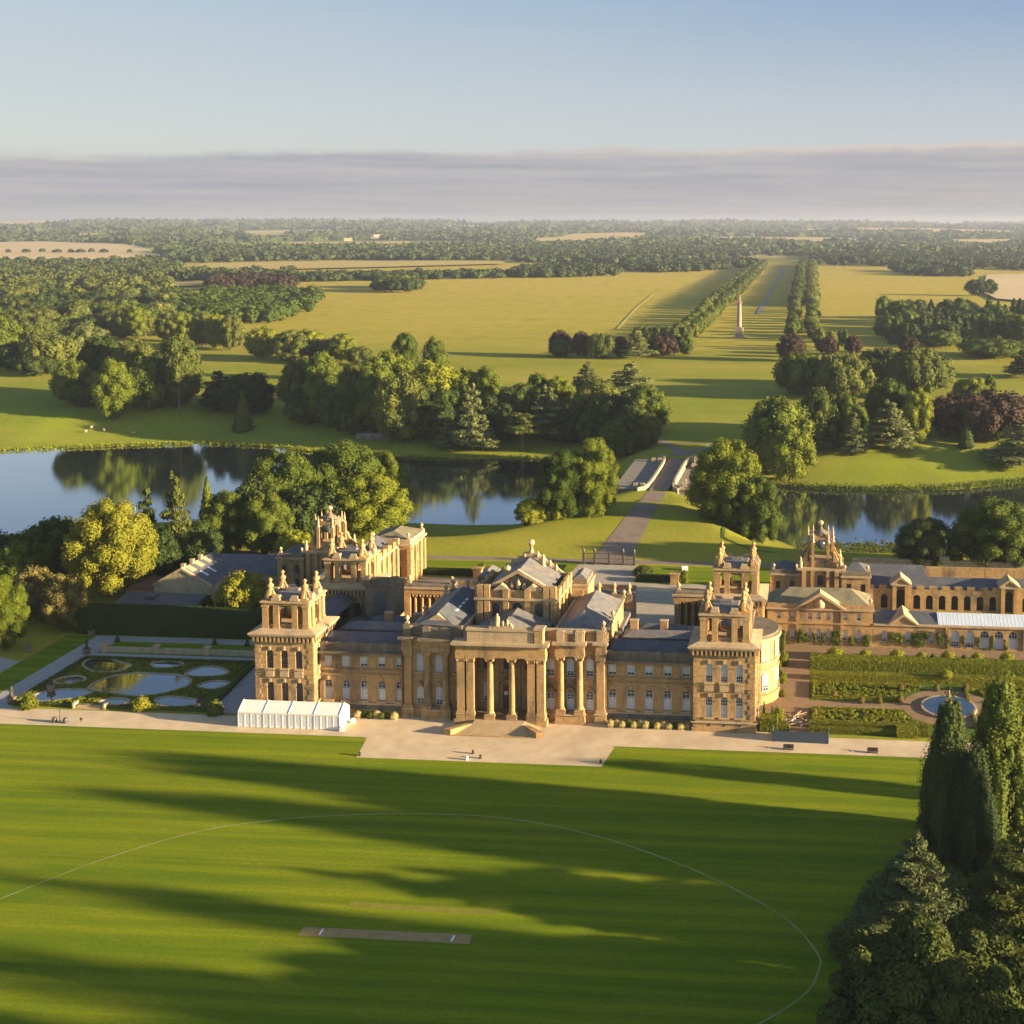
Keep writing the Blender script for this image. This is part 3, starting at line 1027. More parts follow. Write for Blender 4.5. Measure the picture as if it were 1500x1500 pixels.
# wings between the towers and the centre
for sg in (-1, 1):
    a, b = (22.7, 42.2) if sg > 0 else (-42.2, -22.7)
    fr = Fr((a + b) / 2, 3.0, SOUTH)
    cs_ = [(23.95 + 4.07 * i) * sg - (a + b) / 2 for i in range(5)]
    h = (b - a) / 2
    mb = MB()
    ops = [(u, 1.75, 3.0, 7.5, True) for u in cs_] + [(u, 1.75, 10.5, 12.9, False) for u in cs_]
    wall(mb, fr, -h, h, 0, 13.6, ops)
    mb.box(-h, h, 0, 0.5, 0, 1.0, 0, fr)
    mb.box(-h, h, 0, 0.25, 1.0, 2.1, 2, fr)
    mb.box(-h, h, 0, 0.45, 2.1, 2.45, 1, fr)
    mb.box(-h, h, 0, 0.22, 8.5, 9.0, 0, fr)
    mb.box(-h, h, 0, 0.40, 9.75, 10.1, 0, fr)
    mb.box(-h, h, 0, 0.25, 13.1, 13.6, 0, fr)
    mb.box(-h, h, -0.4, 0.75, 13.6, 14.0, 2, fr)
    for i, u in enumerate(cs_):
        mb.box(u - 1.15, u + 1.15, 0.0, 0.35, 2.46, 2.9, 1, fr)
        mb.box(u - 0.25, u + 0.25, 0.0, 0.24, 7.45, 8.3, 1, fr)
        if i < 4:
            v = (u + cs_[i + 1]) / 2
            mb.box(v - 0.75, v + 0.75, 0.0, 0.12, 10.4, 12.9, 0, fr)
        mb.box(u - 0.6, u + 0.6, 0.25, 0.3, 1.1, 1.9, 4, fr)
    w_ = mb.build('wing', SM, palace)
    for u in cs_:
        window(w_, fr, u, 1.75, 3.0, 7.5, True, 'fan', bars=(1, 4))
        window(w_, fr, u, 1.75, 10.5, 12.9, False, 'half' if (sg > 0 or u > -3) else 'blind', bars=(1, 2))
    mb = MB()
    mb.box(-h, h, -0.6, -0.1, 14.0, 15.45, 2, fr)
    mb.box(-h, h, -0.7, 0.05, 15.45, 15.8, 2, fr)
    for i in range(6):
        u = -h + 1.0 + (2 * h - 2.0) * i / 5
        mb.box(u - 0.65, u + 0.65, -0.75, 0.1, 14.0, 15.95, 2, fr)
    mb.build('parapet', SM, w_)
    mb = MB()
    mb.gable(a + (0 if sg < 0 else 0), b, 4.0, 13.5, 14.3, 16.6, 'x', 0.5, 0.5, 4)
    mb.build('roof', SM, w_)

# centre bays either side of the portico
for sg in (-1, 1):
    def X(p, q):
        return (p, q) if sg > 0 else (-q, -p)
    a, b = X(9.4, 22.8)
    fr = Fr(0, 2.4, SOUTH)
    cs_ = [sg * c for c in (10.3, 14.75, 19.05)]
    mb = MB()
    ops = [(u, 1.7, 2.6, 6.9, True) for u in cs_] + [(u, 1.7, 10.1, 14.3, True) for u in cs_]
    wall(mb, fr, a, b, 0, 15.2, ops)
    e = b if sg > 0 else a
    wall(mb, Fr(e, 8.0, EAST if sg > 0 else WEST), -5.6, 7, 0, 15.2, [])
    # podium
    for p, q, dd in ((11.6, 18.3, 1.75), (20.2, 22.9, 1.0)):
        p, q = X(p, q)
        mb.box(p, q, 0, dd, 0, 0.7, 0, fr)
        mb.box(p + 0.1, q - 0.1, 0, dd - 0.15, 0.7, 2.0, 0, fr)
        mb.box(p - 0.05, q + 0.05, 0, dd + 0.1, 2.0, 2.3, 1, fr)
    mb.box(a, b, 0, 0.3, 0, 2.0, 0, fr)
    for u in cs_:
        # gabled hood over the lower windows, apron under the upper ones
        mb.fprism([(u - 1.35, 6.75), (u - 1.05, 6.75), (u, 7.55), (u + 1.05, 6.75), (u + 1.35, 6.75), (u, 8.05)], 0.0, 0.4, fr, 0)
        mb.box(u - 1.1, u + 1.1, 0, 0.3, 9.75, 10.1, 1, fr)
        mb.box(u - 0.95, u + 0.95, 0, 0.18, 8.5, 9.6, 0, fr)
        mb.box(u - 0.2, u + 0.2, 0, 0.25, 14.25, 15.0, 1, fr)
    # outer pilaster
    p, q = X(20.75, 22.4)
    mb.box(p, q, 0, 0.75, 2.3, 14.0, 0, fr)
    mb.box(p - 0.2, q + 0.2, 0, 0.95, 2.3, 3.0, 0, fr)
    mb.box(p - 0.25, q + 0.25, 0, 1.0, 14.0, 15.2, 0, fr)
    # entablature breaking forward over the columns
    for (p, q), dd in ((X(9.4, 22.9), 0.35), (X(11.7, 18.2), 1.65), (X(20.5, 22.9), 1.0)):
        e0 = 0.002 if dd < 0.5 else 0
        mb.box(p + e0, q - e0, -0.5, dd, 15.2, 16.2, 0, fr)
        mb.box(p + 0.08, q - 0.08, -0.5, dd - 0.1, 16.2, 17.4, 0, fr)
        mb.box(p - 0.15, q + 0.15, -0.5, dd + 0.3, 17.4, 17.9, 0, fr)
        mb.box(p - 0.5, q + 0.5, -0.5, dd + 0.8, 17.9 + e0, 18.45 + e0, 2 if sg < 0 else 1, fr)
        mb.box(p + 0.1, q - 0.1, -0.8, dd - 0.25, 18.46, 20.3, 2 if sg < 0 else 0, fr)
        mb.box(p, q, -0.9, dd - 0.1, 20.3 + e0, 20.65 + e0, 2 if sg < 0 else 1, fr)
    for u in (12.9, 17.0, 21.6):
        mb.box(sg * u - 0.8, sg * u + 0.8, 0.1, 1.62 if u < 20 else 1.0, 18.46, 20.75, 1 if sg > 0 else 2, fr)
    bay = mb.build('centre_bay', SM, palace)
    for u in cs_:
        window(bay, fr, u, 1.7, 2.6, 6.9, True, 'fan' if sg > 0 else 'half', bars=(1, 5))
        window(bay, fr, u, 1.7, 10.1, 14.3, True, 'half' if sg > 0 else 'blind', bars=(1, 5))
    for u in (12.9, 17.05):
        column_mb(sg * u, 1.5, 2.3, 15.2, 0.72, 0, 0.8).build('column', SM, bay)
    # roof: hipped to the front, ridge running back
    mb = MB()
    x0_, x1_ = X(10.4, 22.0)
    mb.box(x0_, x1_, 3.3, 30, 14, 18.6, 0)
    mb.box(x0_ - 0.3, x1_ + 0.3, 3.0, 30.3, 18.6, 19.0, 1)
    mb.gable(x0_ + 0.3, x1_ - 0.3, 4.5, 29, 19.0, 22.2, 'y', 5.5 if sg > 0 else 3.0, 3.0, 4 if sg < 0 else 3)
    if sg < 0:
        mb.gable(x0_ + 2.0, x1_ - 2.0, 6.0, 8.6, 19.6, 22.0, 'y', 0, 0, 1)
        for i in range(4): mb.box(-14.8, -13.4, 12 + i * 2.6, 13.3 + i * 2.6, 20.75, 20.95, 7)
    r_ = mb.build('bay_roof', SM, palace)
    for q in ((22.0, 1.9), (22.0, 14.0), (22.0, 29.5)):
        urn_mb(sg * q[0], q[1] + 1.2, 20.66 if q[1] < 5 else 19.0, 2.0).build('urn', MT['pale'], r_)

# portico
mb = MB()
fr = Fr(0, 0.0, SOUTH)
mb.box(-10.1, 10.1, 0.3, 6.0, 0, 1.25, 0)
mb.box(-10.3, 10.3, -1.2, 0.3, 0, 1.25, 0)
frb = Fr(0, 5.2, SOUTH)
ops = [(u, 1.9 if u == 0 else 1.6, 10.2, 14.6, True) for u in (-4.75, 0, 4.75)] + [(-4.75, 1.5, 2.6, 7.2, True), (4.75, 1.5, 2.6, 7.2, True), (0, 2.2, 1.25, 6.6, False)]
wall(mb, frb, -10.1, 10.1, 1.25, 15.0, ops)
mb.box(-10.1, 10.1, 0, 0.2, 8.9, 9.4, 0, frb)
mb.fprism([(-1.6, 6.8), (1.6, 6.8), (1.6, 7.2), (0, 8.2), (-1.6, 7.2)], 0.0, 0.5, frb, 0)
for u in (-7.4, -2.4, 2.4, 7.4): mb.box(u - 0.55, u + 0.55, 0, 0.3, 1.25, 15.0, 0, frb)
# side screens
for s_ in (-1, 1):
    lo, hi = sorted((s_ * 9.75, s_ * 8.3))
    mb.box(lo, hi, 3.6, 5.2, 1.25, 15.0, 0)
port = mb.build('portico', SM, palace)
for s_ in (-1, 1):
    for u in (8.85, 6.75):
        mb = MB()
        x = s_ * u
        mb.box(x - 1.0, x + 1.0, -1.0, 1.0, 1.25, 2.2, 0)
        mb.box(x - 1.1, x + 1.1, -1.1, 1.1, 2.2, 2.45, 0)
        mb.box(x - 0.82, x + 0.82, -0.82, 0.82, 2.45, 13.8, 0)
        mb.box(x - 0.95, x + 0.95, -0.95, 0.95, 2.45, 2.9, 0)
        mb.lathe(x, 0, [(0.86, 13.8), (0.9, 14.0), (1.05, 14.7)], 4, 0, sq=True)
        for dx in (-1, 1):
            for dy in (-1, 1): mb.lathe(x + dx * 0.8, dy * 0.8, [(0.1, 13.9), (0.34, 14.25), (0.28, 14.65)], 6, 0)
        mb.box(x - 1.12, x + 1.12, -1.12, 1.12, 14.7, 15.0, 0)
        mb.build('pier', SM, port)
for u in (-2.45, 2.45): column_mb(u, 0, 1.25, 15.0, 0.78, 0, 0.9, 18).build('column', SM, port)
mb = MB()
mb.box(-10.0, 10.0, -0.9, 5.6, 15.0, 16.1, 0)
mb.box(-9.9, 9.9, -0.8, 5.5, 16.1, 17.4, 0)
mb.box(-10.2, 10.2, -1.15, 5.7, 17.4, 17.85, 0)
mb.box(-10.75, 10.75, -1.75, 6.0, 17.85, 18.4, 1)
mb.build('entablature', SM, port)
mb = MB()
mb.box(-7.4, 7.3, -0.6, 1.0, 18.4, 20.9, 1)
mb.box(-7.65, 7.4, -0.85, 1.25, 20.9, 21.4, 1)
mb.box(7.5, 9.4, -0.8, 1.6, 18.4, 21.3, 0)
mb.box(7.35, 9.6, -1.0, 1.8, 21.3, 21.7, 1)
mb.gable(-8.0, 8.6, 1.3, 13.5, 18.4, 21.6, 'y', 0.0, 0, 3)
mb.build('attic', SM, port)
# trophy: a seated figure with shields and flags
mb = MB()
mb.box(-2.6, 2.6, -0.4, 1.0, 21.4, 21.9, 1)
mb.lathe(-0.9, 0.2, [(0.8, 21.9), (0.7, 22.6), (0.55, 23.3), (0.6, 23.7), (0.25, 23.95), (0.32, 24.3), (0.05, 24.6)], 9, 1)
for x, zt, rr in ((-2.0, 22.7, 0.4), (0.4, 23.0, 0.45), (1.4, 23.2, 0.4), (2.1, 22.5, 0.35)): mb.lathe(x, 0.2, [(rr, 21.9), (rr * 1.1, (21.9 + zt) / 2), (rr * 0.4, zt)], 8, 1)
mb.tube([(0.2, 0.3, 22), (1.8, 0.5, 23.9)], 0.1, 5, 1)
mb.tube([(-1.4, 0.3, 22), (-2.9, 0.5, 23.3)], 0.1, 5, 1)
mb.build('trophy', SM, port)
for u in (-4.75, 0, 4.75): window(port, frb, u, 1.9 if u == 0 else 1.6, 10.2, 14.6, True, 'dark', bars=(2, 5))
for u in (-4.75, 4.75): window(port, frb, u, 1.5, 2.6, 7.2, True, 'half', bars=(1, 5))
mb = MB()
mb.box(-1.1, 1.1, -0.5, -0.4, 1.25, 6.6, 0, frb)
for s_ in (-0.52, 0.52):
    mb.box(s_ - 0.4, s_ + 0.4, -0.4, -0.36, 4.2, 5.0, 1, frb)
    mb.box(s_ - 0.4, s_ + 0.4, -0.4, -0.35, 1.5, 3.8, 0, frb)
mb.build('door', [MT['wood'], MT['white']], port)
mb = MB()
n = 9
for i in range(n):
    t = i / n
    z1 = 1.25 - 1.25 * i / n
    # top landing is 8.6 m deep-wide, the flight flares out to the gravel
    mb.box(-5.6 - 3.6 * t, 5.6 + 3.6 * t, -1.2 - 2.3 - 3.0 * t, -1.2, max(0.0, z1 - 1.25 / n), z1, 0)
for s_ in (-1, 1):
    pl = [(s_ * 5.6, -3.5), (s_ * 6.9, -3.3), (s_ * 10.9, -6.6), (s_ * 9.3, -6.9)]
    if s_ < 0: pl = pl[::-1]
    mb.prism(pl, 0, 1.3, 1)
mb.box(-9.4, 9.4, -7.0, -6.55, 0, 0.16, 1)
mb.build('steps', [MT['flag'], MT['stone']], port)

# great hall rising behind the portico
hall_fr = Fr(0, 14.0, SOUTH)
mb = MB()
ops = [(-5.0, 1.7, 17.2, 22.4, True), (0, 2.3, 17.2, 22.6, True), (4.9, 1.7, 17.2, 22.4, True)]
wall(mb, hall_fr, -9.3, 9.3, 14, 23.2, ops)
for ang, ox in ((EAST, 9.3), (WEST, -9.3)):
    f2 = Fr(ox, 21.0, ang)
    o2 = [(-3.6, 1.7, 17.4, 22.2, True), (0, 1.7, 17.4, 22.2, True), (3.6, 1.7, 17.4, 22.2, True)] if ang == EAST else []
    wall(mb, f2, -7, 7, 14, 23.2, o2)
    for u in (-6.3, -1.8, 1.8, 6.3):
        mb.box(u - 0.7, u + 0.7, 0, 0.5, 14, 23.2, 0, f2)
        mb.box(u - 0.75, u + 0.75, -0.2, 0.55, 23.72, 25.9, 0, f2)
    mb.box(-7, 7, -0.5, 0.2, 23.7, 25.5, 0, f2)
for u in (-8.5, -6.9, -2.5, 2.5, 6.9, 8.5):
    mb.box(u - 0.62, u + 0.62, 0, 0.6, 14, 23.2, 0, hall_fr)
    mb.box(u - 0.66, u + 0.66, -0.3, 0.62, 23.72, 25.7 if abs(u) < 6 else 26.6, 0, hall_fr)
mb.box(-9.9, 9.9, 13.2, 28.2, 23.2, 23.7, 1)
mb.box(-9.2, 9.2, -0.4, 0.2, 23.7, 25.4, 0, hall_fr)
mb.box(-9.3, 9.3, 27.4, 28, 14, 25.4, 0)
hall = mb.build('great_hall', SM, palace)
window(hall, hall_fr, -5.0, 1.7, 17.2, 22.4, True, 'dark', bars=(2, 5))
window(hall, hall_fr, 0, 2.3, 17.2, 22.6, True, 'dark', bars=(3, 5))
window(hall, hall_fr, 4.9, 1.7, 17.2, 22.4, True, 'dark', bars=(2, 5))
for u in (-3.6, 0, 3.6): window(hall, Fr(9.3, 21.0, EAST), u, 1.7, 17.4, 22.2, True, 'dark', bars=(2, 5))
mb = MB()
mb.gable(-7.6, 7.6, 15.6, 27.5, 25.2, 29.6, 'y', 0, 0, 6)
mb.build('roof', [MT['stone'], MT['pale'], MT['grime'], MT['lead'], MT['slate'], MT['gold'], MT['lead']], hall)
mb = MB()
f3 = Fr(0, 15.6, SOUTH)
mb.fprism([(-7.9, 25.4), (-6.7, 25.4), (0, 29.1), (6.7, 25.4), (7.9, 25.4), (0, 30.0)], 0.0, 0.8, f3, 1)
mb.fprism([(-6.7, 25.4), (6.7, 25.4), (0, 29.1)], 0.0, 0.12, f3, 2)
for x, zt in ((-0.0, 27.9), (-1.5, 26.9), (1.4, 26.8), (-2.9, 26.3), (2.8, 26.2)): mb.lathe(x, 15.3, [(0.55, 25.4), (0.6, (25.4 + zt) / 2), (0.15, zt)], 8, 1)
for s_ in (-1, 1): mb.fprism([(s_ * 3.6 - 2.0, 25.4), (s_ * 3.6 + 2.0, 25.4), (s_ * 3.6, 26.9)], 0.6, 2.0, f3, 1)
mb.build('pediment', SM, hall)
mb = MB()
f4 = Fr(0, 27.6, SOUTH)
mb.fprism([(-8.2, 25.4), (8.2, 25.4), (1.2, 30.4), (-1.2, 30.4)], -0.8, 0.0, f4, 1)
for s_ in (-1, 1):
    for i in range(4): mb.lathe(s_ * (1.6 + i * 1.5), 27.9, [(0.5, 29.3 - i * 1.05), (0.45, 30.0 - i * 1.05), (0.1, 30.7 - i * 1.0)], 7, 1)
mb.build('north_pediment', SM, hall)
mb = MB()
mb.lathe(0, 27.9, [(0.7, 30.4), (0.5, 31.0), (0.35, 31.9), (0.45, 32.0)], 10, 1)
mb.build('ball_stand', SM, hall)
for x, y, z, r in ((0, 27.9, 32.75, 0.85), (-2.7, 16.0, 29.9, 0.75)):
    mb = MB().lathe(x, y, [(r * math.sin(t) + 0.01, z - r * math.cos(t)) for t in np.linspace(0, math.pi, 10)], 14, 0)
    mb.build('gilded_ball', MT['gold'], hall)
mb = MB()
mb.lathe(-2.7, 16.0, [(0.6, 26.8), (0.4, 28.4), (0.5, 29.2)], 9, 0)
mb.lathe(3.2, 26.5, [(0.6, 27.5), (0.5, 29.0), (0.4, 29.4), (0.45, 30.0), (0.1, 30.4)], 9, 0)
mb.build('pedestal', MT['pale'], hall)

# north range: vestibule, curved attics and the statue parapet
mb = MB()
mb.box(-12.5, 12.5, 28.2, 37, 12, 21.2, 0)
mb.box(-13, 13, 28.3, 37.5, 21.2, 21.7, 1)
for s_ in (-1, 1):
    lo, hi = sorted((s_ * 9.6, s_ * 13.6))
    mb.box(lo, hi, 28.4, 36.5, 14, 22.2, 0)
    mb.box(lo - 0.3, hi + 0.3, 28.2, 36.8, 22.2, 22.7, 1)
    mb.box(lo + 0.2, hi - 0.2, 28.6, 36.3, 22.7, 23.9, 2)
    mb.gable(lo + 0.4, hi - 0.4, 28.8, 36.1, 23.9, 25.0, 'y', 1, 1, 3)
    lo, hi = sorted((s_ * 23.2, s_ * 42.3))
    mb.box(lo, hi, 34.0, 42.0, 0, 8.4, 0)
    mb.box(lo, hi, 33.9, 34.6, 8.4, 9.2, 2)
    mb.gable(lo, hi, 34.7, 42.3, 8.4, 9.6, 'x', 1, 1, 4)
    lo, hi = sorted((s_ * 13, s_ * 23.0))
    mb.box(lo, hi, 37.0, 44.0, 0, 16.6, 0)
    mb.box(lo, hi, 36.6, 37.4, 16.6, 17.9, 2)
    mb.box(lo, hi, 43.6, 44.4, 16.6, 17.9, 0)
    mb.box(lo, hi, 37.4, 43.6, 16.6, 16.8, 3)
mb.box(-13, 13, 37, 45, 0, 17, 0)
nr = mb.build('north_range', SM, palace)
for x in (-22.2, -18.4, -14.6, 14.8, 18.6, 22.3): figure_mb(x, 37.0, 17.9, 2.9).build('statue', MT['pale'], nr)
# east and west ranges, courts between and their low roofs
mb = MB()
for s_ in (-1, 1):
    fr = Fr(s_ * 53.2, 22.0, EAST if s_ > 0 else WEST)
    ops = [(u, 1.5, zb, zt, True) for u in (-9.5, 9.5) for zb, zt in ((3.1, 7.6), (10.6, 14.4))]
    wall(mb, fr, -11.7, 11.7, 0, 15.5, ops if s_ > 0 else [])
    mb.box(-11.7, 11.7, -0.4, 0.6, 15.5, 16.2, 1, fr)
    lo, hi = sorted((s_ * 45.5, s_ * 53.1))
    mb.gable(lo, hi, 10.5, 33.5, 15.8, 17.6, 'y', 0, 0, 4)
    lo, hi = sorted((s_ * 22.9, s_ * 45.4))
    mb.box(lo, hi, 13.5, 31.0, 8, 12.4, 3)
    # clerestory boxes on the inner roofs
    lo, hi = sorted((s_ * 24.5, s_ * 41.5))
    mb.box(lo, hi, 15.0, 19.5, 12.4, 14.6, 0)
    mb.box(lo - 0.3, hi + 0.3, 14.7, 19.8, 14.6, 14.95, 3)
    mb.gable(lo, hi, 15, 19.5, 14.95, 16.0, 'x', 2, 2, 3)
    mb.box(lo + 2, hi - 4, 23.5, 28.0, 12.4, 13.2, 2)
    mb.gable(lo + 1.5, hi - 3.5, 23.0, 28.5, 13.2, 14.6, 'x', 2.5, 2.5, 4)
    # light wells and chimneys
    for cx, cy in ((26, 21.4), (33, 21.6), (44.2, 13.0)):
        mb.box(s_ * cx - 0.9, s_ * cx + 0.9, cy - 0.5, cy + 0.5, 12.4, 16.6, 0)
        mb.box(s_ * cx - 1.0, s_ * cx + 1.0, cy - 0.6, cy + 0.6, 16.6, 16.9, 1)
    for i in range(6): mb.box(s_ * (26 + i * 2.4) - 0.5, s_ * (26 + i * 2.4) + 0.5, 13.6, 14.4, 12.4, 13.1, 7 if i % 2 else 2)
mb.box(-22.9, 22.9, 6, 37, 8, 14.0, 3)
mid = mb.build('inner_roofs', SM, palace)
mb = MB()
f5 = Fr(0, 0, SOUTH)
mb.box(-41.5, -33.5, 28.5, 33.5, 13, 21.0, 2)
mb.box(-42, -33, 28.0, 34.0, 21.0, 21.5, 2)
mb.fprism([(-39.2, 14), (-36.2, 14), (-36.2, 18.2)] + [(-37.7 + 1.5 * math.cos(t), 18.2 + 1.5 * math.sin(t)) for t in np.linspace(0, math.pi, 7)] , -28.4, -28.3, f5, 4)
for x in (-41, -34): mb.box(x - 0.8, x + 0.8, 28.0, 29.5, 21.5, 23.2, 2)
mb.box(-40.0, -35.0, 28.6, 30, 21.5, 22.8, 2)
mb.build('turret', SM, palace)
# bow on the east front
mb = MB()
seg = 14
cxb, cyb, rb = 53.2, 21.5, 6.6
pts = [(cxb + rb * math.cos(t), cyb + 7.2 * math.sin(t)) for t in np.linspace(-math.pi / 2, math.pi / 2, seg + 1)]


def ring(ex):
    return [(cxb + (rb + ex) * math.cos(t), cyb + (7.2 + ex) * math.sin(t)) for t in np.linspace(-math.pi / 2, math.pi / 2, seg + 1)]


mb.prism(pts, 0, 14.6, 0)
mb.prism(ring(0.35), 0, 2.2, 0)
mb.prism(ring(0.3), 7.6, 8.1, 1)
mb.prism(ring(0.45), 9.4, 9.8, 1)
mb.prism(ring(0.7), 14.6, 15.4, 1)
mb.prism(ring(0.1), 15.4, 16.0, 2)
bow = mb.build('bow', SM, palace)
for t in (-0.95, -0.32, 0.32, 0.95):
    x, y = cxb + rb * math.cos(t), cyb + 7.2 * math.sin(t)
    f6 = Fr(x, y, t)
    window(bow, f6, 0, 1.6, 10.2, 14.0, True, 'blind', d=0.05, bars=(1, 4))
    window(bow, f6, 0, 1.6, 3.0, 7.2, True, 'half', d=0.05, bars=(1, 4))
    mb = MB().box(-1.15, 1.15, -0.2, 0.12, 9.85, 14.5, 1, f6)
    mb.build('window_surround', SM, bow)
# colonnaded quadrants running out to the side courts
for s_ in (-1, 1):
    mb = MB()
    lo, hi = sorted((s_ * 30.5, s_ * 44.0))
    mb.box(lo, hi, 66.0, 67.2, 0, 8.0, 0)
    mb.box(lo - 0.4, hi + 0.4, 62.8, 67.6, 8.0, 9.4, 0)
    mb.box(lo - 0.7, hi + 0.7, 62.5, 67.9, 9.4, 9.9, 1)
    mb.box(lo, hi, 63.2, 67.2, 9.9, 10.4, 2)
    for x in (lo + 0.8, hi - 0.8): mb.box(x - 0.9, x + 0.9, 62.8, 67.0, 0, 8.0, 0)
    lo2, hi2 = sorted((s_ * 44.0, s_ * 56.0))
    mb.box(lo2, hi2, 58, 68.5, 0, 8.2, 0)
    mb.gable(lo2, hi2, 57.5, 69, 8.2, 10.6, 'x', 2, 2, 4)
    lo2, hi2 = sorted((s_ * 46.0, s_ * 55.0))
    mb.box(lo2, hi2, 44.2, 58, 0, 7.6, 0)
    mb.gable(lo2, hi2, 44.2, 58, 7.6, 9.6, 'y', 0, 0, 4)
    q_ = mb.build('colonnade', SM, palace)
    for i in range(5):
        column_mb(lo + 2.9 + i * 1.95, 63.6, 0, 8.0, 0.5, 0, 0, 10).build('column', SM, q_)
    for x in (lo + 0.8, hi - 0.8): urn_mb(x, 65, 10.4, 2.2).build('urn', MT['pale'], q_)

# ------------------------------------------------------------------ garden range, orangery, arcade, clock tower (east side)
def hip(mb, x0, x1, y0, y1, z0, z1, m, axis='x', h=4.0):
    mb.gable(x0, x1, y0, y1, z0, z1, axis, h, h, m)


gr = empty('garden_range', (70, 55, 0), 0, 'two storey honey stone range with a pediment facing the clipped garden', 'building')
O = (-70, -55)
frg = Fr(0, 0, SOUTH)
mb = MB()
up = [58.8, 62.3, 66.9, 69.2, 71.7, 76.1, 79.6]
lo_ = [62.3, 66.9, 69.2, 71.7, 76.1, 79.6]
ops = [(x - 70, 1.15, 6.7, 8.5, False) for x in up] + [(x - 70, 1.1, 1.2, 4.4, True) for x in lo_]
wall(mb, frg, -14.2, 13.2, 0, 9.3, ops)
for ang, ox, h in ((EAST, 13.2, 6.5), (WEST, -14.2, 6.5)): wall(mb, Fr(ox, 6.5, ang), -h, h, 0, 9.3, [(0, 1.1, 6.7, 8.4, False), (3, 1.1, 6.7, 8.4, False)] if ang == EAST else [])
wall(mb, Fr(-0.5, 13, NORTH), -13.7, 13.7, 0, 9.3, [])
mb.box(-14.3, 13.3, 0, 0.2, 0, 0.8, 0, frg)
mb.box(-14.3, 13.3, 0, 0.28, 5.6, 5.95, 0, frg)
mb.box(-14.6, 13.6, -13.3, 0.5, 9.3, 9.75, 1, frg)
mb.box(-14.2, 13.2, -0.5, 0.15, 9.76, 10.8, 0, frg)
for u in (-6.4, 5.2): mb.box(u - 0.35, u + 0.35, 0, 0.25, 0.8, 9.3, 0, frg)
body = mb.build('wall', SM, gr)
for x in up: window(gr, frg, x - 70, 1.15, 6.7, 8.5, False, 'half', bars=(1, 1))
for x in lo_: window(gr, frg, x - 70, 1.1, 1.2, 4.4, True, 'half', bars=(1, 3))
mb = MB()
hip(mb, -14.0, 13.0, 0.8, 12.8, 9.8, 13.2, 6, 'x', 5.5)
mb.build('roof', SM, gr)
mb = MB()
mb.fprism([(-6.6, 9.76), (5.6, 9.76), (-0.5, 13.6)], -2.6, 0.3, frg, 0)
mb.fprism([(-7.2, 9.76), (-6.2, 9.76), (-0.5, 13.2), (5.2, 9.76), (6.2, 9.76), (-0.5, 14.1)], -2.7, 0.75, frg, 1)
mb.lathe(-0.5, -0.3, [(1.2, 10.2), (1.3, 11.2), (0.4, 12.2)], 8, 1)
mb.build('pediment', SM, gr)
for x in (12.6,): urn_mb(x, 0.4, 10.8, 1.8).build('urn', MT['pale'], gr)

orr = empty('orangery', (101, 55, 0), 0, 'single storey orangery with tall arched white windows and a pale glazed roof', 'orangery')
mb = MB()
sm_ = [(u, 1.25, 1.2, 4.4, True) for u in (-14.7, -8.7, -2.7)]
bg_ = [(u, 2.25, 0.35, 4.95, True) for u in (3.4, 7.1, 10.9, 14.6, 18.2, 29.5, 33.2, 36.9, 40.6)]
wall(mb, frg, -17.7, 46, 0, 5.7, sm_ + bg_)
wall(mb, Fr(46, 4, EAST), -4, 4, 0, 5.7, [])
mb.box(-17.7, 46, 0, 0.15, 0, 0.3, 0, frg)
mb.box(-17.6, 46.2, -0.5, 0.4, 5.7, 6.1, 1, frg)
for u in (1.4, 21.2, 22.8, 26.0, 27.6): mb.box(u - 0.4, u + 0.4, 0, 0.35, 0, 5.7, 0, frg)
mb.build('wall', SM, orr)
for o_ in sm_: window(orr, frg, *o_[:4], True, 'half', bars=(1, 3))
for o_ in bg_: window(orr, frg, *o_[:4], True, 'fan' if o_[0] % 2 < 1 else 'half', bars=(2, 4))
mb = MB()
mb.add([(-17.7, 0.5, 6.1), (-1.0, 0.5, 6.1), (-1.0, 5.5, 8.0), (-17.7, 5.5, 8.0), (-17.7, 8, 6.1), (-1, 8, 6.1)], [(0, 1, 2, 3), (3, 2, 5, 4), (1, 5, 2), (0, 3, 4)], 4)
mb.build('roof', SM, orr)
mb = MB()
mb.add([(-0.9, 0.5, 6.12), (46, 0.5, 6.12), (46, 4.5, 8.1), (-0.9, 4.5, 8.1), (-0.9, 8.5, 6.12), (46, 8.5, 6.12)], [(0, 1, 2, 3), (3, 2, 5, 4), (1, 5, 2), (0, 3, 4)], 0)
for i in range(48):
    u = -0.4 + i * 0.98
    mb.add([(u, 0.5, 6.17), (u + 0.09, 0.5, 6.17), (u + 0.09, 4.5, 8.15), (u, 4.5, 8.15)], [(0, 1, 2, 3)], 1)
mb.build('glazed_roof', [MT['skylit'], MT['white']], orr)
mb = MB()
mb.fprism([(-13.2, 6.12), (-6.4, 6.12), (-9.8, 8.6)], -7.0, 0.2, frg, 0)
mb.fprism([(-13.7, 6.12), (-12.9, 6.12), (-9.8, 8.3), (-6.7, 6.12), (-5.9, 6.12), (-9.8, 8.95)], -7.1, 0.5, frg, 1)
mb.build('pediment', SM, orr)

# ivy and climbers on the garden walls: one creeper each
# (built after the leaf helpers)

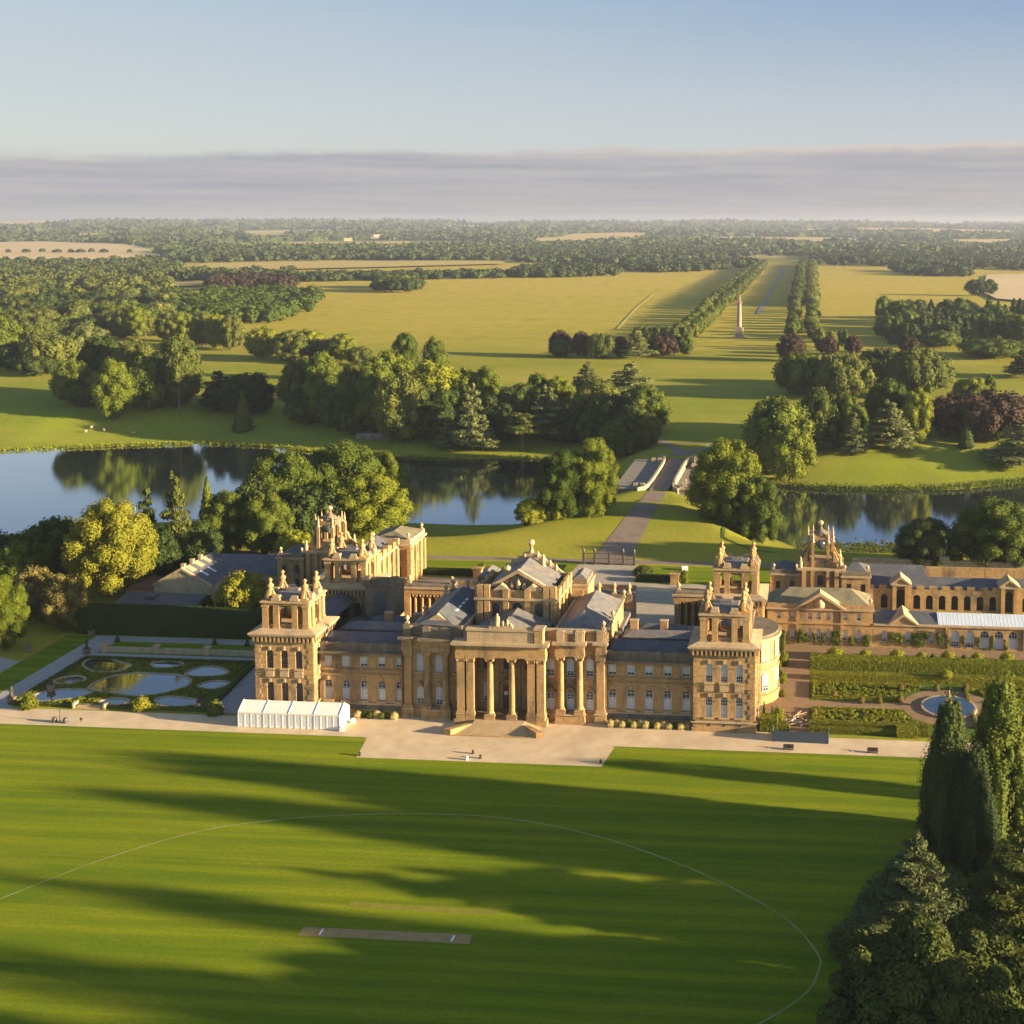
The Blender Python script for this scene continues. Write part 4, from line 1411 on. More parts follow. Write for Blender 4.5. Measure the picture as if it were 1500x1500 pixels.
ac = empty('arcade_range', (105, 85, 0), 0, 'crenellated one storey arcade range with dark arched openings behind the orangery', 'building')
mb = MB()
fra = Fr(0, 0, SOUTH)
asm = [(-17.2, 1.9, 0.4, 4.6, True), (-12.6, 2.3, 0.1, 6.2, True)] + [(-8.0 + 3.55 * i, 1.9, 0.4, 4.6, True) for i in range(7)] + [(17.8, 2.3, 0.1, 6.2, True), (22.5, 1.9, 0.4, 4.6, True), (26, 1.9, 0.4, 4.6, True)]
wall(mb, fra, -23, 34, 0, 6.3, asm, 0, 1.2)
mb.box(-23, 34, -1.5, -1.3, 0, 6.0, 1, fra)
for i in range(15):
    u = -21.2 + 3.55 * i
    if min(abs(u + 12.6), abs(u - 17.8)) > 1.7: mb.box(u - 1.1, u + 1.1, -0.4, 0.1, 6.3, 7.2, 0, fra)
for u in (-12.6, 17.8):
    for s_ in (-1, 1): mb.box(u + s_ * 1.75 - 0.55, u + s_ * 1.75 + 0.55, 0, 0.7, 0, 7.3, 0, fra)
    mb.box(u - 2.6, u + 2.6, -0.5, 0.9, 7.3, 7.7, 2, fra)
    mb.fprism([(u - 2.6, 7.7), (u + 2.6, 7.7), (u, 9.6)], -4, 0.7, fra, 0)
    mb.fprism([(u - 3.1, 7.7), (u - 2.4, 7.7), (u, 9.3), (u + 2.4, 7.7), (u + 3.1, 7.7), (u, 10.0)], -4.2, 1.0, fra, 2)
mb.build('wall', [MT['stone'], MT['dark'], MT['pale'], MT['slate']], ac)
mb = MB()
mb.gable(-23, 34, 0.6, 9.5, 6.3, 8.4, 'x', 2, 2, 0)
mb.box(-24.5, -9, 10.2, 18, 0, 6.4, 1)
mb.gable(-24.6, -4, 9.8, 18.5, 6.4, 9.2, 'x', 1, 1, 0)
mb.box(-4, 34, 18.5, 19.2, 0, 7.4, 1)
mb.build('roof', [MT['slate'], MT['stone']], ac)

cw = empty('court_wall', (110, 118, 0), 0, 'long plain stone wall closing the kitchen court in front of the dark trees', 'wall')
mb = MB()
mb.box(-30, 40, -1.2, 0, 0, 5.2, 0)
mb.box(-30.3, 40.3, -1.5, 0.3, 5.2, 5.6, 1)
for u, w, h in ((-2, 1.6, 6.9), (9, 1.6, 6.4), (22, 5.0, 6.8), (38, 1.6, 6.6)): mb.box(u - w, u + w, -1.35, 0.15, 5.6, h, 0)
mb.build('wall', [MT['rubble'], MT['pale']], cw)


def lantern(parent, cx, cy, z, hw, h):
    """open gate-tower lantern of clustered piers and pinnacles under a gilded ball"""
    mb = MB()
    mb.box(cx - hw - 0.6, cx + hw + 0.6, cy - hw - 0.6, cy + hw + 0.6, z - 0.6, z, 1)
    for sx in (-1, 1):
        for sy in (-1, 1):
            x, y = cx + sx * (hw - 0.45), cy + sy * (hw - 0.45)
            mb.box(x - 0.5, x + 0.5, y - 0.5, y + 0.5, z, z + h * 0.8, 0)
            mb.box(x - 0.65, x + 0.65, y - 0.65, y + 0.65, z + h * 0.8, z + h * 0.85, 1)
            for ex, ey in ((sx * 1.35, 0), (0, sy * 1.35)):
                mb.box(x + ex - 0.42, x + ex + 0.42, y + ey - 0.42, y + ey + 0.42, z - 2.4, z + h * 0.62, 0)
                mb.lathe(x + ex, y + ey, [(0.55, z + h * 0.62), (0.5, z + h * 0.66), (0.26, z + h * 0.70), (0.36, z + h * 0.80), (0.24, z + h * 0.86), (0.08, z + h * 1.02)], 8, 1)
    mb.box(cx - hw, cx + hw, cy - hw, cy + hw, z + h * 0.68, z + h * 0.8, 0)
    for ang in (SOUTH, EAST, NORTH, WEST):
        fr = Fr(cx + hw * math.cos(ang), cy + hw * math.sin(ang), ang)
        w = 2 * (hw - 0.95)
        a = arc(0, w, z + h * 0.68 - w / 2)
        mb.fprism([(w / 2, z + h * 0.68)] + a[:5], -0.8, -0.1, fr, 0)
        mb.fprism([(-w / 2, z + h * 0.68)] + a[4:], -0.8, -0.1, fr, 0)
    mb.lathe(cx, cy, [(hw * 0.9, z + h * 0.8), (hw * 0.75, z + h * 0.88), (hw * 0.3, z + h * 0.98), (0.35, z + h * 1.08), (0.4, z + h * 1.12)], 12, 2)
    mb.build('lantern', SM, parent)
    r = 0.75
    mb = MB().lathe(cx, cy, [(r * math.sin(t) + 0.01, z + h * 1.12 + r - r * math.cos(t)) for t in np.linspace(0, math.pi, 9)], 12, 0)
    mb.build('gilded_ball', MT['gold'], parent)


def court_gate(px, py, name, label, mirror):
    root = empty(name, (px, py, 0), 0, label, 'tower')
    mb = MB()
    for ang in (SOUTH, EAST, NORTH, WEST):
        fr = Fr(6.0 * math.cos(ang), 4.6 * math.sin(ang) if ang in (SOUTH, NORTH) else 0, ang)
        if ang in (EAST, WEST): fr = Fr(6.0 * math.cos(ang), 0, ang)
        half = 6.0 if ang in (SOUTH, NORTH) else 4.6
        wall(mb, fr, -half, half, 0, 12, [(0, 2.6, 0.2, 6.0, True), (0, 1.7, 7.6, 10.6, True)], 0, 1.6)
        mb.box(-half - 0.2, half + 0.2, -0.3, 0.3, 6.6, 7.1, 1, fr)
        for s_ in (-1, 1):
            mb.box(s_ * 2.2 - 0.5, s_ * 2.2 + 0.5, 0, 0.8, 0, 12.0, 0, fr)
            if half > 5: mb.box(s_ * 4.6 - 0.6, s_ * 4.6 + 0.6, 0, 1.0, 0, 12.0, 0, fr)
    mb.box(-5.2, 5.2, -3.8, 3.8, 0.5, 11.8, 4)
    mb.box(-6.6, 6.6, -5.2, 5.2, 12, 12.6, 1)
    # stepped attic with big volutes
    mb.box(-4.6, 4.6, -3.6, 3.6, 12.6, 14.2, 0)
    for s_ in (-1, 1):
        fr = Fr(0, 0, SOUTH)
        for dd in (-3.4, 2.4):
            mb.fprism([(s_ * 3.6, 14.2), (s_ * 6.4, 12.6), (s_ * 6.6, 13.4), (s_ * 5.6, 14.2), (s_ * 4.8, 15.0), (s_ * 4.2, 16.6), (s_ * 3.6, 17.0)][::s_], dd, dd + 1.0, fr, 0)
        mb.lathe(s_ * 5.6, -4.2, [(0.5, 12.6), (0.6, 14.0), (0.3, 14.6), (0.4, 15.0), (0.1, 15.8)], 8, 1)
        mb.lathe(s_ * 5.6, 4.2, [(0.5, 12.6), (0.6, 14.0), (0.3, 14.6), (0.4, 15.0), (0.1, 15.8)], 8, 1)
    body = mb.build('gatehouse', SM, root)
    lantern(root, 0, 0, 14.6, 2.6, 8.2)
    mb = MB().lathe(0, 0, [(0.01, 0), (1.15, 0), (1.15, 0.12), (0.01, 0.12)], 20, 0)
    o = mb.build('clock_face', MT['glass'], root)
    o.rotation_euler = (R(90), 0, 0)
    o.location = (0, -2.55, 18.9)
    # flanking wings with rusticated walls and roofs
    for s_ in (-1, 1):
        w0, w1 = sorted((s_ * 6.0, s_ * 14.0))
        mb = MB()
        fr = Fr((w0 + w1) / 2, -5.5 if s_ * mirror > 0 else -4.5, SOUTH)
        wall(mb, fr, -4, 4, 0, 10.4, [(-2, 1.4, 1, 4.6, True), (2, 1.4, 1, 4.6, True), (-2, 1.3, 6.4, 8.6, False), (2, 1.3, 6.4, 8.6, False)])
        d_ = 11
        mb.box(-4, 4, -d_, -0.6, 0, 10.3, 0, fr)
        mb.box(-4.3, 4.3, -d_ - 0.3, 0.5, 10.4, 10.9, 1, fr)
        mb.box(-4, 4, -0.5, 0.1, 10.9, 12.0, 2, fr)
        e = w1 if s_ > 0 else w0
        f2 = Fr(e, 1, EAST if s_ > 0 else WEST)
        wall(mb, f2, -6.5, 6.5, 0, 10.4, [(-3, 1.4, 1, 4.6, True), (1, 1.4, 1, 4.6, True), (-3, 1.3, 6.4, 8.6, False), (1, 1.3, 6.4, 8.6, False)])
        wg = mb.build('gate_wing', SM, root)
        for u in (-2, 2):
            window(wg, fr, u, 1.4, 1, 4.6, True, 'dark', bars=(1, 3))
            window(wg, fr, u, 1.3, 6.4, 8.6, False, 'dark', bars=(1, 1))
        mb = MB()
        mb.gable(w0 + 0.2, w1 - 0.2, -4.2, 6.5, 10.9, 13.0, 'x', 3, 3, 4)
        mb.build('roof', SM, wg)
        for q in (w0 + 0.8, w1 - 0.8): urn_mb(q, -4.6, 12.0, 1.8).build('urn', MT['pale'], wg)
    return root


court_gate(69.6, 86.0, 'clock_tower', 'pinnacled gate tower with blue clock face and gilded ball behind the pedimented range', 1)
court_gate(-76.0, 90.0, 'gate_tower', 'pinnacled gate tower with gilded ball against the trees west of the courtyard', -1)

sr = empty('stable_range', (-62, 80, 0), 0, 'sunlit stone range with tall end pavilion along the west side of the courtyard', 'building')
mb = MB()
fe = Fr(5, -2, EAST)
ops = [(u, 1.8, 1.0, 5.2, True) for u in (-13, -9, -5, -1, 3, 7, 11)] + [(u, 1.5, 7.2, 9.2, False) for u in (-13, -9, -5, -1, 3, 7, 11)]
wall(mb, fe, -18, 14, 0, 10.2, ops)
wall(mb, Fr(0, -20, SOUTH), -5, 5, 0, 10.2, [(0, 1.5, 1, 4.6, True), (0, 1.4, 7.2, 9.2, False)])
mb.box(-5, 4.4, -19.4, 12, 0, 10.1, 0)
mb.box(-5.4, 5.6, -20.6, 12, 10.2, 10.8, 1)
for i in range(9):
    y = -19 + i * 4
    mb.box(4.0, 5.5, y - 0.5, y + 0.5, 0, 10.2, 0)
    mb.box(4.0, 5.7, y - 0.6, y + 0.6, 10.8, 12.3, 0)
mb.box(4.2, 5.2, -20, 12, 10.8, 11.7, 0)
wl = mb.build('wall', SM, sr)
for o_ in ops: window(wl, fe, *o_[:4], o_[4], 'dark', bars=(1, 2))
mb = MB()
mb.gable(-5, 4.0, -19.5, 12, 10.8, 13.2, 'y', 3, 0, 4)
mb.build('roof', SM, sr)
mb = MB()
pe = Fr(8.2, 22.0, EAST)
wall(mb, pe, -6.5, 6.5, 0, 12.0, [(0, 2.0, 1.0, 6.2, True), (0, 1.8, 8.0, 10.4, False)])
ps = Fr(2.2, 15.5, SOUTH)
wall(mb, ps, -6, 6, 0, 12.0, [(2.4, 1.6, 1.0, 6.0, True), (2.4, 1.5, 8.0, 10.2, False)])
mb.box(-3.8, 7.5, 16.2, 28, 0, 11.9, 0)
for u in (-5.9, -2.2, 2.2, 5.9):
    mb.box(u - 0.6, u + 0.6, 0, 0.6, 0, 11.2, 0, pe)
    mb.box(u - 0.6, u + 0.6, 0, 0.6, 0, 11.2, 0, ps)
mb.box(-4.4, 8.9, 14.8, 29.2, 12.0, 12.6, 1)
mb.box(-4.0, 8.4, 15.3, 28.7, 12.6, 14.0, 1)
mb.gable(-3.2, 7.6, 16, 28, 14.0, 15.8, 'y', 3, 3, 6)
for ch in sr.children: ch.scale.z = 1.22
pv = mb.build('pavilion', SM, sr)
window(pv, pe, 0, 2.0, 1.0, 6.2, True, 'dark', bars=(2, 4))
window(pv, pe, 0, 1.8, 8.0, 10.4, False, 'dark', bars=(2, 2))
window(pv, ps, 2.4, 1.6, 1.0, 6.0, True, 'dark', bars=(2, 4))
for q in ((7.6, 16), (7.6, 28), (-3.2, 16)): urn_mb(*q, 14.0, 2.0).build('urn', MT['pale'], pv)

# service buildings west of the palace
sb = empty('service_barn', (-114, 84, 0), 0, 'rubble stone barn with slate gable and skylights behind the tall dark hedge', 'barn')
mb = MB()
f0 = Fr(0, -9, SOUTH)
mb.fprism([(-8.5, 0), (8.5, 0), (8.5, 4.8), (0, 9.4), (-8.5, 4.8)], -0.6, 0.0, f0, 0)
mb.box(-8.5, 8.5, -8.4, 8, 0, 4.8, 0)
mb.fprism([(-9.0, 4.7), (-8.4, 4.6), (0, 9.2), (8.4, 4.6), (9.0, 4.7), (0, 9.9)], -0.7, 0.25, f0, 1)
mb.box(8.5, 33, 2.5, 13, 0, 5.0, 0)
mb.box(-3, 9, -15, -9.1, 0, 2.6, 0)
mb.build('wall', [MT['rubble'], MT['pale']], sb)
mb = MB()
mb.gable(-8.9, 8.9, -8.3, 9, 4.8, 9.6, 'y', 0, 0, 0)
mb.gable(2.0, 33.4, 2.0, 13.6, 5.0, 9.4, 'x', 0, 0, 0)
for y in (-7.4, -2.6, 2.0): mb.add([(0.02, y, 9.62), (2.6, y, 8.26), (2.6, y + 2.4, 8.26), (0.02, y + 2.4, 9.62)], [(0, 1, 2, 3)], 2)
for y, u in ((-5.2, 3.4), (-1.2, 3.6)):
    z0_, z1_ = 9.6 - u * 0.539 + 0.06, 9.6 - (u + 2.4) * 0.539 + 0.06
    mb.add([(u, y, z0_), (u + 2.4, y, z1_), (u + 2.4, y + 1.0, z1_), (u, y + 1.0, z0_)], [(0, 1, 2, 3)], 1)
mb.build('roof', [MT['slate'], MT['skylit'], MT['pale']], sb)
for y in (-7.9, -3.0, 1.6): MB().box(-0.5, 0.5, y - 0.5, y + 0.5, 9.2, 10.5, 0).box(-0.6, 0.6, y - 0.6, y + 0.6, 10.5, 10.7, 0).build('chimney', MT['pale'], sb)

ls = empty('lean_to_shed', (-117, 68.5, 0), 0, 'long low shed with a flat dark slate roof between the barn and the tall hedge', 'shed')
mb = MB()
mb.box(-11, 12, -3, 3.2, 0, 2.2, 1)
mb.add([(-11.4, -3.4, 2.2), (12.4, -3.4, 2.2), (12.4, 3.4, 3.4), (-11.4, 3.4, 3.4), (-11.4, 3.4, 2.2), (12.4, 3.4, 2.2)], [(0, 1, 2, 3), (0, 3, 4), (1, 5, 2), (3, 2, 5, 4)], 0)
mb.box(-4, -1, -1, 1.5, 3.0, 3.6, 0)
mb.build('shed_body', [MT['slate'], MT['rubble']], ls)
rs = empty('tiled_shed', (-128, 83, 0), 0, 'low outbuilding with a dull red tiled roof left of the barn', 'shed')
mb = MB()
mb.box(-4, 4, -6, 7, 0, 2.6, 1)
mb.gable(-4.5, 4.5, -6.5, 7.5, 2.6, 4.6, 'y', 0, 0, 0)
mb.build('shed_body', [MT['redroof'], MT['rubble']], rs)

# ------------------------------------------------------------------ courtyard, drive, bridge, column
sheet('courtyard', [(-57, 45), (57, 45), (57, 104), (13, 104), (11, 122.6), (-7.5, 122.6), (-9, 104), (-57, 104)], 0.02, MT['courtgravel'])
sheet('courtyard_sunlit_strip', [(-57, 96.2), (57, 96.2), (57, 101.0), (-57, 101.0)], 0.028, MT['gravel'])  # warm pale strip: sunlight across the court put into the colour
sheet('west_sunlit_patch', [(-56.5, 72), (-30, 72), (-30, 96), (-56.5, 96)], 0.026, MT['gravel'])  # paler gravel colour paints the sunlit west part of the court
sheet('north_lawn', [(-57, 104), (-9, 104), (-8, 122.5), (-90, 122.5), (-90, 110), (-57, 110)], 0.022, LAWN)
sheet('north_lawn', [(13, 104), (56, 104), (56, 122.5), (12, 122.5)], 0.022, LAWN)


def ribbon(name, pts, w, off, m, kind='structure', w1=None, n=0):
    """road that follows the terrain along a polyline"""
    P = [np.array(p, float) for p in pts]
    seg = []
    for a, b in zip(P, P[1:]):
        k_ = max(2, int(np.hypot(*(b - a)) / 6.0))
        seg += [a + (b - a) * i / k_ for i in range(k_)]
    seg.append(P[-1])
    seg = np.array(seg)
    tg = np.gradient(seg, axis=0)
    tg /= np.linalg.norm(tg, axis=1)[:, None]
    nm = np.stack([-tg[:, 1], tg[:, 0]], -1)
    ww = np.linspace(w, w if w1 is None else w1, len(seg))[:, None] / 2
    K = 5
    vs, fs = [], []
    for j in range(K):
        t = -1 + 2 * j / (K - 1)
        q = seg + nm * ww * t
        z = hmap(q[:, 0], q[:, 1]) + off
        vs.append(np.column_stack([q, z]))
    vs = np.concatenate(vs)
    L = len(seg)
    for j in range(K - 1):
        for i in range(L - 1):
            fs.append((j * L + i, (j + 1) * L + i, (j + 1) * L + i + 1, j * L + i + 1))
    me = bpy.data.meshes.new(name)
    me.from_pydata([tuple(map(float, v)) for v in vs], [], fs)
    me.materials.append(m)
    me.update()
    if me.polygons[0].normal.z < 0: me.flip_normals()
    o = link(name, me)
    if kind: o['kind'] = kind
    return o


ribbon('lane', [(-160, 125.5), (160, 126.5)], 4.0, 0.035, MT['road'])
ribbon('drive', [(1.8, 123), (1.8, 132), (2.0, 180), (2.6, 238)], 12.5, 0.06, MT['road'], w1=7.6)
ribbon('fork_road', [(2.6, 302), (1, 322), (-14, 352), (-30, 380)], 6, 0.10, MT['road'], w1=4)
ribbon('fork_road', [(3.4, 304), (7, 320), (24, 342), (44, 360)], 5.5, 0.13, MT['road'], w1=4)
ribbon('cross_path', [(-20, 341), (0, 341), (24, 341)], 2.4, 0.16, MT['road'])
a_, b_ = ground(1110, 460), ground(1149, 393)
ribbon('avenue_track', [a_[:2], b_[:2]], 4.5, 0.5, mat('worn_track', (0.20, 0.19, 0.17), (0.24, 0.22, 0.19), 0.02), w1=7)
ribbon('field_track', [ground(905, 482)[:2], ground(932, 452)[:2], ground(958, 430)[:2]], 3.5, 0.4, mat('mown_track', (0.42, 0.33, 0.06), (0.45, 0.35, 0.08), 0.02))

br = empty('stone_bridge', (2.8, 269, -2), 0, 'broad pale stone bridge with parapets carrying the drive over the lake', 'bridge')
mb = MB()
for ang, ox in ((EAST, 19), (WEST, -19)):
    wall(mb, Fr(ox, 0, ang), -33, 33, -14, -1.2, [(0, 21, -13.8, -3.0, True), (-19, 4, -13.8, -6.5, True), (19, 4, -13.8, -6.5, True)], 0, 30 if ang == EAST else 1.5)
mb.box(-18.8, 18.8, -33, 33, -2.0, -1.1, 0)
for y in (-33, 33): mb.box(-19, 19, y - 1, y + 1, -14, -1.2, 0)
mb.build('span', [MT['bridge']], br)
mb = MB()
mb.box(-3.9, 3.9, -33.5, 33.5, -1.1, 0.72, 0)
mb.build('roadway', MT['road'], br)
for s_ in (-1, 1):
    mb = MB()
    pts = [(s_ * 8.6, -36.5), (s_ * 6.4, -33), (s_ * 5.3, -27), (s_ * 4.9, -15), (s_ * 4.9, 15), (s_ * 5.3, 27), (s_ * 6.4, 33), (s_ * 8.6, 36)]
    for (ax, ay), (bx, by) in zip(pts, pts[1:]):
        ang = math.atan2(by - ay, bx - ax)
        L = math.hypot(bx - ax, by - ay)
        f_ = Fr((ax + bx) / 2, (ay + by) / 2, ang - R(90))
        mb.box(-L / 2, L / 2, -0.35, 0.35, -1.3, 1.9, 0, f_)
        mb.box(-L / 2, L / 2, -0.5, 0.5, 1.9, 2.2, 0, f_)
    mb.build('parapet', MT['rubble'], br)
for s_ in (-1, 1):
    if s_ < 0:
        # the west side is one long flat-topped block
        mb = MB()
        f_ = Fr(-12.6, -32, SOUTH)
        wall(mb, f_, -6.2, 6.2, -13.5, 0.3, [(-1, 3, -9, -4, True)])
        mb.box(-6.2, 6.2, -60, -0.7, -13.5, 0.25, 0, f_)
        mb.box(-6.7, 6.7, -60.5, 0.5, 0.3, 0.9, 0, f_)
        for q in (-29.5, 24.0):
            for u in (-10.2, -7.4): mb.box(u - 0.9, u + 0.9, q - 0.9, q + 0.9, 0.9, 2.6, 1)
        mb.build('side_block', [MT['bridge'], MT['rubble']], br)
        continue
    for y in (-24, 24):
        mb = MB()
        cx = s_ * 13.5
        f_ = Fr(cx, y - 6, SOUTH)
        wall(mb, f_, -5, 5, -13.5, 0.2, [(0, 3, -9, -4, True)])
        mb.box(-5, 5, -12, -0.7, -13.5, 0.1, 0, f_)
        wall(mb, Fr(cx + s_ * 5.02, y, EAST if s_ > 0 else WEST), -6, 6, -13.5, 0.2, [(0, 3, -9, -4, True)])
        mb.box(-5.5, 5.5, -12.6, 0.5, 0.2, 0.8, 1, f_)
        for q in (-3.8, 3.8): mb.box(cx + q - 0.8, cx + q + 0.8, y - 1, y + 1, 0.8, 3.4, 1)
        mb.build('corner_block', [MT['bridge'], MT['rubble'], MT['bridge']], br)

vc = empty('victory_column', (-6.3, 870, 0), 0, 'tall pinkish stone column topped by a statue standing in the grass avenue', 'column')
h0 = float(hmap(-6.3, 870))
vc.location.z = h0
mb = MB()
mb.box(-7.5, 7.5, -7.5, 7.5, -1, 0.5, 0)
mb.box(-6.2, 6.2, -6.2, 6.2, 0.5, 1.0, 0)
mb.box(-4.0, 4.0, -4.0, 4.0, 1.0, 2.2, 1)
mb.box(-3.4, 3.4, -3.4, 3.4, 2.2, 8.2, 1)
mb.box(-4.0, 4.0, -4.0, 4.0, 8.2, 9.2, 1)
for a in range(4):
    t = a * math.pi / 2
    mb.box(2.2 * math.cos(t + .785) * 1.4 - 1, 2.2 * math.cos(t + .785) * 1.4 + 1, 2.2 * math.sin(t + .785) * 1.4 - 1, 2.2 * math.sin(t + .785) * 1.4 + 1, 9.2, 10.4, 1)
mb.build('pedestal', [MT['pale'], MT['column']], vc)
mb = MB()
mb.lathe(0, 0, [(2.6, 9.2), (2.6, 9.9), (2.15, 10.3), (2.1, 18), (1.8, 31.5), (1.9, 32), (2.5, 33.4)], 20, 0)
mb.box(-2.6, 2.6, -2.6, 2.6, 33.4, 34.0, 0)
mb.lathe(0, 0, [(1.3, 34), (1.3, 36.2), (1.5, 36.4)], 12, 0)
mb.build('shaft', MT['column'], vc)
figure_mb(0, 0, 36.4, 5.0).build('statue', MT['column'], vc)

# entrance gate
gt = empty('entrance_gate', (2, 122.3, 0), 0, 'black iron entrance screen and double gate at the head of the drive', 'gate')
mb = MB()
for x in (-8.2, -4.6, 0.0, 4.6, 8.2): mb.box(x - 0.35, x + 0.35, -0.35, 0.35, 0, 4.6 if abs(x) < 6 else 3.9, 0, taper=0.05)
for x in (-8.2, -4.6, 4.6, 8.2): mb.lathe(x, 0, [(0.3, 3.9), (0.45, 4.8), (0.1, 5.4)], 8, 0)
mb.build('gate_pier', MT['iron'], gt)
for i, (x0, x1) in enumerate(((-7.85, -4.95), (-4.25, -0.35), (0.35, 4.25), (4.95, 7.85))):
    mb = MB()
    for z in (0.3, 1.9, 3.5): mb.box(x0, x1, -0.05, 0.05, z, z + 0.12, 0)
    n = int((x1 - x0) / 0.32)
    for j in range(n + 1):
        x = x0 + (x1 - x0) * j / n
        mb.box(x - 0.035, x + 0.035, -0.035, 0.035, 0.1, 3.9, 0)
    mb.build('gate_leaf', MT['iron'], gt)
for x, lab in ((-35.5, 'stout stone pier with a clipped top at the north west corner of the courtyard'), (25.5, 'stout stone pier with a green bush beside it at the north east of the courtyard')):
    t = empty('court_pier', (x, 104.2, 0), 0, lab, 'pier')
    MB().box(-1.4, 1.4, -1.4, 1.4, 0, 0.6, 0).box(-1.2, 1.2, -1.2, 1.2, 0.6, 3.0, 0).box(-1.5, 1.5, -1.5, 1.5, 3.0, 3.4, 0).build('pier_body', MT['stone'], t)

# ------------------------------------------------------------------ terrace furniture
tn = empty('marquee', (-45.2, -3.7, 0), 0, 'long white frame marquee of four bays on the gravel below the left tower', 'tent')
mb = MB()
L, Dp, ze, zr = 11.3, 2.6, 3.3, 5.0
nb = 4
for i in range(nb):
    x0, x1 = -L + 2 * L * i / nb, -L + 2 * L * (i + 1) / nb
    mb = MB()
    e = 0.05
    mb.add([(x0 + e, -Dp - 0.1, ze), (x1 - e, -Dp - 0.1, ze), (x1 - e, 0, zr), (x0 + e, 0, zr), (x0 + e, Dp + 0.1, ze), (x1 - e, Dp + 0.1, ze)],
           [(0, 1, 2, 3), (3, 2, 5, 4)], 0)
    mb.box(x0 + e, x1 - e, -Dp - 0.12, -Dp - 0.06, ze - 0.3, ze + 0.02, 0)
    mb.build('roof_canvas', MT['tent'], tn)
    for s_ in (-1, 1):
        mb = MB()
        y = s_ * Dp
        mb.box(x0 + 0.2, x1 - 0.2, y - 0.03, y + 0.03, 0.05, ze, 1)
        for j in range(4):
            w = (x1 - x0) / 4
            xm = x0 + w * (j + 0.5)
            mb.box(xm - w * 0.22, xm + w * 0.22, y - 0.045, y + 0.045, 0.5, ze - 0.5, 2)
            mb.box(x0 + w * j - 0.12, x0 + w * j + 0.12, y - 0.08, y + 0.08, 0, ze, 0)
        mb.build('wall_panel', [MT['tent'], MT['white'], MT['tentpanel']], tn)
for x in (-L, L):
    mb = MB()
    f_ = Fr(x, 0, EAST)
    mb.fprism([(-Dp, 0), (Dp, 0), (Dp, ze), (0, zr), (-Dp, ze)], -0.04, 0.04, f_, 0)
    mb.build('gable_end', MT['tent'], tn)
mb = MB()
for i in range(nb + 1):
    x = -L + 2 * L * i / nb
    mb.tube([(x, -Dp - 0.12, ze + 0.03), (x, 0, zr + 0.04), (x, Dp + 0.12, ze + 0.03)], 0.09, 5, 0)
    for s_ in (-1, 1): mb.box(x - 0.1, x + 0.1, s_ * Dp - 0.1, s_ * Dp + 0.1, 0, ze, 0)
mb.build('frame', MT['tentpanel'], tn)
for i, (x, y) in enumerate(((-32.6, -2.2), (-33.3, -6.6))):
    t = empty('weight_block', (x, y, 0), 0, ('white ballast block by the far corner of the marquee', 'white ballast block by the near right corner of the marquee')[i], 'block')
    MB().box(-0.45, 0.45, -0.45, 0.45, 0, 0.85, 0, taper=0.05).box(-0.2, 0.2, -0.2, 0.2, 0.85, 1.0, 0).build('block_body', MT['white'], t)

hb = empty('site_hoarding', (65.4, -3.0, 0), R(-1.5), 'long navy blue site hoarding enclosing the builders yard at the garden corner', 'hoarding')
mb = MB()
for i in range(6):
    x = -5.9 + i * 1.98
    mb.box(x + 0.03, x + 1.95, -1.2, -1.12, 0, 2.25, 0)
mb.box(-5.9, -5.82, -1.1, 2.4, 0, 2.25, 0)
mb.box(5.95, 6.03, -1.1, 3.2, 0, 2.25, 0)
mb.box(-5.9, 6.0, -1.22, -1.1, 2.25, 2.33, 0)
mb.build('hoarding_panel', MT['navy'], hb)
mb = MB()
for i in range(7): mb.box(-5.9 + i * 1.98 - 0.05, -5.9 + i * 1.98 + 0.05, -1.08, -0.9, 0, 2.2, 0)
mb.build('hoarding_post', MT['iron'], hb)
tp = empty('timber_stack', (64.2, 6.0, 0), 0, 'untidy pile of pale scaffold poles and boards behind the navy hoarding', 'timber pile')
mb = MB()
rr = random.Random(3)
for i in range(34):
    x, y, a = rr.uniform(-2.4, 2.6), rr.uniform(-2.5, 3.0), rr.uniform(0, 3.14)
    l = rr.uniform(0.8, 2.4)
    z = rr.uniform(0.1, 0.9)
    f_ = Fr(x, y, a)
    mb.box(-l, l, -0.08, 0.08, z, z + 0.12, rr.choice((0, 0, 1, 2)), f_)
mb.build('boards', [MT['pale'], MT['white'], MT['wood']], tp)
for i, (x, y) in enumerate(((63.0, -7.7), (80.5, -7.8))):
    t = empty('garden_bench', (x, y, 0), 0, ('dark slatted bench on the gravel edge in front of the navy hoarding', 'dark slatted bench on the gravel edge nearest the tall cypresses')[i], 'bench')
    MB().box(-1.1, 1.1, -0.35, 0.25, 0.42, 0.5, 0).build('seat', MT['dark'], t)
    MB().box(-1.1, 1.1, 0.25, 0.33, 0.5, 1.05, 0).build('backrest', MT['dark'], t)
    for s_ in (-1, 1): MB().box(s_ * 0.95 - 0.06, s_ * 0.95 + 0.06, -0.33, 0.3, 0, 0.42, 0).box(s_ * 0.95 - 0.06, s_ * 0.95 + 0.06, -0.33, 0.3, 0.62, 0.7, 0).build('leg', MT['dark'], t)
for i, (px, py) in enumerate(((80, 1058), (96, 1059))):
    p = at(px, py)
    t = empty('litter_bin', (p[0], p[1], 0), 0, ('round black bin left of the thin post on the gravel', 'round black bin right of the thin post on the gravel')[i], 'bin')
    MB().lathe(0, 0, [(0.42, 0), (0.5, 0.3), (0.52, 0.9), (0.36, 1.15), (0.1, 1.25)], 12, 0).build('bin_body', MT['iron'], t)
p = at(88, 1058)
t = empty('thin_post', (p[0], p[1], 0), 0, 'thin dark post standing between two round black bins', 'post')
MB().lathe(0, 0, [(0.16, 0), (0.09, 0.2), (0.07, 2.6), (0.16, 2.7), (0.05, 2.9)], 8, 0).build('post_body', MT['iron'], t)
p = at(119, 1059)
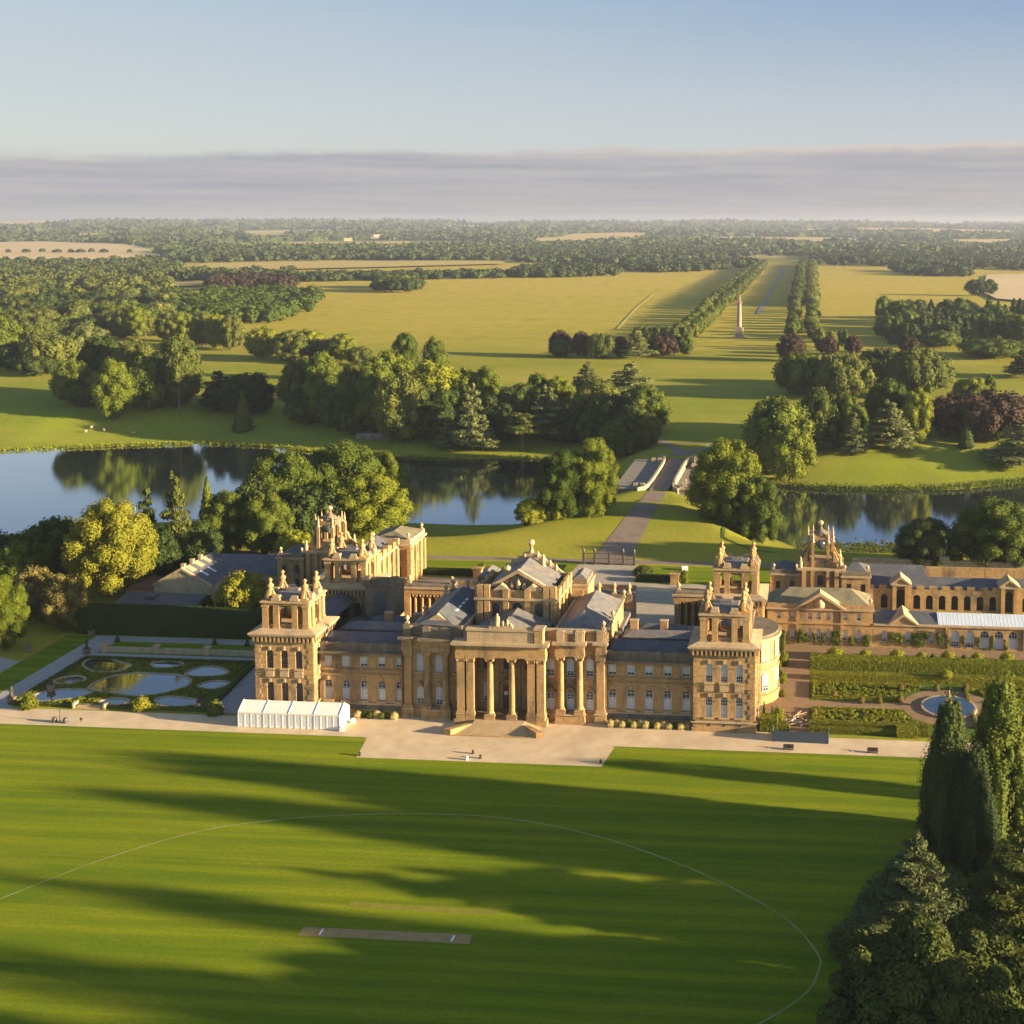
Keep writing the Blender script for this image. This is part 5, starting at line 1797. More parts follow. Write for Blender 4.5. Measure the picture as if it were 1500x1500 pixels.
t = empty('notice_stand', (p[0], p[1], 0), 0, 'small brown notice stand alone on the gravel left of the marquee', 'sign')
MB().box(-0.05, 0.05, -0.05, 0.05, 0, 0.9, 0).box(-0.3, 0.3, -0.05, 0.05, 0.6, 1.2, 0).build('notice_board', MT['wood'], t)
for (px, py), lab in (((527, 1107), 'low dark bollard at the left corner of the gravel apron'), ((880, 1118), 'low dark bollard at the right corner of the gravel apron'),
                      ((693, 1104), 'low dark bollard in the apron set further back of a close pair'), ((704, 1111), 'low dark bollard at the apron edge nearer of a close pair'), ((684, 1113), 'pale low block on the apron edge beside the bollard pair')):
    p = at(px, py)
    t = empty('low_bollard', (p[0], p[1], 0), 0, lab, 'bollard')
    MB().lathe(0, 0, [(0.3, 0), (0.26, 0.5), (0.3, 0.55), (0.22, 0.75), (0.05, 0.8)], 10, 0).build('bollard_body', MT['white'] if 'pale' in lab else MT['dark'], t)

# ------------------------------------------------------------------ cricket marks on the lawn
cmat = mat('limewash_line', (0.27, 0.265, 0.12), (0.20, 0.205, 0.06), 0.4, 0.95, 0.05, c3=(0.16, 0.185, 0.02), s3=0.10, f3=(0.46, 0.80))
cpts = [(-75, -92), (-68, -80), (-62.9, -73.3), (-54, -61), (-42.6, -50.4), (-31, -45.2), (-18.7, -42.2), (-3, -40.4), (13, -41.0), (30, -46), (46.2, -54.3), (57, -62), (64.6, -69), (69.3, -77.5), (69.2, -82), (67.3, -87), (61, -93.9), (50, -103)]
sp_ = []
for i in range(len(cpts) - 1):
    p0, p1, p2, p3 = [np.array(cpts[max(0, min(len(cpts) - 1, i + q))], float) for q in (-1, 0, 1, 2)]
    for t in np.linspace(0, 1, 6, endpoint=False):
        sp_.append(0.5 * (2 * p1 + (p2 - p0) * t + (2 * p0 - 5 * p1 + 4 * p2 - p3) * t * t + (3 * p1 - p0 - 3 * p2 + p3) * t ** 3))
sp_.append(np.array(cpts[-1], float))
ribbon('boundary_line', sp_, 0.32, 0.024, cmat)
pitch = mat('worn_pitch', (0.27, 0.185, 0.085), (0.33, 0.23, 0.11), 0.7, 0.95, 0.05, c3=(0.20, 0.18, 0.06), s3=0.5)
pitch2 = mat('faded_pitch', (0.18, 0.17, 0.025), (0.22, 0.19, 0.035), 0.7, 0.95, 0.05, c3=(0.16, 0.16, 0.02), s3=0.5, f3=(0.4, 0.6))
sheet('cricket_pitch', [(-10.6, -79.0), (16.2, -79.1), (16.0, -76.7), (-10.7, -76.8)], 0.022, pitch)
sheet('old_pitch', [(-6.0, -71.0), (18.4, -71.5), (18.4, -69.9), (-6.0, -69.4)], 0.022, pitch2)
for x in (-7.6, 13.2):
    sheet('crease_mark', [(x, -78.6), (x + 0.3, -78.6), (x + 0.3, -77.1), (x, -77.1)], 0.028, MT['white'])
    for q in (0, 1): sheet('crease_mark', [(x - 0.9 + q * 1.4, -78.4 + q), (x - 0.2 + q * 1.4, -78.4 + q), (x - 0.2 + q * 1.4, -78.1 + q), (x - 0.9 + q * 1.4, -78.1 + q)], 0.030, pitch2)

# ------------------------------------------------------------------ foliage
def leaf_quads(P, N, size, rng, aspect=0.6):
    n = len(P)
    a = rng.normal(size=(n, 3))
    T = np.cross(N, a)
    T /= np.linalg.norm(T, axis=1)[:, None] + 1e-9
    B = np.cross(N, T)
    s = size * rng.uniform(0.65, 1.35, (n, 1)) if np.isscalar(size) else (size * rng.uniform(0.65, 1.35, n))[:, None]
    d = N * s * rng.uniform(-0.25, 0.25, (n, 1))
    V = np.stack([P - T * s, P - B * s * aspect + d, P + T * s, P + B * s * aspect - d], 1).reshape(-1, 3)
    F = np.arange(4 * n).reshape(n, 4)
    return V, F


def norm(v):
    return v / (np.linalg.norm(v, axis=-1, keepdims=True) + 1e-9)


def lump_core(c, r, nu=8, nv=5):
    """closed low sphere in quads for the inside of a leaf clump"""
    u = np.linspace(0, 2 * np.pi, nu, endpoint=False)
    v = np.linspace(0.15, np.pi - 0.15, nv)
    pts = np.array([[np.sin(b) * np.cos(a), np.sin(b) * np.sin(a), np.cos(b)] for b in v for a in u]) * r + c
    f = [(j * nu + i, (j + 1) * nu + i, (j + 1) * nu + (i + 1) % nu, j * nu + (i + 1) % nu) for j in range(nv - 1) for i in range(nu)]
    return pts, np.array(f)


def merge(parts):
    V, F, o = [], [], 0
    for v, f in parts:
        V.append(v)
        F.append(f + o)
        o += len(v)
    return np.concatenate(V), np.concatenate(F)


def lumps_crown(C_, r_, n, leaf, rng, core=0.8, squash=None, up=0.25, aspect=0.6):
    """leaves spread over a set of ellipsoid clumps (centres C_, radii r_ (k,3))"""
    k = len(C_)
    area = (r_[:, 0] * r_[:, 2]) ** 1.0
    cnt = np.maximum(4, (n * area / area.sum()).astype(int))
    PP, NN = [], []
    for i in range(k):
        d = norm(rng.normal(size=(cnt[i], 3)))
        p = C_[i] + d * r_[i] * rng.uniform(0.80, 1.12, (cnt[i], 1))
        keep = np.ones(cnt[i], bool)
        for j in range(k):
            if j != i: keep &= (((p - C_[j]) / (r_[j] * 0.82)) ** 2).sum(1) > 1
        p, d = p[keep], d[keep]
        nn = norm(d / r_[i] * r_[i].mean() * 0.9 + rng.normal(size=d.shape) * 0.42 + np.array([0, 0, up]))
        PP.append(p)
        NN.append(nn)
    P, N = np.concatenate(PP), np.concatenate(NN)
    parts = [leaf_quads(P, N, leaf, rng, aspect)]
    if core:
        for i in range(k):
            pts, f = lump_core(np.zeros(3), 1.0)
            parts.append((pts * r_[i] * core + C_[i], f))
    return merge(parts)


def crown_broad(seed, n=3600, leaf=0.030, k=26, zlo=0.10, shape=1.0, rl=(0.10, 0.19), asp=1.0):
    """asp: height over width the crown is meant for, so leaves stay undistorted"""
    rng = np.random.default_rng(seed)
    d = norm(rng.normal(size=(k * 3, 3)))
    # keep the clump directions apart
    sel = [0]
    for i in range(1, len(d)):
        if len(sel) >= k: break
        if min(np.linalg.norm(d[i] - d[j]) for j in sel) > 0.42: sel.append(i)
    d = d[sel]
    zc = asp * (1 + zlo) / 2
    hz = asp * (1 - zlo) / 2
    r = rng.uniform(rl[0], rl[1], len(d))
    rz = np.minimum(r * max(1.0, min(1.25, asp ** 0.5)), hz * 0.5)
    rad = np.stack([r, r, rz], -1)
    prof = np.where(d[:, 2] < 0, 1.0, 1.0 - 0.12 * d[:, 2] * shape)
    Cn = np.stack([d[:, 0] * (0.5 - r) * prof * rng.uniform(0.85, 1.12, len(d)), d[:, 1] * (0.5 - r) * prof * rng.uniform(0.85, 1.12, len(d)),
                   zc + d[:, 2] * (hz - rz)], -1)
    Cn = np.concatenate([Cn, [[0, 0, zc]]])
    rad = np.concatenate([rad, [[0.33, 0.33, hz * 0.70]]])
    v, f = lumps_crown(Cn, rad, n, leaf, rng)
    v[:, 2] /= asp
    return v, f


def crown_cedar(seed, n=4200, leaf=0.028, tiers=8, zlo=0.2, flat=0.05, top=0.12, power=0.75, asp=1.1, aspect=0.6, m0=7):
    rng = np.random.default_rng(seed)
    Cn, rad = [], []
    for t in range(tiers):
        f = t / (tiers - 1)
        z = zlo + (0.965 - zlo) * f
        R_ = (top + (0.5 - top) * (1 - f) ** power) * rng.uniform(0.82, 1.12)
        m = max(3, int(round(m0 * R_ / 0.5)))
        a0 = rng.uniform(0, 6.28)
        for i in range(m):
            a = a0 + 6.283 * i / m + rng.normal() * 0.25
            q = R_ * rng.uniform(0.5, 0.72)
            Cn.append([q * math.cos(a), q * math.sin(a), z + rng.normal() * 0.022 - 0.05 * q])
            s = R_ * rng.uniform(0.34, 0.5)
            rad.append([s, s, flat * rng.uniform(0.7, 1.2)])
        Cn.append([0, 0, z])
        rad.append([R_ * 0.45, R_ * 0.45, flat])
    v, f = lumps_crown(np.array(Cn) * [1, 1, asp], np.array(rad) * [1, 1, asp], n, leaf, rng, core=0.7, up=0.5, aspect=aspect)
    v[:, 2] /= asp
    return v, f


def crown_conifer(seed, n=2600, leaf=0.03, tiers=11, sharp=0.9):
    rng = np.random.default_rng(seed)
    z = rng.uniform(0.03, 1, n * 2) ** 1.25
    z = z[:n]
    a = rng.uniform(0, 6.283, n)
    w = 0.5 * (1 - z) ** sharp * (0.82 + 0.18 * np.cos(z * tiers * 6.283)) * (0.9 + 0.12 * np.sin(a * 5 + z * 17)) + 0.012
    rr = w * rng.uniform(0.7, 1.06, n)
    P = np.stack([rr * np.cos(a), rr * np.sin(a), z], -1)
    N = norm(np.stack([np.cos(a), np.sin(a), np.full(n, 0.55)], -1) + rng.normal(size=(n, 3)) * 0.4)
    parts = [leaf_quads(P, N, leaf, rng)]
    zz = np.linspace(0.03, 0.97, 7)
    ring = []
    for q in zz:
        for i in range(9):
            ring.append([0.40 * (1 - q) ** sharp * math.cos(6.283 * i / 9), 0.40 * (1 - q) ** sharp * math.sin(6.283 * i / 9), q])
    parts.append((np.array(ring), np.array([(j * 9 + i, j * 9 + (i + 1) % 9, (j + 1) * 9 + (i + 1) % 9, (j + 1) * 9 + i) for j in range(6) for i in range(9)])))
    return merge(parts)


def crown_cypress(seed, n=26000, leaf=0.010, k=15, asp=2.3):
    rng = np.random.default_rng(seed)
    Cn, rad = [[0, 0, 0.5]], [[0.26, 0.26, 0.5]]
    for i in range(k):
        a = 6.283 * i / k + rng.normal() * 0.3
        q = rng.uniform(0.14, 0.34)
        h = (1.0 - q * 1.15) * rng.uniform(0.86, 1.0)
        Cn.append([q * math.cos(a), q * math.sin(a), h * 0.5])
        rad.append([rng.uniform(0.12, 0.19), rng.uniform(0.12, 0.19), h * 0.5])
    for i in range(170):
        a, z = rng.uniform(0, 6.283), rng.uniform(0.03, 0.9)
        q = (0.44 * (1 - z ** 1.5 * 0.80) - 0.03) * rng.uniform(0.85, 1.05)
        Cn.append([q * math.cos(a), q * math.sin(a), z])
        s = rng.uniform(0.05, 0.09)
        rad.append([s, s, s * rng.uniform(0.7, 1.15)])
    Cn, rad = np.array(Cn) * [1, 1, asp], np.array(rad) * [1, 1, asp]
    v, f = lumps_crown(Cn, rad, n, leaf, rng, core=0.8, up=0.5)
    v[:, 2] /= asp
    return v, f


def trunk_mesh(name, h=0.5, r=0.028, limbs=5, seed=0, reach=0.22):
    rr = random.Random(seed)
    mb = MB()
    mb.tube([(0, 0, -0.03), (0, 0, 0.02), (rr.uniform(-.01, .01), rr.uniform(-.01, .01), h * 0.5), (0, 0, h), (0, 0, min(0.94, h * 1.6))], r * 1.25, 7, 0, r * 0.25)
    for i in range(limbs):
        a = 6.283 * i / limbs + rr.uniform(-.4, .4)
        z = min(h * rr.uniform(0.45, 0.9), 0.55)
        e = reach * rr.uniform(0.8, 1.2)
        mb.tube([(0, 0, z), (e * 0.5 * math.cos(a), e * 0.5 * math.sin(a), z + 0.09), (e * math.cos(a), e * math.sin(a), z + 0.22)], r * 0.45, 5, 0, r * 0.12)
    me = bpy.data.meshes.new(name)
    me.from_pydata(mb.v, [], mb.f)
    me.materials.append(MT['bark'])
    me.polygons.foreach_set('use_smooth', [True] * len(me.polygons))
    me.update()
    return me


def cm(name, vf):
    return np_mesh(name, vf[0], vf[1], LF['green'])


CROWN = {
    'broad': [cm('crown', crown_broad(10 + i, 8500, 0.0215, 36, 0.0, 1.0, (0.10, 0.18), 1.1)) for i in range(6)],
    'tall': [cm('crown', crown_broad(30 + i, 12000, 0.022, 54, 0.0, 0.8, (0.11, 0.2), 1.7)) for i in range(4)],
    'column': [cm('crown', crown_broad(40 + i, 15000, 0.023, 68, 0.0, 0.8, (0.12, 0.2), 2.4)) for i in range(2)],
    'low': [cm('crown', crown_broad(50 + i, 6000, 0.0205, 34, 0.0, 0.6, (0.09, 0.16), 0.6)) for i in range(3)],
    'cedar': [cm('crown', crown_cedar(70 + i)) for i in range(3)],
    'flat': [cm('crown', crown_cedar(80 + i, 2600, 0.03, 4, 0.62, 0.07, 0.3)) for i in range(1)],
    'pine': [cm('crown', crown_broad(90 + i, 2200, 0.03, 13, 0.42, 1.4, (0.14, 0.22))) for i in range(2)],
    'cone': [cm('crown', crown_conifer(100 + i)) for i in range(3)],
    'small': [cm('crown', crown_broad(120 + i, 1800, 0.036, 18, 0.02, 1.2, (0.16, 0.24))) for i in range(4)],
    'smallcone': [cm('crown', crown_conifer(130 + i, 700, 0.055, 5)) for i in range(3)],
    'fine': [cm('crown', crown_broad(140 + i, 26000, 0.0125, 62, 0.0, 0.9, (0.065, 0.145), 1.1)) for i in range(4)],
    'finetall': [cm('crown', crown_broad(150 + i, 30000, 0.0135, 84, 0.0, 0.9, (0.07, 0.15), 1.6)) for i in range(2)],
}
TRUNK = {
    'broad': trunk_mesh('trunk', 0.42, 0.03, 5, 1), 'tall': trunk_mesh('trunk', 0.42, 0.028, 5, 2, 0.15), 'low': trunk_mesh('trunk', 0.3, 0.03, 4, 3),
    'cedar': trunk_mesh('trunk', 0.9, 0.028, 7, 4, 0.3), 'flat': trunk_mesh('trunk', 0.55, 0.045, 5, 5, 0.34), 'pine': trunk_mesh('trunk', 0.62, 0.028, 5, 6, 0.2),
    'cone': trunk_mesh('trunk', 0.6, 0.02, 0, 7), 'small': trunk_mesh('trunk', 0.35, 0.03, 3, 8), 'smallcone': trunk_mesh('trunk', 0.5, 0.02, 0, 9),
    'fine': trunk_mesh('trunk', 0.42, 0.03, 6, 11),
}
TRUNK['column'] = TRUNK['tall']
TRUNK['finetall'] = TRUNK['fine']
KNAME = {'column': 'broadleaf_tree', 'finetall': 'broadleaf_tree', 'broad': 'broadleaf_tree', 'tall': 'broadleaf_tree', 'low': 'broadleaf_tree', 'cedar': 'cedar_tree', 'flat': 'cedar_tree', 'pine': 'pine_tree',
         'cone': 'conifer_tree', 'small': 'broadleaf_tree', 'smallcone': 'conifer_tree', 'fine': 'broadleaf_tree'}
TR = random.Random(11)


def plant(kind, leaf, x, y, z, w, h, label, group=None, rz=None, sink=0.0, mesh=None, trunk=True, d=None):
    if mesh is None and kind in ('broad', 'tall', 'low'):
        q = h / w
        kind = 'low' if q < 0.8 else 'broad' if q < 1.4 else 'tall' if q < 2.05 else 'column'
    if mesh is None and kind == 'fine' and h / w > 1.35: kind = 'finetall'
    t = empty('copper_beech' if leaf == 'copper' else KNAME[kind], (x, y, z), TR.uniform(0, 6.28) if rz is None else rz, label, 'tree', group)
    c = link('crown', mesh or TR.choice(CROWN[kind]), t)
    c.scale = (w, d or w * TR.uniform(0.92, 1.05), h * (1 + sink))
    c.location.z = -h * sink
    c.material_slots[0].link = 'OBJECT'
    c.material_slots[0].material = LF[leaf]
    if trunk:
        k_ = link('trunk', TRUNK[kind], t)
        k_.scale = (w * 0.8, w * 0.8, h)
    return t


def tree(x0, x1, yt, yb, kind, leaf, label, group=None, back=0.28, sink=0.0, trunk=True):
    """plant a tree whose crown spans the given photo columns and rows"""
    xm = (x0 + x1) / 2
    gx_, gy_, gz_ = ground(xm, yb)
    w = (x1 - x0) * depth(gx_, gy_, gz_) / FPX
    dv = np.array([gx_ - CAM[0], gy_ - CAM[1]])
    dv /= np.linalg.norm(dv)
    gx_ += dv[0] * w * back
    gy_ += dv[1] * w * back
    gz_ = float(hmap(gx_, gy_))
    if gz_ < LAKE_Z + 0.3: gz_ = LAKE_Z + 0.2
    w = (x1 - x0) * depth(gx_, gy_, gz_ + 6) / FPX * (1.22 if kind in ('tall', 'broad', 'low', 'cedar') else 1.08)
    # the crown's own shoulder is nearer than its axis
    h = max(2.0, height_at(gx_, gy_, yt) - gz_)
    if h > 2.6 * w + 12 or h < w * 0.3: print('TREE', label, 'w %.1f h %.1f at %.0f %.0f' % (w, h, gx_, gy_))
    return plant(kind, leaf, gx_, gy_, gz_, w, h, label, group, sink=sink, trunk=trunk)


# --- near west side of the palace
G = 'trees on the near bank west of the palace'
tree(104, 226, 729, 884, 'fine', 'gold', 'big golden green plane tree with a billowing crown left of the stone barn', G)
tree(-30, 42, 842, 958, 'fine', 'bright', 'yellow green tree at the left edge of the photo beyond the parterre', G)
tree(22, 82, 828, 918, 'broad', 'rust', 'russet tipped bushy tree nearest the left edge below the golden plane', G)
tree(66, 128, 838, 928, 'broad', 'rust', 'russet tipped bushy tree right of its twin and left of the tall hedge', G)
tree(-40, 50, 778, 870, 'broad', 'dark', 'dark green tree on the lakeside at the left edge behind the russet trees', G)
tree(38, 118, 752, 868, 'broad', 'green', 'dark green tree on the lakeside just left of the golden plane', G)
tree(0, 60, 790, 880, 'low', 'green', 'low bushy tree filling the bank between the russet and lakeside trees', G)
tree(196, 240, 716, 850, 'cedar', 'dark', 'dark layered conifer just right of the golden plane', G)
tree(236, 286, 700, 850, 'cedar', 'olive', 'tall pointed conifer rising over the lake behind the barn', G)
tree(284, 326, 698, 800, 'cone', 'bright', 'light green slender crowned tree rising behind the barn ridge', G)
tree(206, 262, 770, 862, 'low', 'dark', 'dark rounded tree in shadow beside the barn gable', G)
tree(294, 368, 718, 818, 'fine', 'green', 'round green tree directly behind the long slate roof, the left of two', G)
tree(354, 428, 720, 820, 'fine', 'green', 'round green tree directly behind the long slate roof, the right of two', G)
tree(408, 458, 776, 826, 'broad', 'bright', 'small yellow green tree at the end of the long slate roof', G)
tree(250, 320, 760, 846, 'broad', 'dark', 'dark shaded tree behind the barn between the conifer and the green pair', G)
tree(344, 412, 694, 790, 'broad', 'dark', 'shaded tree on the lake shore left of the broad lime grove', G)
tree(362, 470, 658, 785, 'fine', 'green', 'wide dull green tree at the left of the broad grove behind the gate tower', G)
tree(440, 566, 644, 780, 'fine', 'green', 'tallest broad tree in the grove behind the gate tower', G)
tree(540, 598, 660, 778, 'fine', 'bright', 'right hand tree of the grove standing against the lake', G)
tree(482, 600, 692, 792, 'fine', 'bright', 'bright green dome shaped tree in front of the grove beside the pavilion', G)
tree(404, 500, 712, 800, 'broad', 'dark', 'dark tree at the foot of the grove behind the lantern', G)
tree(324, 388, 836, 902, 'broad', 'gold', 'small amber tinted tree between the barn and the left tower', G)
tree(312, 340, 862, 900, 'smallcone', 'dark', 'small dark conifer beside the amber tree behind the hedge', G)
tree(296, 318, 872, 900, 'smallcone', 'dark', 'smaller dark conifer left of its twin behind the tall hedge', G)

# --- either side of the bridge, near shore
G = 'trees beside the bridge'
tree(786, 856, 656, 764, 'fine', 'green', 'green willow like tree on the near shore left of the bridge', G, sink=0.05)
tree(832, 908, 640, 760, 'fine', 'bright', 'taller green tree touching the left side of the bridge', G, sink=0.05)
tree(758, 798, 728, 768, 'broad', 'bright', 'small round bush at the lawn edge by the lake left of the bridge', G, sink=0.1)
tree(800, 830, 735, 762, 'broad', 'bright', 'small low bush between the willow and the lakeside lawn', G, sink=0.1)
tree(1008, 1124, 640, 772, 'fine', 'bright', 'big rounded bright green tree hiding the right end of the bridge', G, sink=0.06)
tree(1072, 1146, 696, 792, 'fine', 'green', 'lower green tree spilling down to the lake right of the bridge', G, sink=0.08)

# --- wooded bank across the lake, left
G = 'trees on the far bank of the lake'
tree(80, 134, 524, 596, 'broad', 'green', 'dark rounded tree at the left end of the far bank', G)
tree(106, 144, 560, 598, 'low', 'dark', 'low dark tree under the left end of the far bank', G)
tree(142, 190, 522, 620, 'tall', 'bright', 'tall light green tree with a narrow lower skirt nearest the far shore', G)
tree(188, 246, 518, 606, 'broad', 'green', 'round mid green tree left of the bare trunked pine', G)
tree(226, 296, 490, 600, 'tall', 'olive', 'tall olive tree standing behind the bare trunked pine', G)
tree(244, 282, 512, 610, 'pine', 'olive', 'pine with a long bare pale trunk on the far bank', G, back=0.05)
tree(118, 180, 490, 580, 'broad', 'dark', 'shaded tree in the second rank left of the far bank', G)
tree(172, 226, 492, 585, 'broad', 'olive', 'olive tree in the second rank behind the round mid green tree', G)
tree(294, 350, 545, 606, 'cedar', 'dark', 'dark spreading tree just right of the bare trunked pine', G)
tree(330, 396, 542, 614, 'broad', 'dark', 'dark rounded tree beyond the small pale conifer', G)
tree(338, 374, 572, 634, 'cone', 'olive', 'small pale conifer on the slope above the lake', G)
tree(412, 468, 522, 618, 'tall', 'olive', 'olive tree at the right of the grassy gap on the far bank', G)
tree(446, 500, 512, 625, 'tall', 'green', 'green domed tree beside the olive tree right of the gap', G)
tree(494, 532, 532, 640, 'tall', 'olive', 'slim olive tree in front of the domed tree', G)
tree(424, 480, 575, 626, 'low', 'dark', 'dark low tree in shade right of the grassy gap', G)
tree(520, 580, 520, 640, 'broad', 'green', 'shaded green tree above the white stone hut', G)
tree(552, 622, 540, 655, 'tall', 'olive', 'large olive green tree with lit shoulders right of the stone hut', G)
tree(536, 604, 512, 600, 'broad', 'bright', 'light green tree in the second rank above the stone hut', G)
tree(576, 612, 485, 560, 'broad', 'green', 'isolated round topped tree standing against the golden field', G)
tree(618, 656, 492, 580, 'broad', 'green', 'second round topped tree against the golden field, right of its twin', G)
tree(600, 672, 524, 612, 'broad', 'bright', 'broad lit tree below the two round topped trees', G)
tree(660, 706, 536, 605, 'broad', 'bright', 'small lit tree at the field edge left of the dip', G)
tree(694, 732, 534, 606, 'tall', 'bright', 'bright upright tree at the field edge by the dip', G)
tree(612, 668, 580, 652, 'low', 'dark', 'dark tree in shade above the far shore', G)
tree(636, 682, 614, 660, 'cedar', 'blue', 'small blue grey cedar at the water, the leftmost', G)
tree(668, 716, 562, 664, 'cedar', 'blue', 'tall blue grey cedar on the far shore', G)
tree(686, 728, 608, 664, 'cedar', 'blue', 'blue grey cedar in front of the tall one', G)
tree(716, 772, 566, 640, 'broad', 'dark', 'shaded dark tree behind the leaning cedar', G)
tree(738, 792, 608, 662, 'flat', 'olive', 'flat topped cedar with a forked pale trunk at the far shore', G, back=0.1)
tree(770, 838, 568, 652, 'cedar', 'blue', 'broad blue grey cedar right of the flat topped one', G)
tree(766, 808, 545, 620, 'broad', 'green', 'round green tree behind the broad blue cedar, left side', G)
tree(798, 842, 548, 622, 'broad', 'bright', 'bright green tree above the broad blue cedar', G)
tree(814, 862, 594, 654, 'broad', 'dark', 'dark tree standing by the broad blue cedar', G)
tree(840, 908, 552, 640, 'broad', 'olive', 'brownish olive tree in the middle of the right hand wood', G)
tree(836, 884, 534, 590, 'cedar', 'blue', 'blue cedar along the top of the wood, the left of two', G)
tree(880, 962, 534, 600, 'cedar', 'blue', 'wide blue cedar along the top of the wood, the right of two', G)
tree(862, 920, 580, 655, 'broad', 'dark', 'dark shaded tree in the hollow of the wood', G)
tree(912, 978, 562, 640, 'broad', 'green', 'dark green tree at the right end of the wood beside the avenue', G)
tree(880, 938, 610, 676, 'broad', 'green', 'green tree just above the bridge on its left', G)
tree(920, 966, 598, 660, 'low', 'olive', 'low olive tree by the fork of the drive', G)

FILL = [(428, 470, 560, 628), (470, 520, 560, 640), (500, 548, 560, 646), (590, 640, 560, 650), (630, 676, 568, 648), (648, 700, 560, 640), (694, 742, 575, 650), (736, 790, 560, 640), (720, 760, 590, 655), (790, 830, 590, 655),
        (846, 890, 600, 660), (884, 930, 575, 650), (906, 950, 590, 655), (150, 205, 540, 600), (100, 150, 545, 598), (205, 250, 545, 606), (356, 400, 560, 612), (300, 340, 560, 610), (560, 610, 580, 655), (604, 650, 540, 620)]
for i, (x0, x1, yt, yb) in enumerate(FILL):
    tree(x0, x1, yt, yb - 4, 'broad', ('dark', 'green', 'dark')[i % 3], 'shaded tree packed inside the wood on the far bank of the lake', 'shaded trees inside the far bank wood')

# --- right of the avenue
G = 'trees right of the drive beyond the lake'
tree(1092, 1188, 578, 702, 'broad', 'green', 'big green tree with yellow green flank right of the drive fork', G)
tree(1124, 1190, 620, 712, 'tall', 'bright', 'yellow green tree in front of the big green one by the lake', G)
tree(1168, 1226, 566, 660, 'broad', 'olive', 'olive tree behind the yellow green tree', G)
tree(1182, 1222, 612, 662, 'cedar', 'blue', 'small grey cedar in the row on the far lawn, the leftmost', G)
tree(1214, 1262, 574, 655, 'broad', 'green', 'dark green tree behind the grey cedars', G)
tree(1230, 1270, 606, 672, 'cedar', 'blue', 'narrow grey cedar in the row on the far lawn, the middle one', G)
tree(1268, 1342, 590, 668, 'cedar', 'blue', 'wide pale cedar in the row on the far lawn', G)
tree(1270, 1330, 552, 640, 'broad', 'green', 'round green tree behind the wide pale cedar', G)
tree(1322, 1364, 566, 652, 'tall', 'bright', 'light green upright tree right of the wide pale cedar', G)
tree(1136, 1206, 514, 580, 'broad', 'green', 'round dark tree at the avenue side of the right clump', G)
tree(1196, 1274, 514, 586, 'broad', 'olive', 'round olive tree in the middle of the right clump', G)
tree(1256, 1330, 508, 570, 'broad', 'dark', 'dark tree at the back of the right clump', G)
tree(1302, 1388, 506, 584, 'broad', 'olive', 'large olive tree with reddish lower boughs at the right of the clump', G)
tree(1140, 1180, 488, 530, 'low', 'copper', 'copper beech at the avenue end of the right clump', G)
tree(1196, 1228, 492, 520, 'low', 'copper', 'small copper beech in the rank behind the right clump', G)
tree(1238, 1262, 490, 520, 'low', 'copper', 'copper beech at the field edge behind the right clump', G)
tree(1318, 1346, 492, 518, 'low', 'copper', 'small copper crowned tree left of the long thicket', G)
tree(1364, 1420, 574, 646, 'low', 'copper', 'copper beech left of the great one', G)
tree(1388, 1512, 570, 650, 'low', 'copper', 'great spreading copper beech at the right edge', G)
tree(1400, 1430, 604, 658, 'cone', 'dark', 'dark pyramid shaped conifer in front of the great copper beech', G, back=0.1)
tree(1428, 1482, 592, 652, 'broad', 'olive', 'round olive tree beside the dark pyramid conifer', G)
tree(1450, 1540, 622, 690, 'cedar', 'blue', 'wide spreading pale cedar at the right edge of the far lawn', G)
tree(1398, 1446, 550, 600, 'broad', 'bright', 'pale green tree above the great copper beech', G)
tree(1442, 1458, 548, 590, 'tall', 'green', 'thin upright tree above the great copper beech', G)
tree(1472, 1530, 512, 555, 'cedar', 'dark', 'lone dark cedar on the meadow at the right edge', G)
tree(1350, 1406, 484, 508, 'low', 'green', 'long rounded thicket on the meadow, the smaller one', G, back=0.1)
tree(1410, 1500, 495, 524, 'low', 'green', 'long rounded thicket on the meadow, the larger one at the right', G, back=0.1)
tree(1160, 1186, 500, 524, 'small', 'green', 'round tree at the foot of the right avenue row', G)
tree(1190, 1210, 478, 512, 'small', 'green', 'round tree behind the copper beeches by the right avenue', G)
tree(1208, 1228, 482, 515, 'small', 'olive', 'olive tree behind the copper beeches by the right avenue', G)
tree(1224, 1246, 480, 510, 'small', 'green', 'rounded tree at the meadow edge behind the copper beeches', G)

# --- clump west of the column
G = 'clump of trees west of the column'
tree(806, 836, 482, 522, 'low', 'copper', 'copper beech at the left end of the clump west of the column', G)
tree(806, 838, 496, 524, 'broad', 'dark', 'dark green bush tree below the leftmost copper beech', G)
tree(838, 866, 484, 524, 'broad', 'copper', 'second copper beech from the left in the clump west of the column', G)
tree(860, 900, 486, 526, 'broad', 'olive', 'pale olive tree in the clump west of the column', G)
tree(898, 920, 492, 524, 'low', 'copper', 'third small copper tree in the clump west of the column', G)
tree(912, 954, 484, 526, 'cedar', 'blue', 'grey green cedar in the clump west of the column', G)
tree(950, 1000, 488, 522, 'low', 'copper', 'wide copper beech at the right of the clump west of the column', G)
tree(992, 1018, 486, 522, 'small', 'green', 'green tree at the avenue end of the clump west of the column', G)
for i in range(6): tree(926 + i * 14, 946 + i * 14, 476, 500, 'small', 'green', 'small green tree in the rank behind the clump west of the column', 'rank of small trees behind the clump west of the column')

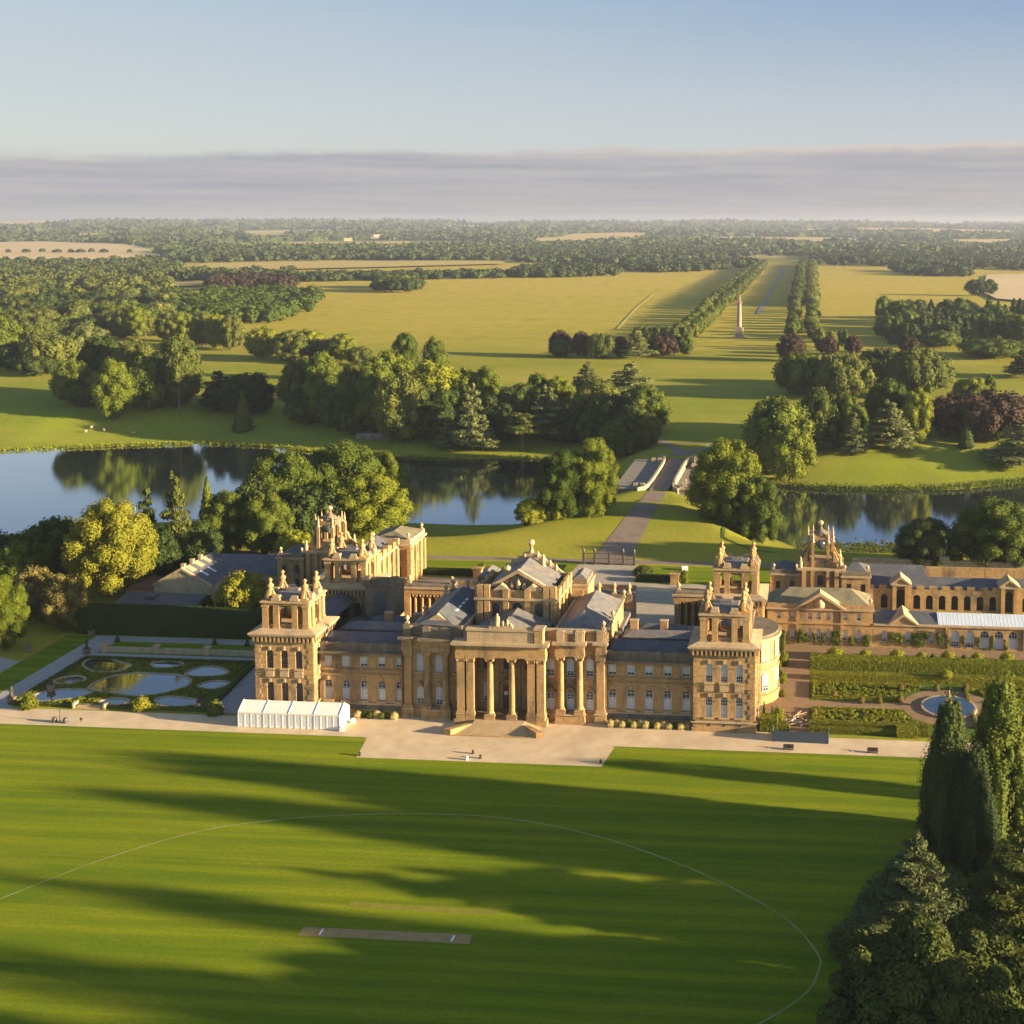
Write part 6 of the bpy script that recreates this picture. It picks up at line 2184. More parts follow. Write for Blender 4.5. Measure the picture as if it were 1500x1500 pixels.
# --- the avenue rows
for nm, (bx, by), (tx, ty), off in (('outer left', (985, 505), (1108, 392), 0), ('inner left', (1016, 497), (1120, 388), 0), ('inner right', (1160, 497), (1176, 388), 0), ('outer right', (1190, 497), (1190, 388), 0)):
    a = np.array(ground(bx, by)[:2]); b = np.array(ground(tx, ty)[:2])
    L = np.linalg.norm(b - a)
    n = 13
    for i in range(n):
        p = a + (b - a) * (i * 34.0 / L)
        plant('small', 'green' if i % 3 else 'olive', p[0] + TR.uniform(-2, 2), p[1] + TR.uniform(-4, 4), float(hmap(*p)), TR.uniform(15, 19), TR.uniform(13, 17),
              'round lime tree in the %s row of the avenue' % nm, 'lime trees of the %s avenue row' % nm)
    q0 = a + (b - a) * (n * 34.0 / L)
    # the rest of the row shrinks into one mass
    V_, F_ = [], []
    m = int((L - n * 34) / 24)
    rng = np.random.default_rng(int(bx))
    parts = []
    for i in range(m):
        p = q0 + (b - q0) * i / m
        z = float(hmap(*p))
        cn = np.array([[p[0] + rng.normal() * 2, p[1], z + 8]])
        rd = np.array([[9, 12, 8.0]]) * rng.uniform(0.85, 1.1)
        parts.append(lumps_crown(cn, rd, 130, 2.0, rng, core=0.85))
    v, f = merge(parts)
    o = link('avenue_trees', np_mesh('avenue_trees', v, f, LF['olive']))
    tag(o, 'far end of the %s avenue row closing into a hedge of crowns' % nm, 'trees', kind='stuff')


# --- plantations further out
def scatter(reg, n, hw, kinds, leaves, label, group, jit=0.0, seed=1, single=True):
    """n trees with bases spread over a photo region (x0,x1,y0,y1), ranked back to front"""
    rr = random.Random(seed)
    x0, x1, y0, y1 = reg
    rows = max(1, int(round(math.sqrt(n * (y1 - y0) * 3.2 / (x1 - x0)))))
    per = int(math.ceil(n / rows))
    for r in range(rows):
        for c in range(per):
            px = x0 + (x1 - x0) * (c + 0.5 + (0.5 if r % 2 else 0) * 0.8 + rr.uniform(-.3, .3)) / (per + 0.3)
            py = y0 + (y1 - y0) * (r + rr.uniform(0.1, 0.9)) / rows
            x, y, z = ground(px, py)
            h, w = hw[0] * rr.uniform(0.82, 1.15), hw[1] * rr.uniform(0.85, 1.2)
            plant(rr.choice(kinds), rr.choice(leaves), x, y, z, w, h, label, group, trunk=single)


scatter((1292, 1520, 466, 506), 64, (24, 25), ['small', 'smallcone', 'small'], ['dark', 'dark', 'green'], 'dark tree packed in the big plantation at the right', 'big dark plantation right of the avenue', seed=5)
tree(1280, 1306, 430, 474, 'small', 'green', 'rounded tree at the left corner of the big dark plantation', 'trees right of the drive beyond the lake')
tree(1412, 1446, 408, 434, 'small', 'dark', 'bushy tree projecting above the big dark plantation, the left one', 'trees right of the drive beyond the lake')
tree(1438, 1462, 408, 434, 'small', 'dark', 'bushy tree projecting above the big dark plantation, the right one', 'trees right of the drive beyond the lake')
scatter((546, 616, 420, 430), 14, (22, 25), ['small'], ['dark', 'green'], 'tree of the small oval clump alone in the golden field', 'oval clump in the golden field', seed=6)
scatter((-20, 250, 440, 500), 44, (22, 30), ['broad', 'small'], ['green', 'dark', 'olive'], 'tree of the middle wood at the left edge of the photo', 'middle wood at the left', seed=10)
G = 'lit trees along the edge of the golden field'
for i, (x0, x1, yt, yb) in enumerate(((168, 192, 450, 500), (190, 208, 446, 500), (236, 260, 450, 505), (256, 282, 455, 505), (282, 312, 455, 512), (306, 330, 458, 515), (326, 352, 460, 518), (368, 404, 476, 530),
                                      (408, 446, 482, 535), (440, 468, 479, 530), (468, 492, 494, 532), (488, 516, 487, 535), (514, 540, 506, 540))):
    tree(x0 - 5, x1 + 5, yt, yb - 4, 'broad', 'bright' if i % 2 else 'olive', 'sunlit tree, %s from the left in the rank along the golden field edge' % ('first second third fourth fifth sixth seventh eighth ninth tenth eleventh twelfth thirteenth'.split()[i]), G)
G = 'trees at the left edge across the lake'
for x0, x1, yt, yb, kd, lf, lb in ((0, 60, 498, 545, 'broad', 'dark', 'dark rounded tree at the far left across the lake'), (40, 110, 486, 545, 'low', 'olive', 'brownish olive tree at the far left across the lake'),
                                   (-30, 30, 460, 530, 'broad', 'green', 'green tree cut by the left edge across the lake'), (24, 74, 460, 520, 'broad', 'olive', 'olive tree behind the brownish tree at the far left'),
                                   (100, 152, 470, 530, 'low', 'blue', 'grey leaved tree behind the far bank at the left'), (30, 80, 520, 552, 'low', 'dark', 'dark low tree under the brownish olive tree at the left')):
    tree(x0, x1, yt, yb, kd, lf, lb, G)

# --- right edge behind the kitchen court
G = 'trees behind the kitchen court'
tree(1310, 1408, 758, 846, 'fine', 'dark', 'dark green tree behind the court wall, the left one', G)
tree(1394, 1520, 728, 846, 'fine', 'green', 'large green tree behind the court wall at the right edge', G)
tree(1440, 1530, 770, 846, 'fine', 'dark', 'dark lower tree behind the court wall at the right edge', G)

# --- foreground: cypresses and cedars at the lower right
cy = [cm('crown', crown_cypress(200 + i, 34000, 0.017)) for i in range(2)]
G = None


def fore(px0, px1, yt, bx, by, mesh, kind, leaf, label, d=None):
    v = np.array([bx, by, 8.0]) - CAM
    w = (px1 - px0) * v.dot(FW) / FPX
    h = height_at(bx, by, yt)
    print('FORE', label, 'w %.1f h %.1f' % (w, h))
    return plant(kind, leaf, bx, by, 0, w, h, label, mesh=mesh, rz=0.3)


TRUNK['cypress'] = trunk_mesh('trunk', 0.8, 0.02, 0, 12)
KNAME['cypress'] = 'cypress_tree'
KNAME['bigcedar'] = 'cedar_tree'
TRUNK['bigcedar'] = trunk_mesh('trunk', 0.58, 0.03, 9, 13, 0.22)


def x_at(px, y):
    d_ = ray(px, 1200)
    t = (y - CAM[1]) / d_[1]
    return float(CAM[0] + t * d_[0])


fore(1336, 1436, 1012, x_at(1388, -46), -46, cy[0], 'cypress', 'dark', 'tall dark cypress, the left of the two at the lawn edge')
fore(1396, 1520, 980, x_at(1462, -43), -43, cy[1], 'cypress', 'green', 'tall green cypress, the right of the two at the lawn edge')
fore(1372, 1470, 1085, x_at(1424, -50), -50, cy[0], 'cypress', 'dark', 'lower dark cypress filling the gap between the two tall ones')
bc = [cm('crown', crown_cedar(210, 52000, 0.016, 12, 0.05, 0.019, 0.03, 0.9, 0.75, 0.3, 15)), cm('crown', crown_cedar(211, 52000, 0.016, 11, 0.05, 0.020, 0.05, 0.8, 0.65, 0.3, 15)), cm('crown', crown_broad(212, 60000, 0.0105, 120, 0.0, 0.8, (0.045, 0.10), 0.6))]
fore(1238, 1458, 1212, x_at(1345, -74), -74, bc[0], 'bigcedar', 'blue', 'tiered green cedar with a pointed top in front of the cypresses')
fore(1395, 1620, 1215, x_at(1500, -72), -72, bc[1], 'bigcedar', 'olive', 'dark spreading cedar at the lower right edge')
fore(1185, 1530, 1368, x_at(1375, -98), -98, bc[2], 'fine', 'olive', 'rounded olive green cedar filling the lower right corner')
# trees just outside the view to the east; their shadows cross the lawn
G = 'tall trees along the east side of the lawn'
for i, (x, y, w, h) in enumerate(((172, -68, 15, 44), (196, -71, 12, 47), (140, -31, 7, 22), (160, -96, 8, 42), (200, -103, 9, 46), (150, -114, 11, 40), (178, -120, 14, 44), (140, -126, 14, 38), (160, -136, 20, 40))):
    plant('fine', 'green', x, y, 0, w, h, 'tall dark tree along the east side of the lawn beyond the cypresses', G)

# ------------------------------------------------------------------ hedges, topiary, parterres
def hedge_geo(x0, x1, y0, y1, z0, z1, leaf=0.15, dens=1.0, seed=0):
    rng = np.random.default_rng(seed)
    L, D, H = x1 - x0, y1 - y0, z1 - z0
    A = {'t': L * D, 's': L * H, 'n': L * H, 'e': D * H, 'w': D * H}
    P, N = [], []
    for f, a in A.items():
        n = int(a * dens / (leaf * leaf * 1.1)) + 3
        u, v, q = rng.random(n), rng.random(n), rng.normal(size=n) * 0.025
        if f == 't': p, nn = np.stack([x0 + L * u, y0 + D * v, z1 + q], -1), (0, 0, 1)
        elif f == 's': p, nn = np.stack([x0 + L * u, y0 + q, z0 + H * v], -1), (0, -1, 0)
        elif f == 'n': p, nn = np.stack([x0 + L * u, y1 + q, z0 + H * v], -1), (0, 1, 0)
        elif f == 'e': p, nn = np.stack([x1 + q, y0 + D * u, z0 + H * v], -1), (1, 0, 0)
        else: p, nn = np.stack([x0 + q, y0 + D * u, z0 + H * v], -1), (-1, 0, 0)
        P.append(p)
        N.append(norm(np.array(nn) + rng.normal(size=(n, 3)) * 0.28))
    parts = [leaf_quads(np.concatenate(P), np.concatenate(N), leaf, rng)]
    c = 0.05
    bx = np.array([(x, y, z) for z in (z0, z1 - c) for y in (y0 + c, y1 - c) for x in (x0 + c, x1 - c)])
    parts.append((bx, np.array([(0, 2, 3, 1), (4, 5, 7, 6), (0, 1, 5, 4), (1, 3, 7, 5), (3, 2, 6, 7), (2, 0, 4, 6)])))
    return merge(parts)


def hedge(x0, x1, y0, y1, h, label, leaf='box', size=0.22, group=None, name='hedge', z=0.0):
    size *= 0.68
    xm, ym = (x0 + x1) / 2, (y0 + y1) / 2
    o = link(name, np_mesh(name, *hedge_geo(x0 - xm, x1 - xm, y0 - ym, y1 - ym, 0, h, size, 1.0, int(abs(x0 * 7 + y0)) % 999), LF[leaf]), None, (xm, ym, z))
    return tag(o, label, 'hedge', group)


def blob_geo(rs, n, leaf, seed=0, zc=0.0, core=0.85):
    rng = np.random.default_rng(seed)
    return lumps_crown(np.array([[0, 0, zc]]), np.array([rs]), n, leaf, rng, core=core)


DOME = np_mesh('dome', *blob_geo((1, 1, 1), 900, 0.11, 5), LF['box'])
CONE = np_mesh('cone', *crown_conifer(300, 900, 0.06, 1, 1.0), LF['box'])


def topiary(mesh, x, y, z, w, h, label, leaf, name='topiary', group=None):
    o = link(name, mesh, None, (x, y, z))
    o.scale = (w / 2, w / 2, h) if mesh is DOME else (w, w, h)
    o.material_slots[0].link = 'OBJECT'
    o.material_slots[0].material = LF[leaf]
    return tag(o, label, 'topiary', group)


hedge(-127, -78, 46.2, 52.5, 6.4, 'tall dark clipped hedge behind the water parterre', 'dark', 0.3)
hedge(-58, -37.5, 106, 109, 1.6, 'low dark hedge along the north west side of the courtyard', 'dark', 0.25)
hedge(13.5, 26, 105.2, 108, 1.7, 'low dark hedge right of the entrance gate', 'dark', 0.25)
hedge(-21, -10, 110, 115, 1.8, 'dark shrub bank left of the entrance gate', 'dark', 0.28)
topiary(DOME, -34.6, 107.5, 1.6, 5.0, 2.2, 'green bush with a sunlit side at the corner of the courtyard lawn', 'bright', 'bush')
topiary(DOME, 28.5, 104.8, 2.0, 2.6, 2.2, 'bright bush against the north east courtyard pier', 'bright', 'bush')
topiary(DOME, 14.5, 113, 0.8, 6.0, 1.8, 'dark bush right of the entrance gate', 'dark', 'bush')
hedge(57.5, 60.5, 44.0, 53.5, 4.2, 'dark leafy mass in the angle between the palace and the garden range', 'green', 0.3)

# east garden
sheet('garden_path', [(55.5, 0.4), (67.0, 0.4), (67.0, 47.0), (140, 46.8), (140, 54.6), (55.5, 54.6)], 0.03, MT['gardenpath'])
sheet('garden_ground', [(67.0, 0.4), (140, 0.4), (140, 46.8), (67.0, 47.0)], 0.020, MT['bedgreen'])
sheet('garden_path', [(67.0, 14.4), (91.5, 14.4), (91.5, 18.6), (67.0, 18.6)], 0.034, MT['gardenpath'])
cxf, cyf = 98.8, 16.8
sheet('fountain_path', [(cxf + 10.5 * math.cos(t), cyf + 10.5 * math.sin(t)) for t in np.linspace(0, 2 * math.pi, 48, endpoint=False)], 0.038, MT['gardenpath'])
hedge(67.2, 140, 44.0, 45.6, 1.2, 'low clipped hedge under the row of domes at the back of the garden', 'box', 0.2)
hedge(67.2, 140, 37.6, 41.4, 2.6, 'tall dark clipped hedge across the middle of the garden', 'box', 0.26)
hedge(67.2, 140, 30.8, 33.0, 1.6, 'medium clipped hedge in front of the tall one', 'box', 0.22)
hedge(67.2, 93, 3.4, 4.9, 1.3, 'golden clipped hedge along the front of the garden, the inner row', 'gold', 0.2)
hedge(67.2, 93, 1.0, 2.4, 1.0, 'golden clipped hedge along the gravel, the outer row', 'gold', 0.2)
hedge(86.0, 90.4, -0.2, 3.2, 1.5, 'short square clipped block breaking the front hedge', 'box', 0.2)
hedge(57.0, 60.0, 24.5, 27.5, 1.8, 'small clipped hedge beside the brown path by the palace', 'box', 0.2)
hedge(57.0, 60.0, 35.0, 38.0, 1.8, 'small clipped hedge at the far end of the brown path', 'box', 0.2)
for i, px in enumerate((1221, 1265, 1311, 1347, 1385, 1428, 1471)):
    topiary(DOME, x_at(px, 46.6), 46.6, 0.9, (4.2, 3.0, 3.8, 2.8, 3.6, 3.2, 3.8)[i], (1.5, 1.2, 1.5, 1.1, 1.5, 1.3, 1.5)[i],
            'clipped green dome, %s from the left along the back hedge of the garden' % 'first second third fourth fifth sixth seventh'.split()[i], 'box', group='domes along the back hedge')
for i, px in enumerate((1363, 1408)):
    topiary(DOME, x_at(px, 44), 44, 1.3, 1.7, 1.2, 'small dark ball bush among the domes, the %s one' % ('left', 'right')[i], 'dark')


def scroll_geo(x0, x1, y0, y1, n, seed, leaf=0.13, hole=None, r=(0.5, 1.5), h=0.5):
    """low box hedging in scrolls and curls filling a bed"""
    rng = np.random.default_rng(seed)
    P = []
    tries = 0
    C2 = []
    while len(C2) < n and tries < n * 40:
        tries += 1
        c = np.array([rng.uniform(x0 + 0.6, x1 - 0.6), rng.uniform(y0 + 0.6, y1 - 0.6)])
        q = rng.uniform(*r)
        if hole and hole(c[0], c[1], q): continue
        if any(np.hypot(*(c - o[0])) < 0.75 * (q + o[1]) for o in C2): continue
        C2.append((c, q))
        t = np.linspace(0, rng.uniform(4.5, 8.5), int(46 * q))
        rr = q * (0.15 + 0.85 * t / t[-1])
        a = t * rng.choice([-1, 1]) + rng.uniform(0, 6.28)
        P.append(np.stack([c[0] + rr * np.cos(a), c[1] + rr * np.sin(a)], -1))
    P = np.concatenate(P)
    m = (P[:, 0] > x0) & (P[:, 0] < x1) & (P[:, 1] > y0) & (P[:, 1] < y1)
    if hole: m &= ~np.array([hole(a, b, 0.1) for a, b in P])
    P = np.repeat(P[m], 7, 0)
    k = len(P)
    s = rng.normal(size=(k, 2)) * 0.11
    z = h * rng.uniform(0.3, 1.0, k)
    PP = np.column_stack([P + s, z])
    N = norm(np.column_stack([s * 5, np.full(k, 0.8)]) + rng.normal(size=(k, 3)) * 0.3)
    return leaf_quads(PP, N, leaf, rng)


def parterre(x0, x1, y0, y1, n, seed, label, round_cut=None):
    t = empty('parterre_bed', ((x0 + x1) / 2, (y0 + y1) / 2, 0), 0, label, 'flower bed')
    ox, oy = (x0 + x1) / 2, (y0 + y1) / 2
    hole = (lambda a, b, q: math.hypot(a + ox - cxf, b + oy - cyf) < 11.2 + q * 0.6)
    v, f = scroll_geo(x0 - ox, x1 - ox, y0 - oy, y1 - oy, n, seed, hole=hole)
    link('scrolls', np_mesh('scrolls', v, f, LF['box']), t)
    edges = []
    for a, b, c, d in ((x0, x1, y0, y0 + 0.5), (x0, x1, y1 - 0.5, y1), (x0, x0 + 0.5, y0, y1)):
        # the edging stops short of the fountain circle
        if c > cyf - 11 and c < cyf + 11 and b - a > 1:
            lim = math.sqrt(max(0.1, 11.0 ** 2 - (c - cyf) ** 2))
            segs = [(a, min(b, cxf - lim)), (max(a, cxf + lim), b)]
        else: segs = [(a, b)]
        for p, q in segs:
            if q - p > 0.3: edges.append(hedge_geo(p - ox, q - ox, c - oy, d - oy, 0, 0.7, 0.18, 0.9, seed))
    v, f = merge(edges)
    link('edging', np_mesh('edging', v, f, LF['box']), t)
    return t


parterre(67.8, 93.5, 19.8, 29.0, 70, 1, 'embroidered bed of curled box hedging behind the cross path')
parterre(67.8, 94.5, 5.6, 13.6, 60, 2, 'embroidered bed of curled box hedging between the cross path and the golden hedges')
parterre(103.5, 128, 19.8, 29.0, 46, 3, 'embroidered box bed right of the round pool on its far side')
parterre(103.5, 128, 5.6, 13.6, 46, 4, 'embroidered box bed right of the round pool on its near side')
for i, (px, py) in enumerate(((1193, 994), (1372, 1012), (1415, 1012), (1193, 1048), (1319, 1028), (1320, 1012), (1262, 1030), (1288, 1030), (1222, 1022))):
    p = at(px, py)
    o = topiary(DOME, p[0], p[1], 0.7, 1.5, 0.9, 'small orange flowered bush in the garden, number %s from the left' % 'one two three four five six seven eight nine'.split()[sorted([1193.5, 1372, 1415, 1193, 1319, 1320, 1262, 1288, 1222]).index((1193.5, 1372, 1415, 1193, 1319, 1320, 1262, 1288, 1222)[i])], 'rust', 'flowering_bush')
    o['label'] = ('orange flowered bush at the back corner of the rear parterre by the brown path', 'orange flowered bush at the far left side of the round pool', 'orange flowered bush behind the round pool on its right',
                  'orange flowered bush at the corner of the front parterre by the brown path', 'orange flowered bush where the cross path meets the pool circle', 'orange flowered bush on the rear parterre edge nearest the pool circle',
                  'orange flowered bush along the cross path, the left of two', 'orange flowered bush along the cross path, the right of two', 'orange flowered bush on the front edge of the rear parterre')[i]
ft = empty('round_pool', (cxf, cyf, 0), 0, 'round stone rimmed pool with a small statue in the middle of the garden', 'fountain')
mb = MB()
mb.lathe(0, 0, [(6.3, 0), (6.3, 0.45), (5.7, 0.45), (5.7, 0.1)], 40, 0, smooth=False)
mb.build('rim', MT['pale'], ft)
sheet('water', [(5.75 * math.cos(t), 5.75 * math.sin(t)) for t in np.linspace(0, 2 * math.pi, 40, endpoint=False)], 0.46, WATER, ft, kind=None)
mb = MB()
mb.lathe(0, 0, [(1.3, 0), (1.3, 0.8), (0.7, 1.0), (0.6, 1.8), (1.0, 2.0)], 12, 0)
mb.build('pedestal', MT['pale'], ft)
figure_mb(0, 0, 2.0, 2.2).build('statue', MT['pale'], ft)
p = at(1386, 1001)
st = empty('standard_tree', (p[0], p[1], 0), 0, 'clipped ball headed tree on a pale stem behind the round pool', 'topiary')
MB().lathe(0, 0, [(0.14, 0), (0.09, 1.6)], 7, 0).build('trunk', MT['pale'], st)
c = link('crown', DOME, st, (0, 0, 2.2))
c.scale = (1.5, 1.5, 1.0)
# yews by the bow
for i, (px, py, w, h, mesh, lf, lb) in enumerate(((1119, 1062, 2.2, 5.2, CONE, 'green', 'tall green clipped cone against the end of the right tower'), (1131, 1064, 2.0, 4.4, CONE, 'dark', 'dark clipped cone beside the tall green one by the right tower'),
                                            (1148, 975, 2.4, 3.6, DOME, 'gold', 'golden yew egg beside the bow, further along the wall'), (1146, 1000, 2.2, 3.0, DOME, 'gold', 'golden yew egg beside the bow, nearer the gravel'),
                                            (1141, 1058, 2.6, 3.4, DOME, 'gold', 'golden yew mound beside the dark cone by the hoarding'), (1147, 1020, 1.6, 1.6, DOME, 'gold', 'small golden yew ball on the brown path by the bow'))):
    p = at(px, py)
    topiary(mesh, p[0], p[1], h * 0.45 if mesh is DOME else 0, w, h * 0.55 if mesh is DOME else h, lb, lf)
hedge(56.6, 60.4, 0.4, 3.6, 2.9, 'golden clipped block of yew at the foot of the right tower', 'gold', 0.22)
hedge(60.6, 63.0, 0.6, 2.2, 1.4, 'low golden hedge beside the clipped yew block', 'gold', 0.2)
p = at(1140, 956)
t = empty('white_statue', (p[0], p[1], 0), 0, 'white statue on a tall plinth beside the bow at the head of the brown path', 'statue')
MB().box(-0.6, 0.6, -0.6, 0.6, 0, 2.2, 0).box(-0.75, 0.75, -0.75, 0.75, 2.2, 2.5, 0).build('plinth', MT['white'], t)
figure_mb(0, 0, 2.5, 2.3).build('figure', MT['white'], t)

# flower borders under the wings
for (x0, x1), lb in (((23.4, 41.4), 'cream flowering shrub in the border under the right wing'), ((-33.2, -23.6), 'dull flowering shrub in the border under the left wing')):
    n = int((x1 - x0) / 1.25)
    for i in range(n):
        x = x0 + (x1 - x0) * (i + 0.5) / n
        o = link('flowering_shrub', DOME, None, (x, 0.6 + 0.5 * (i % 2) - 0.2, 0.55))
        o.scale = (0.85, 0.8, 0.75 + 0.2 * (i % 3 == 0))
        o.material_slots[0].link = 'OBJECT'
        o.material_slots[0].material = LF['flower'] if (x0 > 0 and i % 4 != 3) or (x0 < 0 and i % 3 == 0) else LF['green']
        if x0 > 0 and i % 4 == 3: o['label'] = 'plain green shrub between the cream ones in the border under the right wing'
        elif x0 < 0 and i % 3: o['label'] = 'plain green shrub in the border under the left wing'
        else: o['label'] = lb
        o['category'] = 'shrub'
        o['group'] = o['label'].replace('shrub', 'shrubs')
        # a second, lower rank
# creepers
for i, (x, w, h, d) in enumerate(((64.9, 3.0, 4.3, 0), (68.1, 1.2, 3.8, 0), (70.4, 1.0, 3.9, 0), (73.6, 2.6, 4.0, 0), (77.9, 2.0, 4.2, 0), (81.4, 2.4, 4.3, 0), (89.2, 3.4, 4.0, 0), (95.4, 4.6, 5.0, 0), (100.8, 2.2, 4.4, 0), (102.6, 1.2, 4.0, 0), (106.5, 1.1, 4.3, 0), (110.3, 0.9, 3.6, 0), (113.9, 1.1, 4.0, 0), (117.5, 0.9, 3.4, 0))):
    rng = np.random.default_rng(400 + i)
    n = int(w * h * 34)
    k_ = 5
    Cn = np.stack([rng.uniform(-w / 2, w / 2, k_) * 0.7, np.zeros(k_), h * rng.uniform(0.15, 0.85, k_)], -1)
    rd = np.stack([np.full(k_, w * 0.32), np.full(k_, 0.45), np.full(k_, h * 0.22)], -1)
    o = link('creeper', np_mesh('creeper', *lumps_crown(Cn, rd, n, 0.17, rng, core=0.6), LF['green']), None, (x, 54.75, 0))
    wh = 'garden range' if x < 83 else 'orangery'
    ordn = 'first second third fourth fifth sixth first second third fourth fifth sixth seventh eighth'.split()[i]
    tag(o, 'dark climber on the wall of the %s, %s from the left' % (wh, ordn), 'climber', 'climbers on the %s wall' % wh)

# ------------------------------------------------------------------ water parterre (west)
sheet('parterre_path', [(-120, -0.9), (-112.5, -0.9), (-113.5, 42.0), (-71, 42.0), (-71, 45.6), (-121, 45.6)], 0.030, MT['greypath'])
sheet('parterre_path', [(-113, 30.2), (-70, 30.2), (-70, 33.4), (-113, 33.4)], 0.034, MT['greypath'])
sheet('parterre_path', [(-67.0, 0.4), (-55.4, 0.4), (-55.4, 29.5), (-69.5, 29.5)], 0.034, MT['greypath'])
sheet('parterre_path', [(-150, -0.9), (-128, -0.9), (-129, 26), (-150, 34)], 0.034, MT['greypath'])
sheet('parterre_lawn', [(-113.4, 33.4), (-71, 33.4), (-71, 42.0), (-113.4, 42.0)], 0.020, LAWN)
sheet('parterre_lawn', [(-128.0, -0.9), (-120, -0.9), (-121, 45), (-129, 45)], 0.020, LAWN)
t = empty('retaining_wall', (-92, 34.6, 0), 0, 'low brownish retaining wall with pedestals between the upper and lower parterre paths', 'wall')
MB().box(-20.5, 20.5, -0.4, 0.4, 0, 1.1, 0).box(-20.6, 20.6, -0.5, 0.5, 1.1, 1.25, 0).build('wall', MT['rubble'], t)
for x in (-20.0, -6.5, 7.0, 20.0): MB().box(x - 0.7, x + 0.7, -0.7, 0.7, 0, 1.9, 0).box(x - 0.85, x + 0.85, -0.85, 0.85, 1.9, 2.1, 0).build('pedestal', MT['pale'], t)


def cpx(pts):
    return [tuple(at(x / 3.2609, 640 + y / 3.2609)[:2]) for x, y in pts]


def smooth_poly(P, n=5):
    P = [np.array(p) for p in P]
    out = []
    for i in range(len(P)):
        p0, p1, p2, p3 = [P[(i + q) % len(P)] for q in (-1, 0, 1, 2)]
        for t in np.linspace(0, 1, n, endpoint=False):
            out.append(0.5 * (2 * p1 + (p2 - p0) * t + (2 * p0 - 5 * p1 + 4 * p2 - p3) * t * t + (3 * p1 - p0 - 3 * p2 + p3) * t ** 3))
    return [tuple(map(float, q)) for q in out]


pools = [
    [(435, 1190), (480, 1165), (560, 1142), (650, 1130), (760, 1135), (850, 1140), (905, 1162), (890, 1190), (820, 1215), (740, 1232), (640, 1238), (540, 1226), (440, 1212)],
    [(165, 1238), (230, 1215), (330, 1208), (415, 1212), (432, 1226), (370, 1245), (280, 1258), (185, 1262)],
    [(265, 1165), (310, 1150), (370, 1145), (400, 1155), (390, 1170), (330, 1180), (280, 1178)],
    [(400, 1090), (430, 1065), (500, 1058), (560, 1075), (620, 1090), (600, 1110), (530, 1122), (450, 1120)],
    [(725, 1085), (780, 1076), (850, 1078), (870, 1090), (820, 1103), (750, 1103)],
    [(890, 1135), (930, 1110), (1000, 1100), (1060, 1110), (1085, 1130), (1030, 1143), (950, 1145)],
    [(950, 1190), (1000, 1172), (1060, 1170), (1090, 1180), (1040, 1200), (990, 1205)],
    [(480, 1265), (540, 1252), (600, 1255), (610, 1270), (560, 1282), (500, 1280)],
    [(745, 1260), (800, 1242), (880, 1250), (945, 1260), (940, 1280), (860, 1288), (780, 1285)]]
wp = empty('water_parterre', (-92, 15, 0), 0, 'formal parterre of scrolled box hedging around nine curved reflecting pools west of the palace', 'parterre')
base = sheet('bed', [(-113.2 + 92, 1.2 - 15), (-66.8 + 92, 1.2 - 15), (-70.2 + 92, 29.6 - 15), (-113.8 + 92, 29.6 - 15)], 0.024, MT['bedgreen'], wp, kind=None)
PW = []
pond_mat = WATER
for pl in pools:
    q = smooth_poly(cpx(pl))
    q = [(x + 92, y - 15) for x, y in q]
    PW.append(np.array(q))
    o = sheet('pool', q, 0.10, pond_mat, wp, kind=None)
    Q = np.array(q)
    cn = Q.mean(0)
    dirs = norm(Q - cn)
    a, b = Q - dirs * 0.10, Q + dirs * 0.55
    n = len(Q)
    vs = [(*p_, 0.22) for p_ in a] + [(*p_, 0.22) for p_ in b] + [(*p_, 0.0) for p_ in a] + [(*p_, 0.0) for p_ in b]
    fs = [(i, n + i, n + (i + 1) % n, (i + 1) % n) for i in range(n)] + [(i, (i + 1) % n, 2 * n + (i + 1) % n, 2 * n + i) for i in range(n)] + [(n + i, 3 * n + i, 3 * n + (i + 1) % n, n + (i + 1) % n) for i in range(n)]
    me = bpy.data.meshes.new('kerb')
    me.from_pydata([tuple(map(float, v)) for v in vs], [], fs)
    me.materials.append(MT['rubble'])
    link('kerb', me, o)


def inpoly(Q, x, y):
    c = False
    j = len(Q) - 1
    for i in range(len(Q)):
        if (Q[i][1] > y) != (Q[j][1] > y) and x < (Q[j][0] - Q[i][0]) * (y - Q[i][1]) / (Q[j][1] - Q[i][1]) + Q[i][0]: c = not c
        j = i
    return c


def pool_hole(a, b, q):
    for Q in PW:
        if inpoly(Q, a, b): return True
        if q > 0.2 and min(np.hypot(Q[:, 0] - a, Q[:, 1] - b)) < q * 0.8: return True
        if q <= 0.2 and min(np.hypot(Q[:, 0] - a, Q[:, 1] - b)) < 0.7: return True
    return False


v, f = scroll_geo(-20.8, 20.6, -13.2, 14.0, 230, 9, 0.14, pool_hole, (0.45, 1.3), 0.45)
sc = link('scrolls', np_mesh('scrolls', v, f, LF['box']), wp)
edges = [hedge_geo(-21.6, 24.6, -14.6, -13.6, 0, 0.7, 0.2, 0.9, 1), hedge_geo(-21.8, 21.6, 13.9, 14.8, 0, 0.7, 0.2, 0.9, 2)]
for (xa, ya), (xb, yb) in (((-21.2, -14), (-21.7, 14.6)), ((24.9, -14), (21.8, 14.6))):
    for i in range(14):
        ya_ = ya + (yb - ya) * i / 14
        xa_ = xa + (xb - xa) * (i + 0.5) / 14
        edges.append(hedge_geo(xa_ - 0.5, xa_ + 0.5, ya_, ya_ + (yb - ya) / 14, 0, 0.7, 0.2, 0.9, i))
v, f = merge(edges)
link('edging', np_mesh('edging', v, f, LF['olive']), wp)
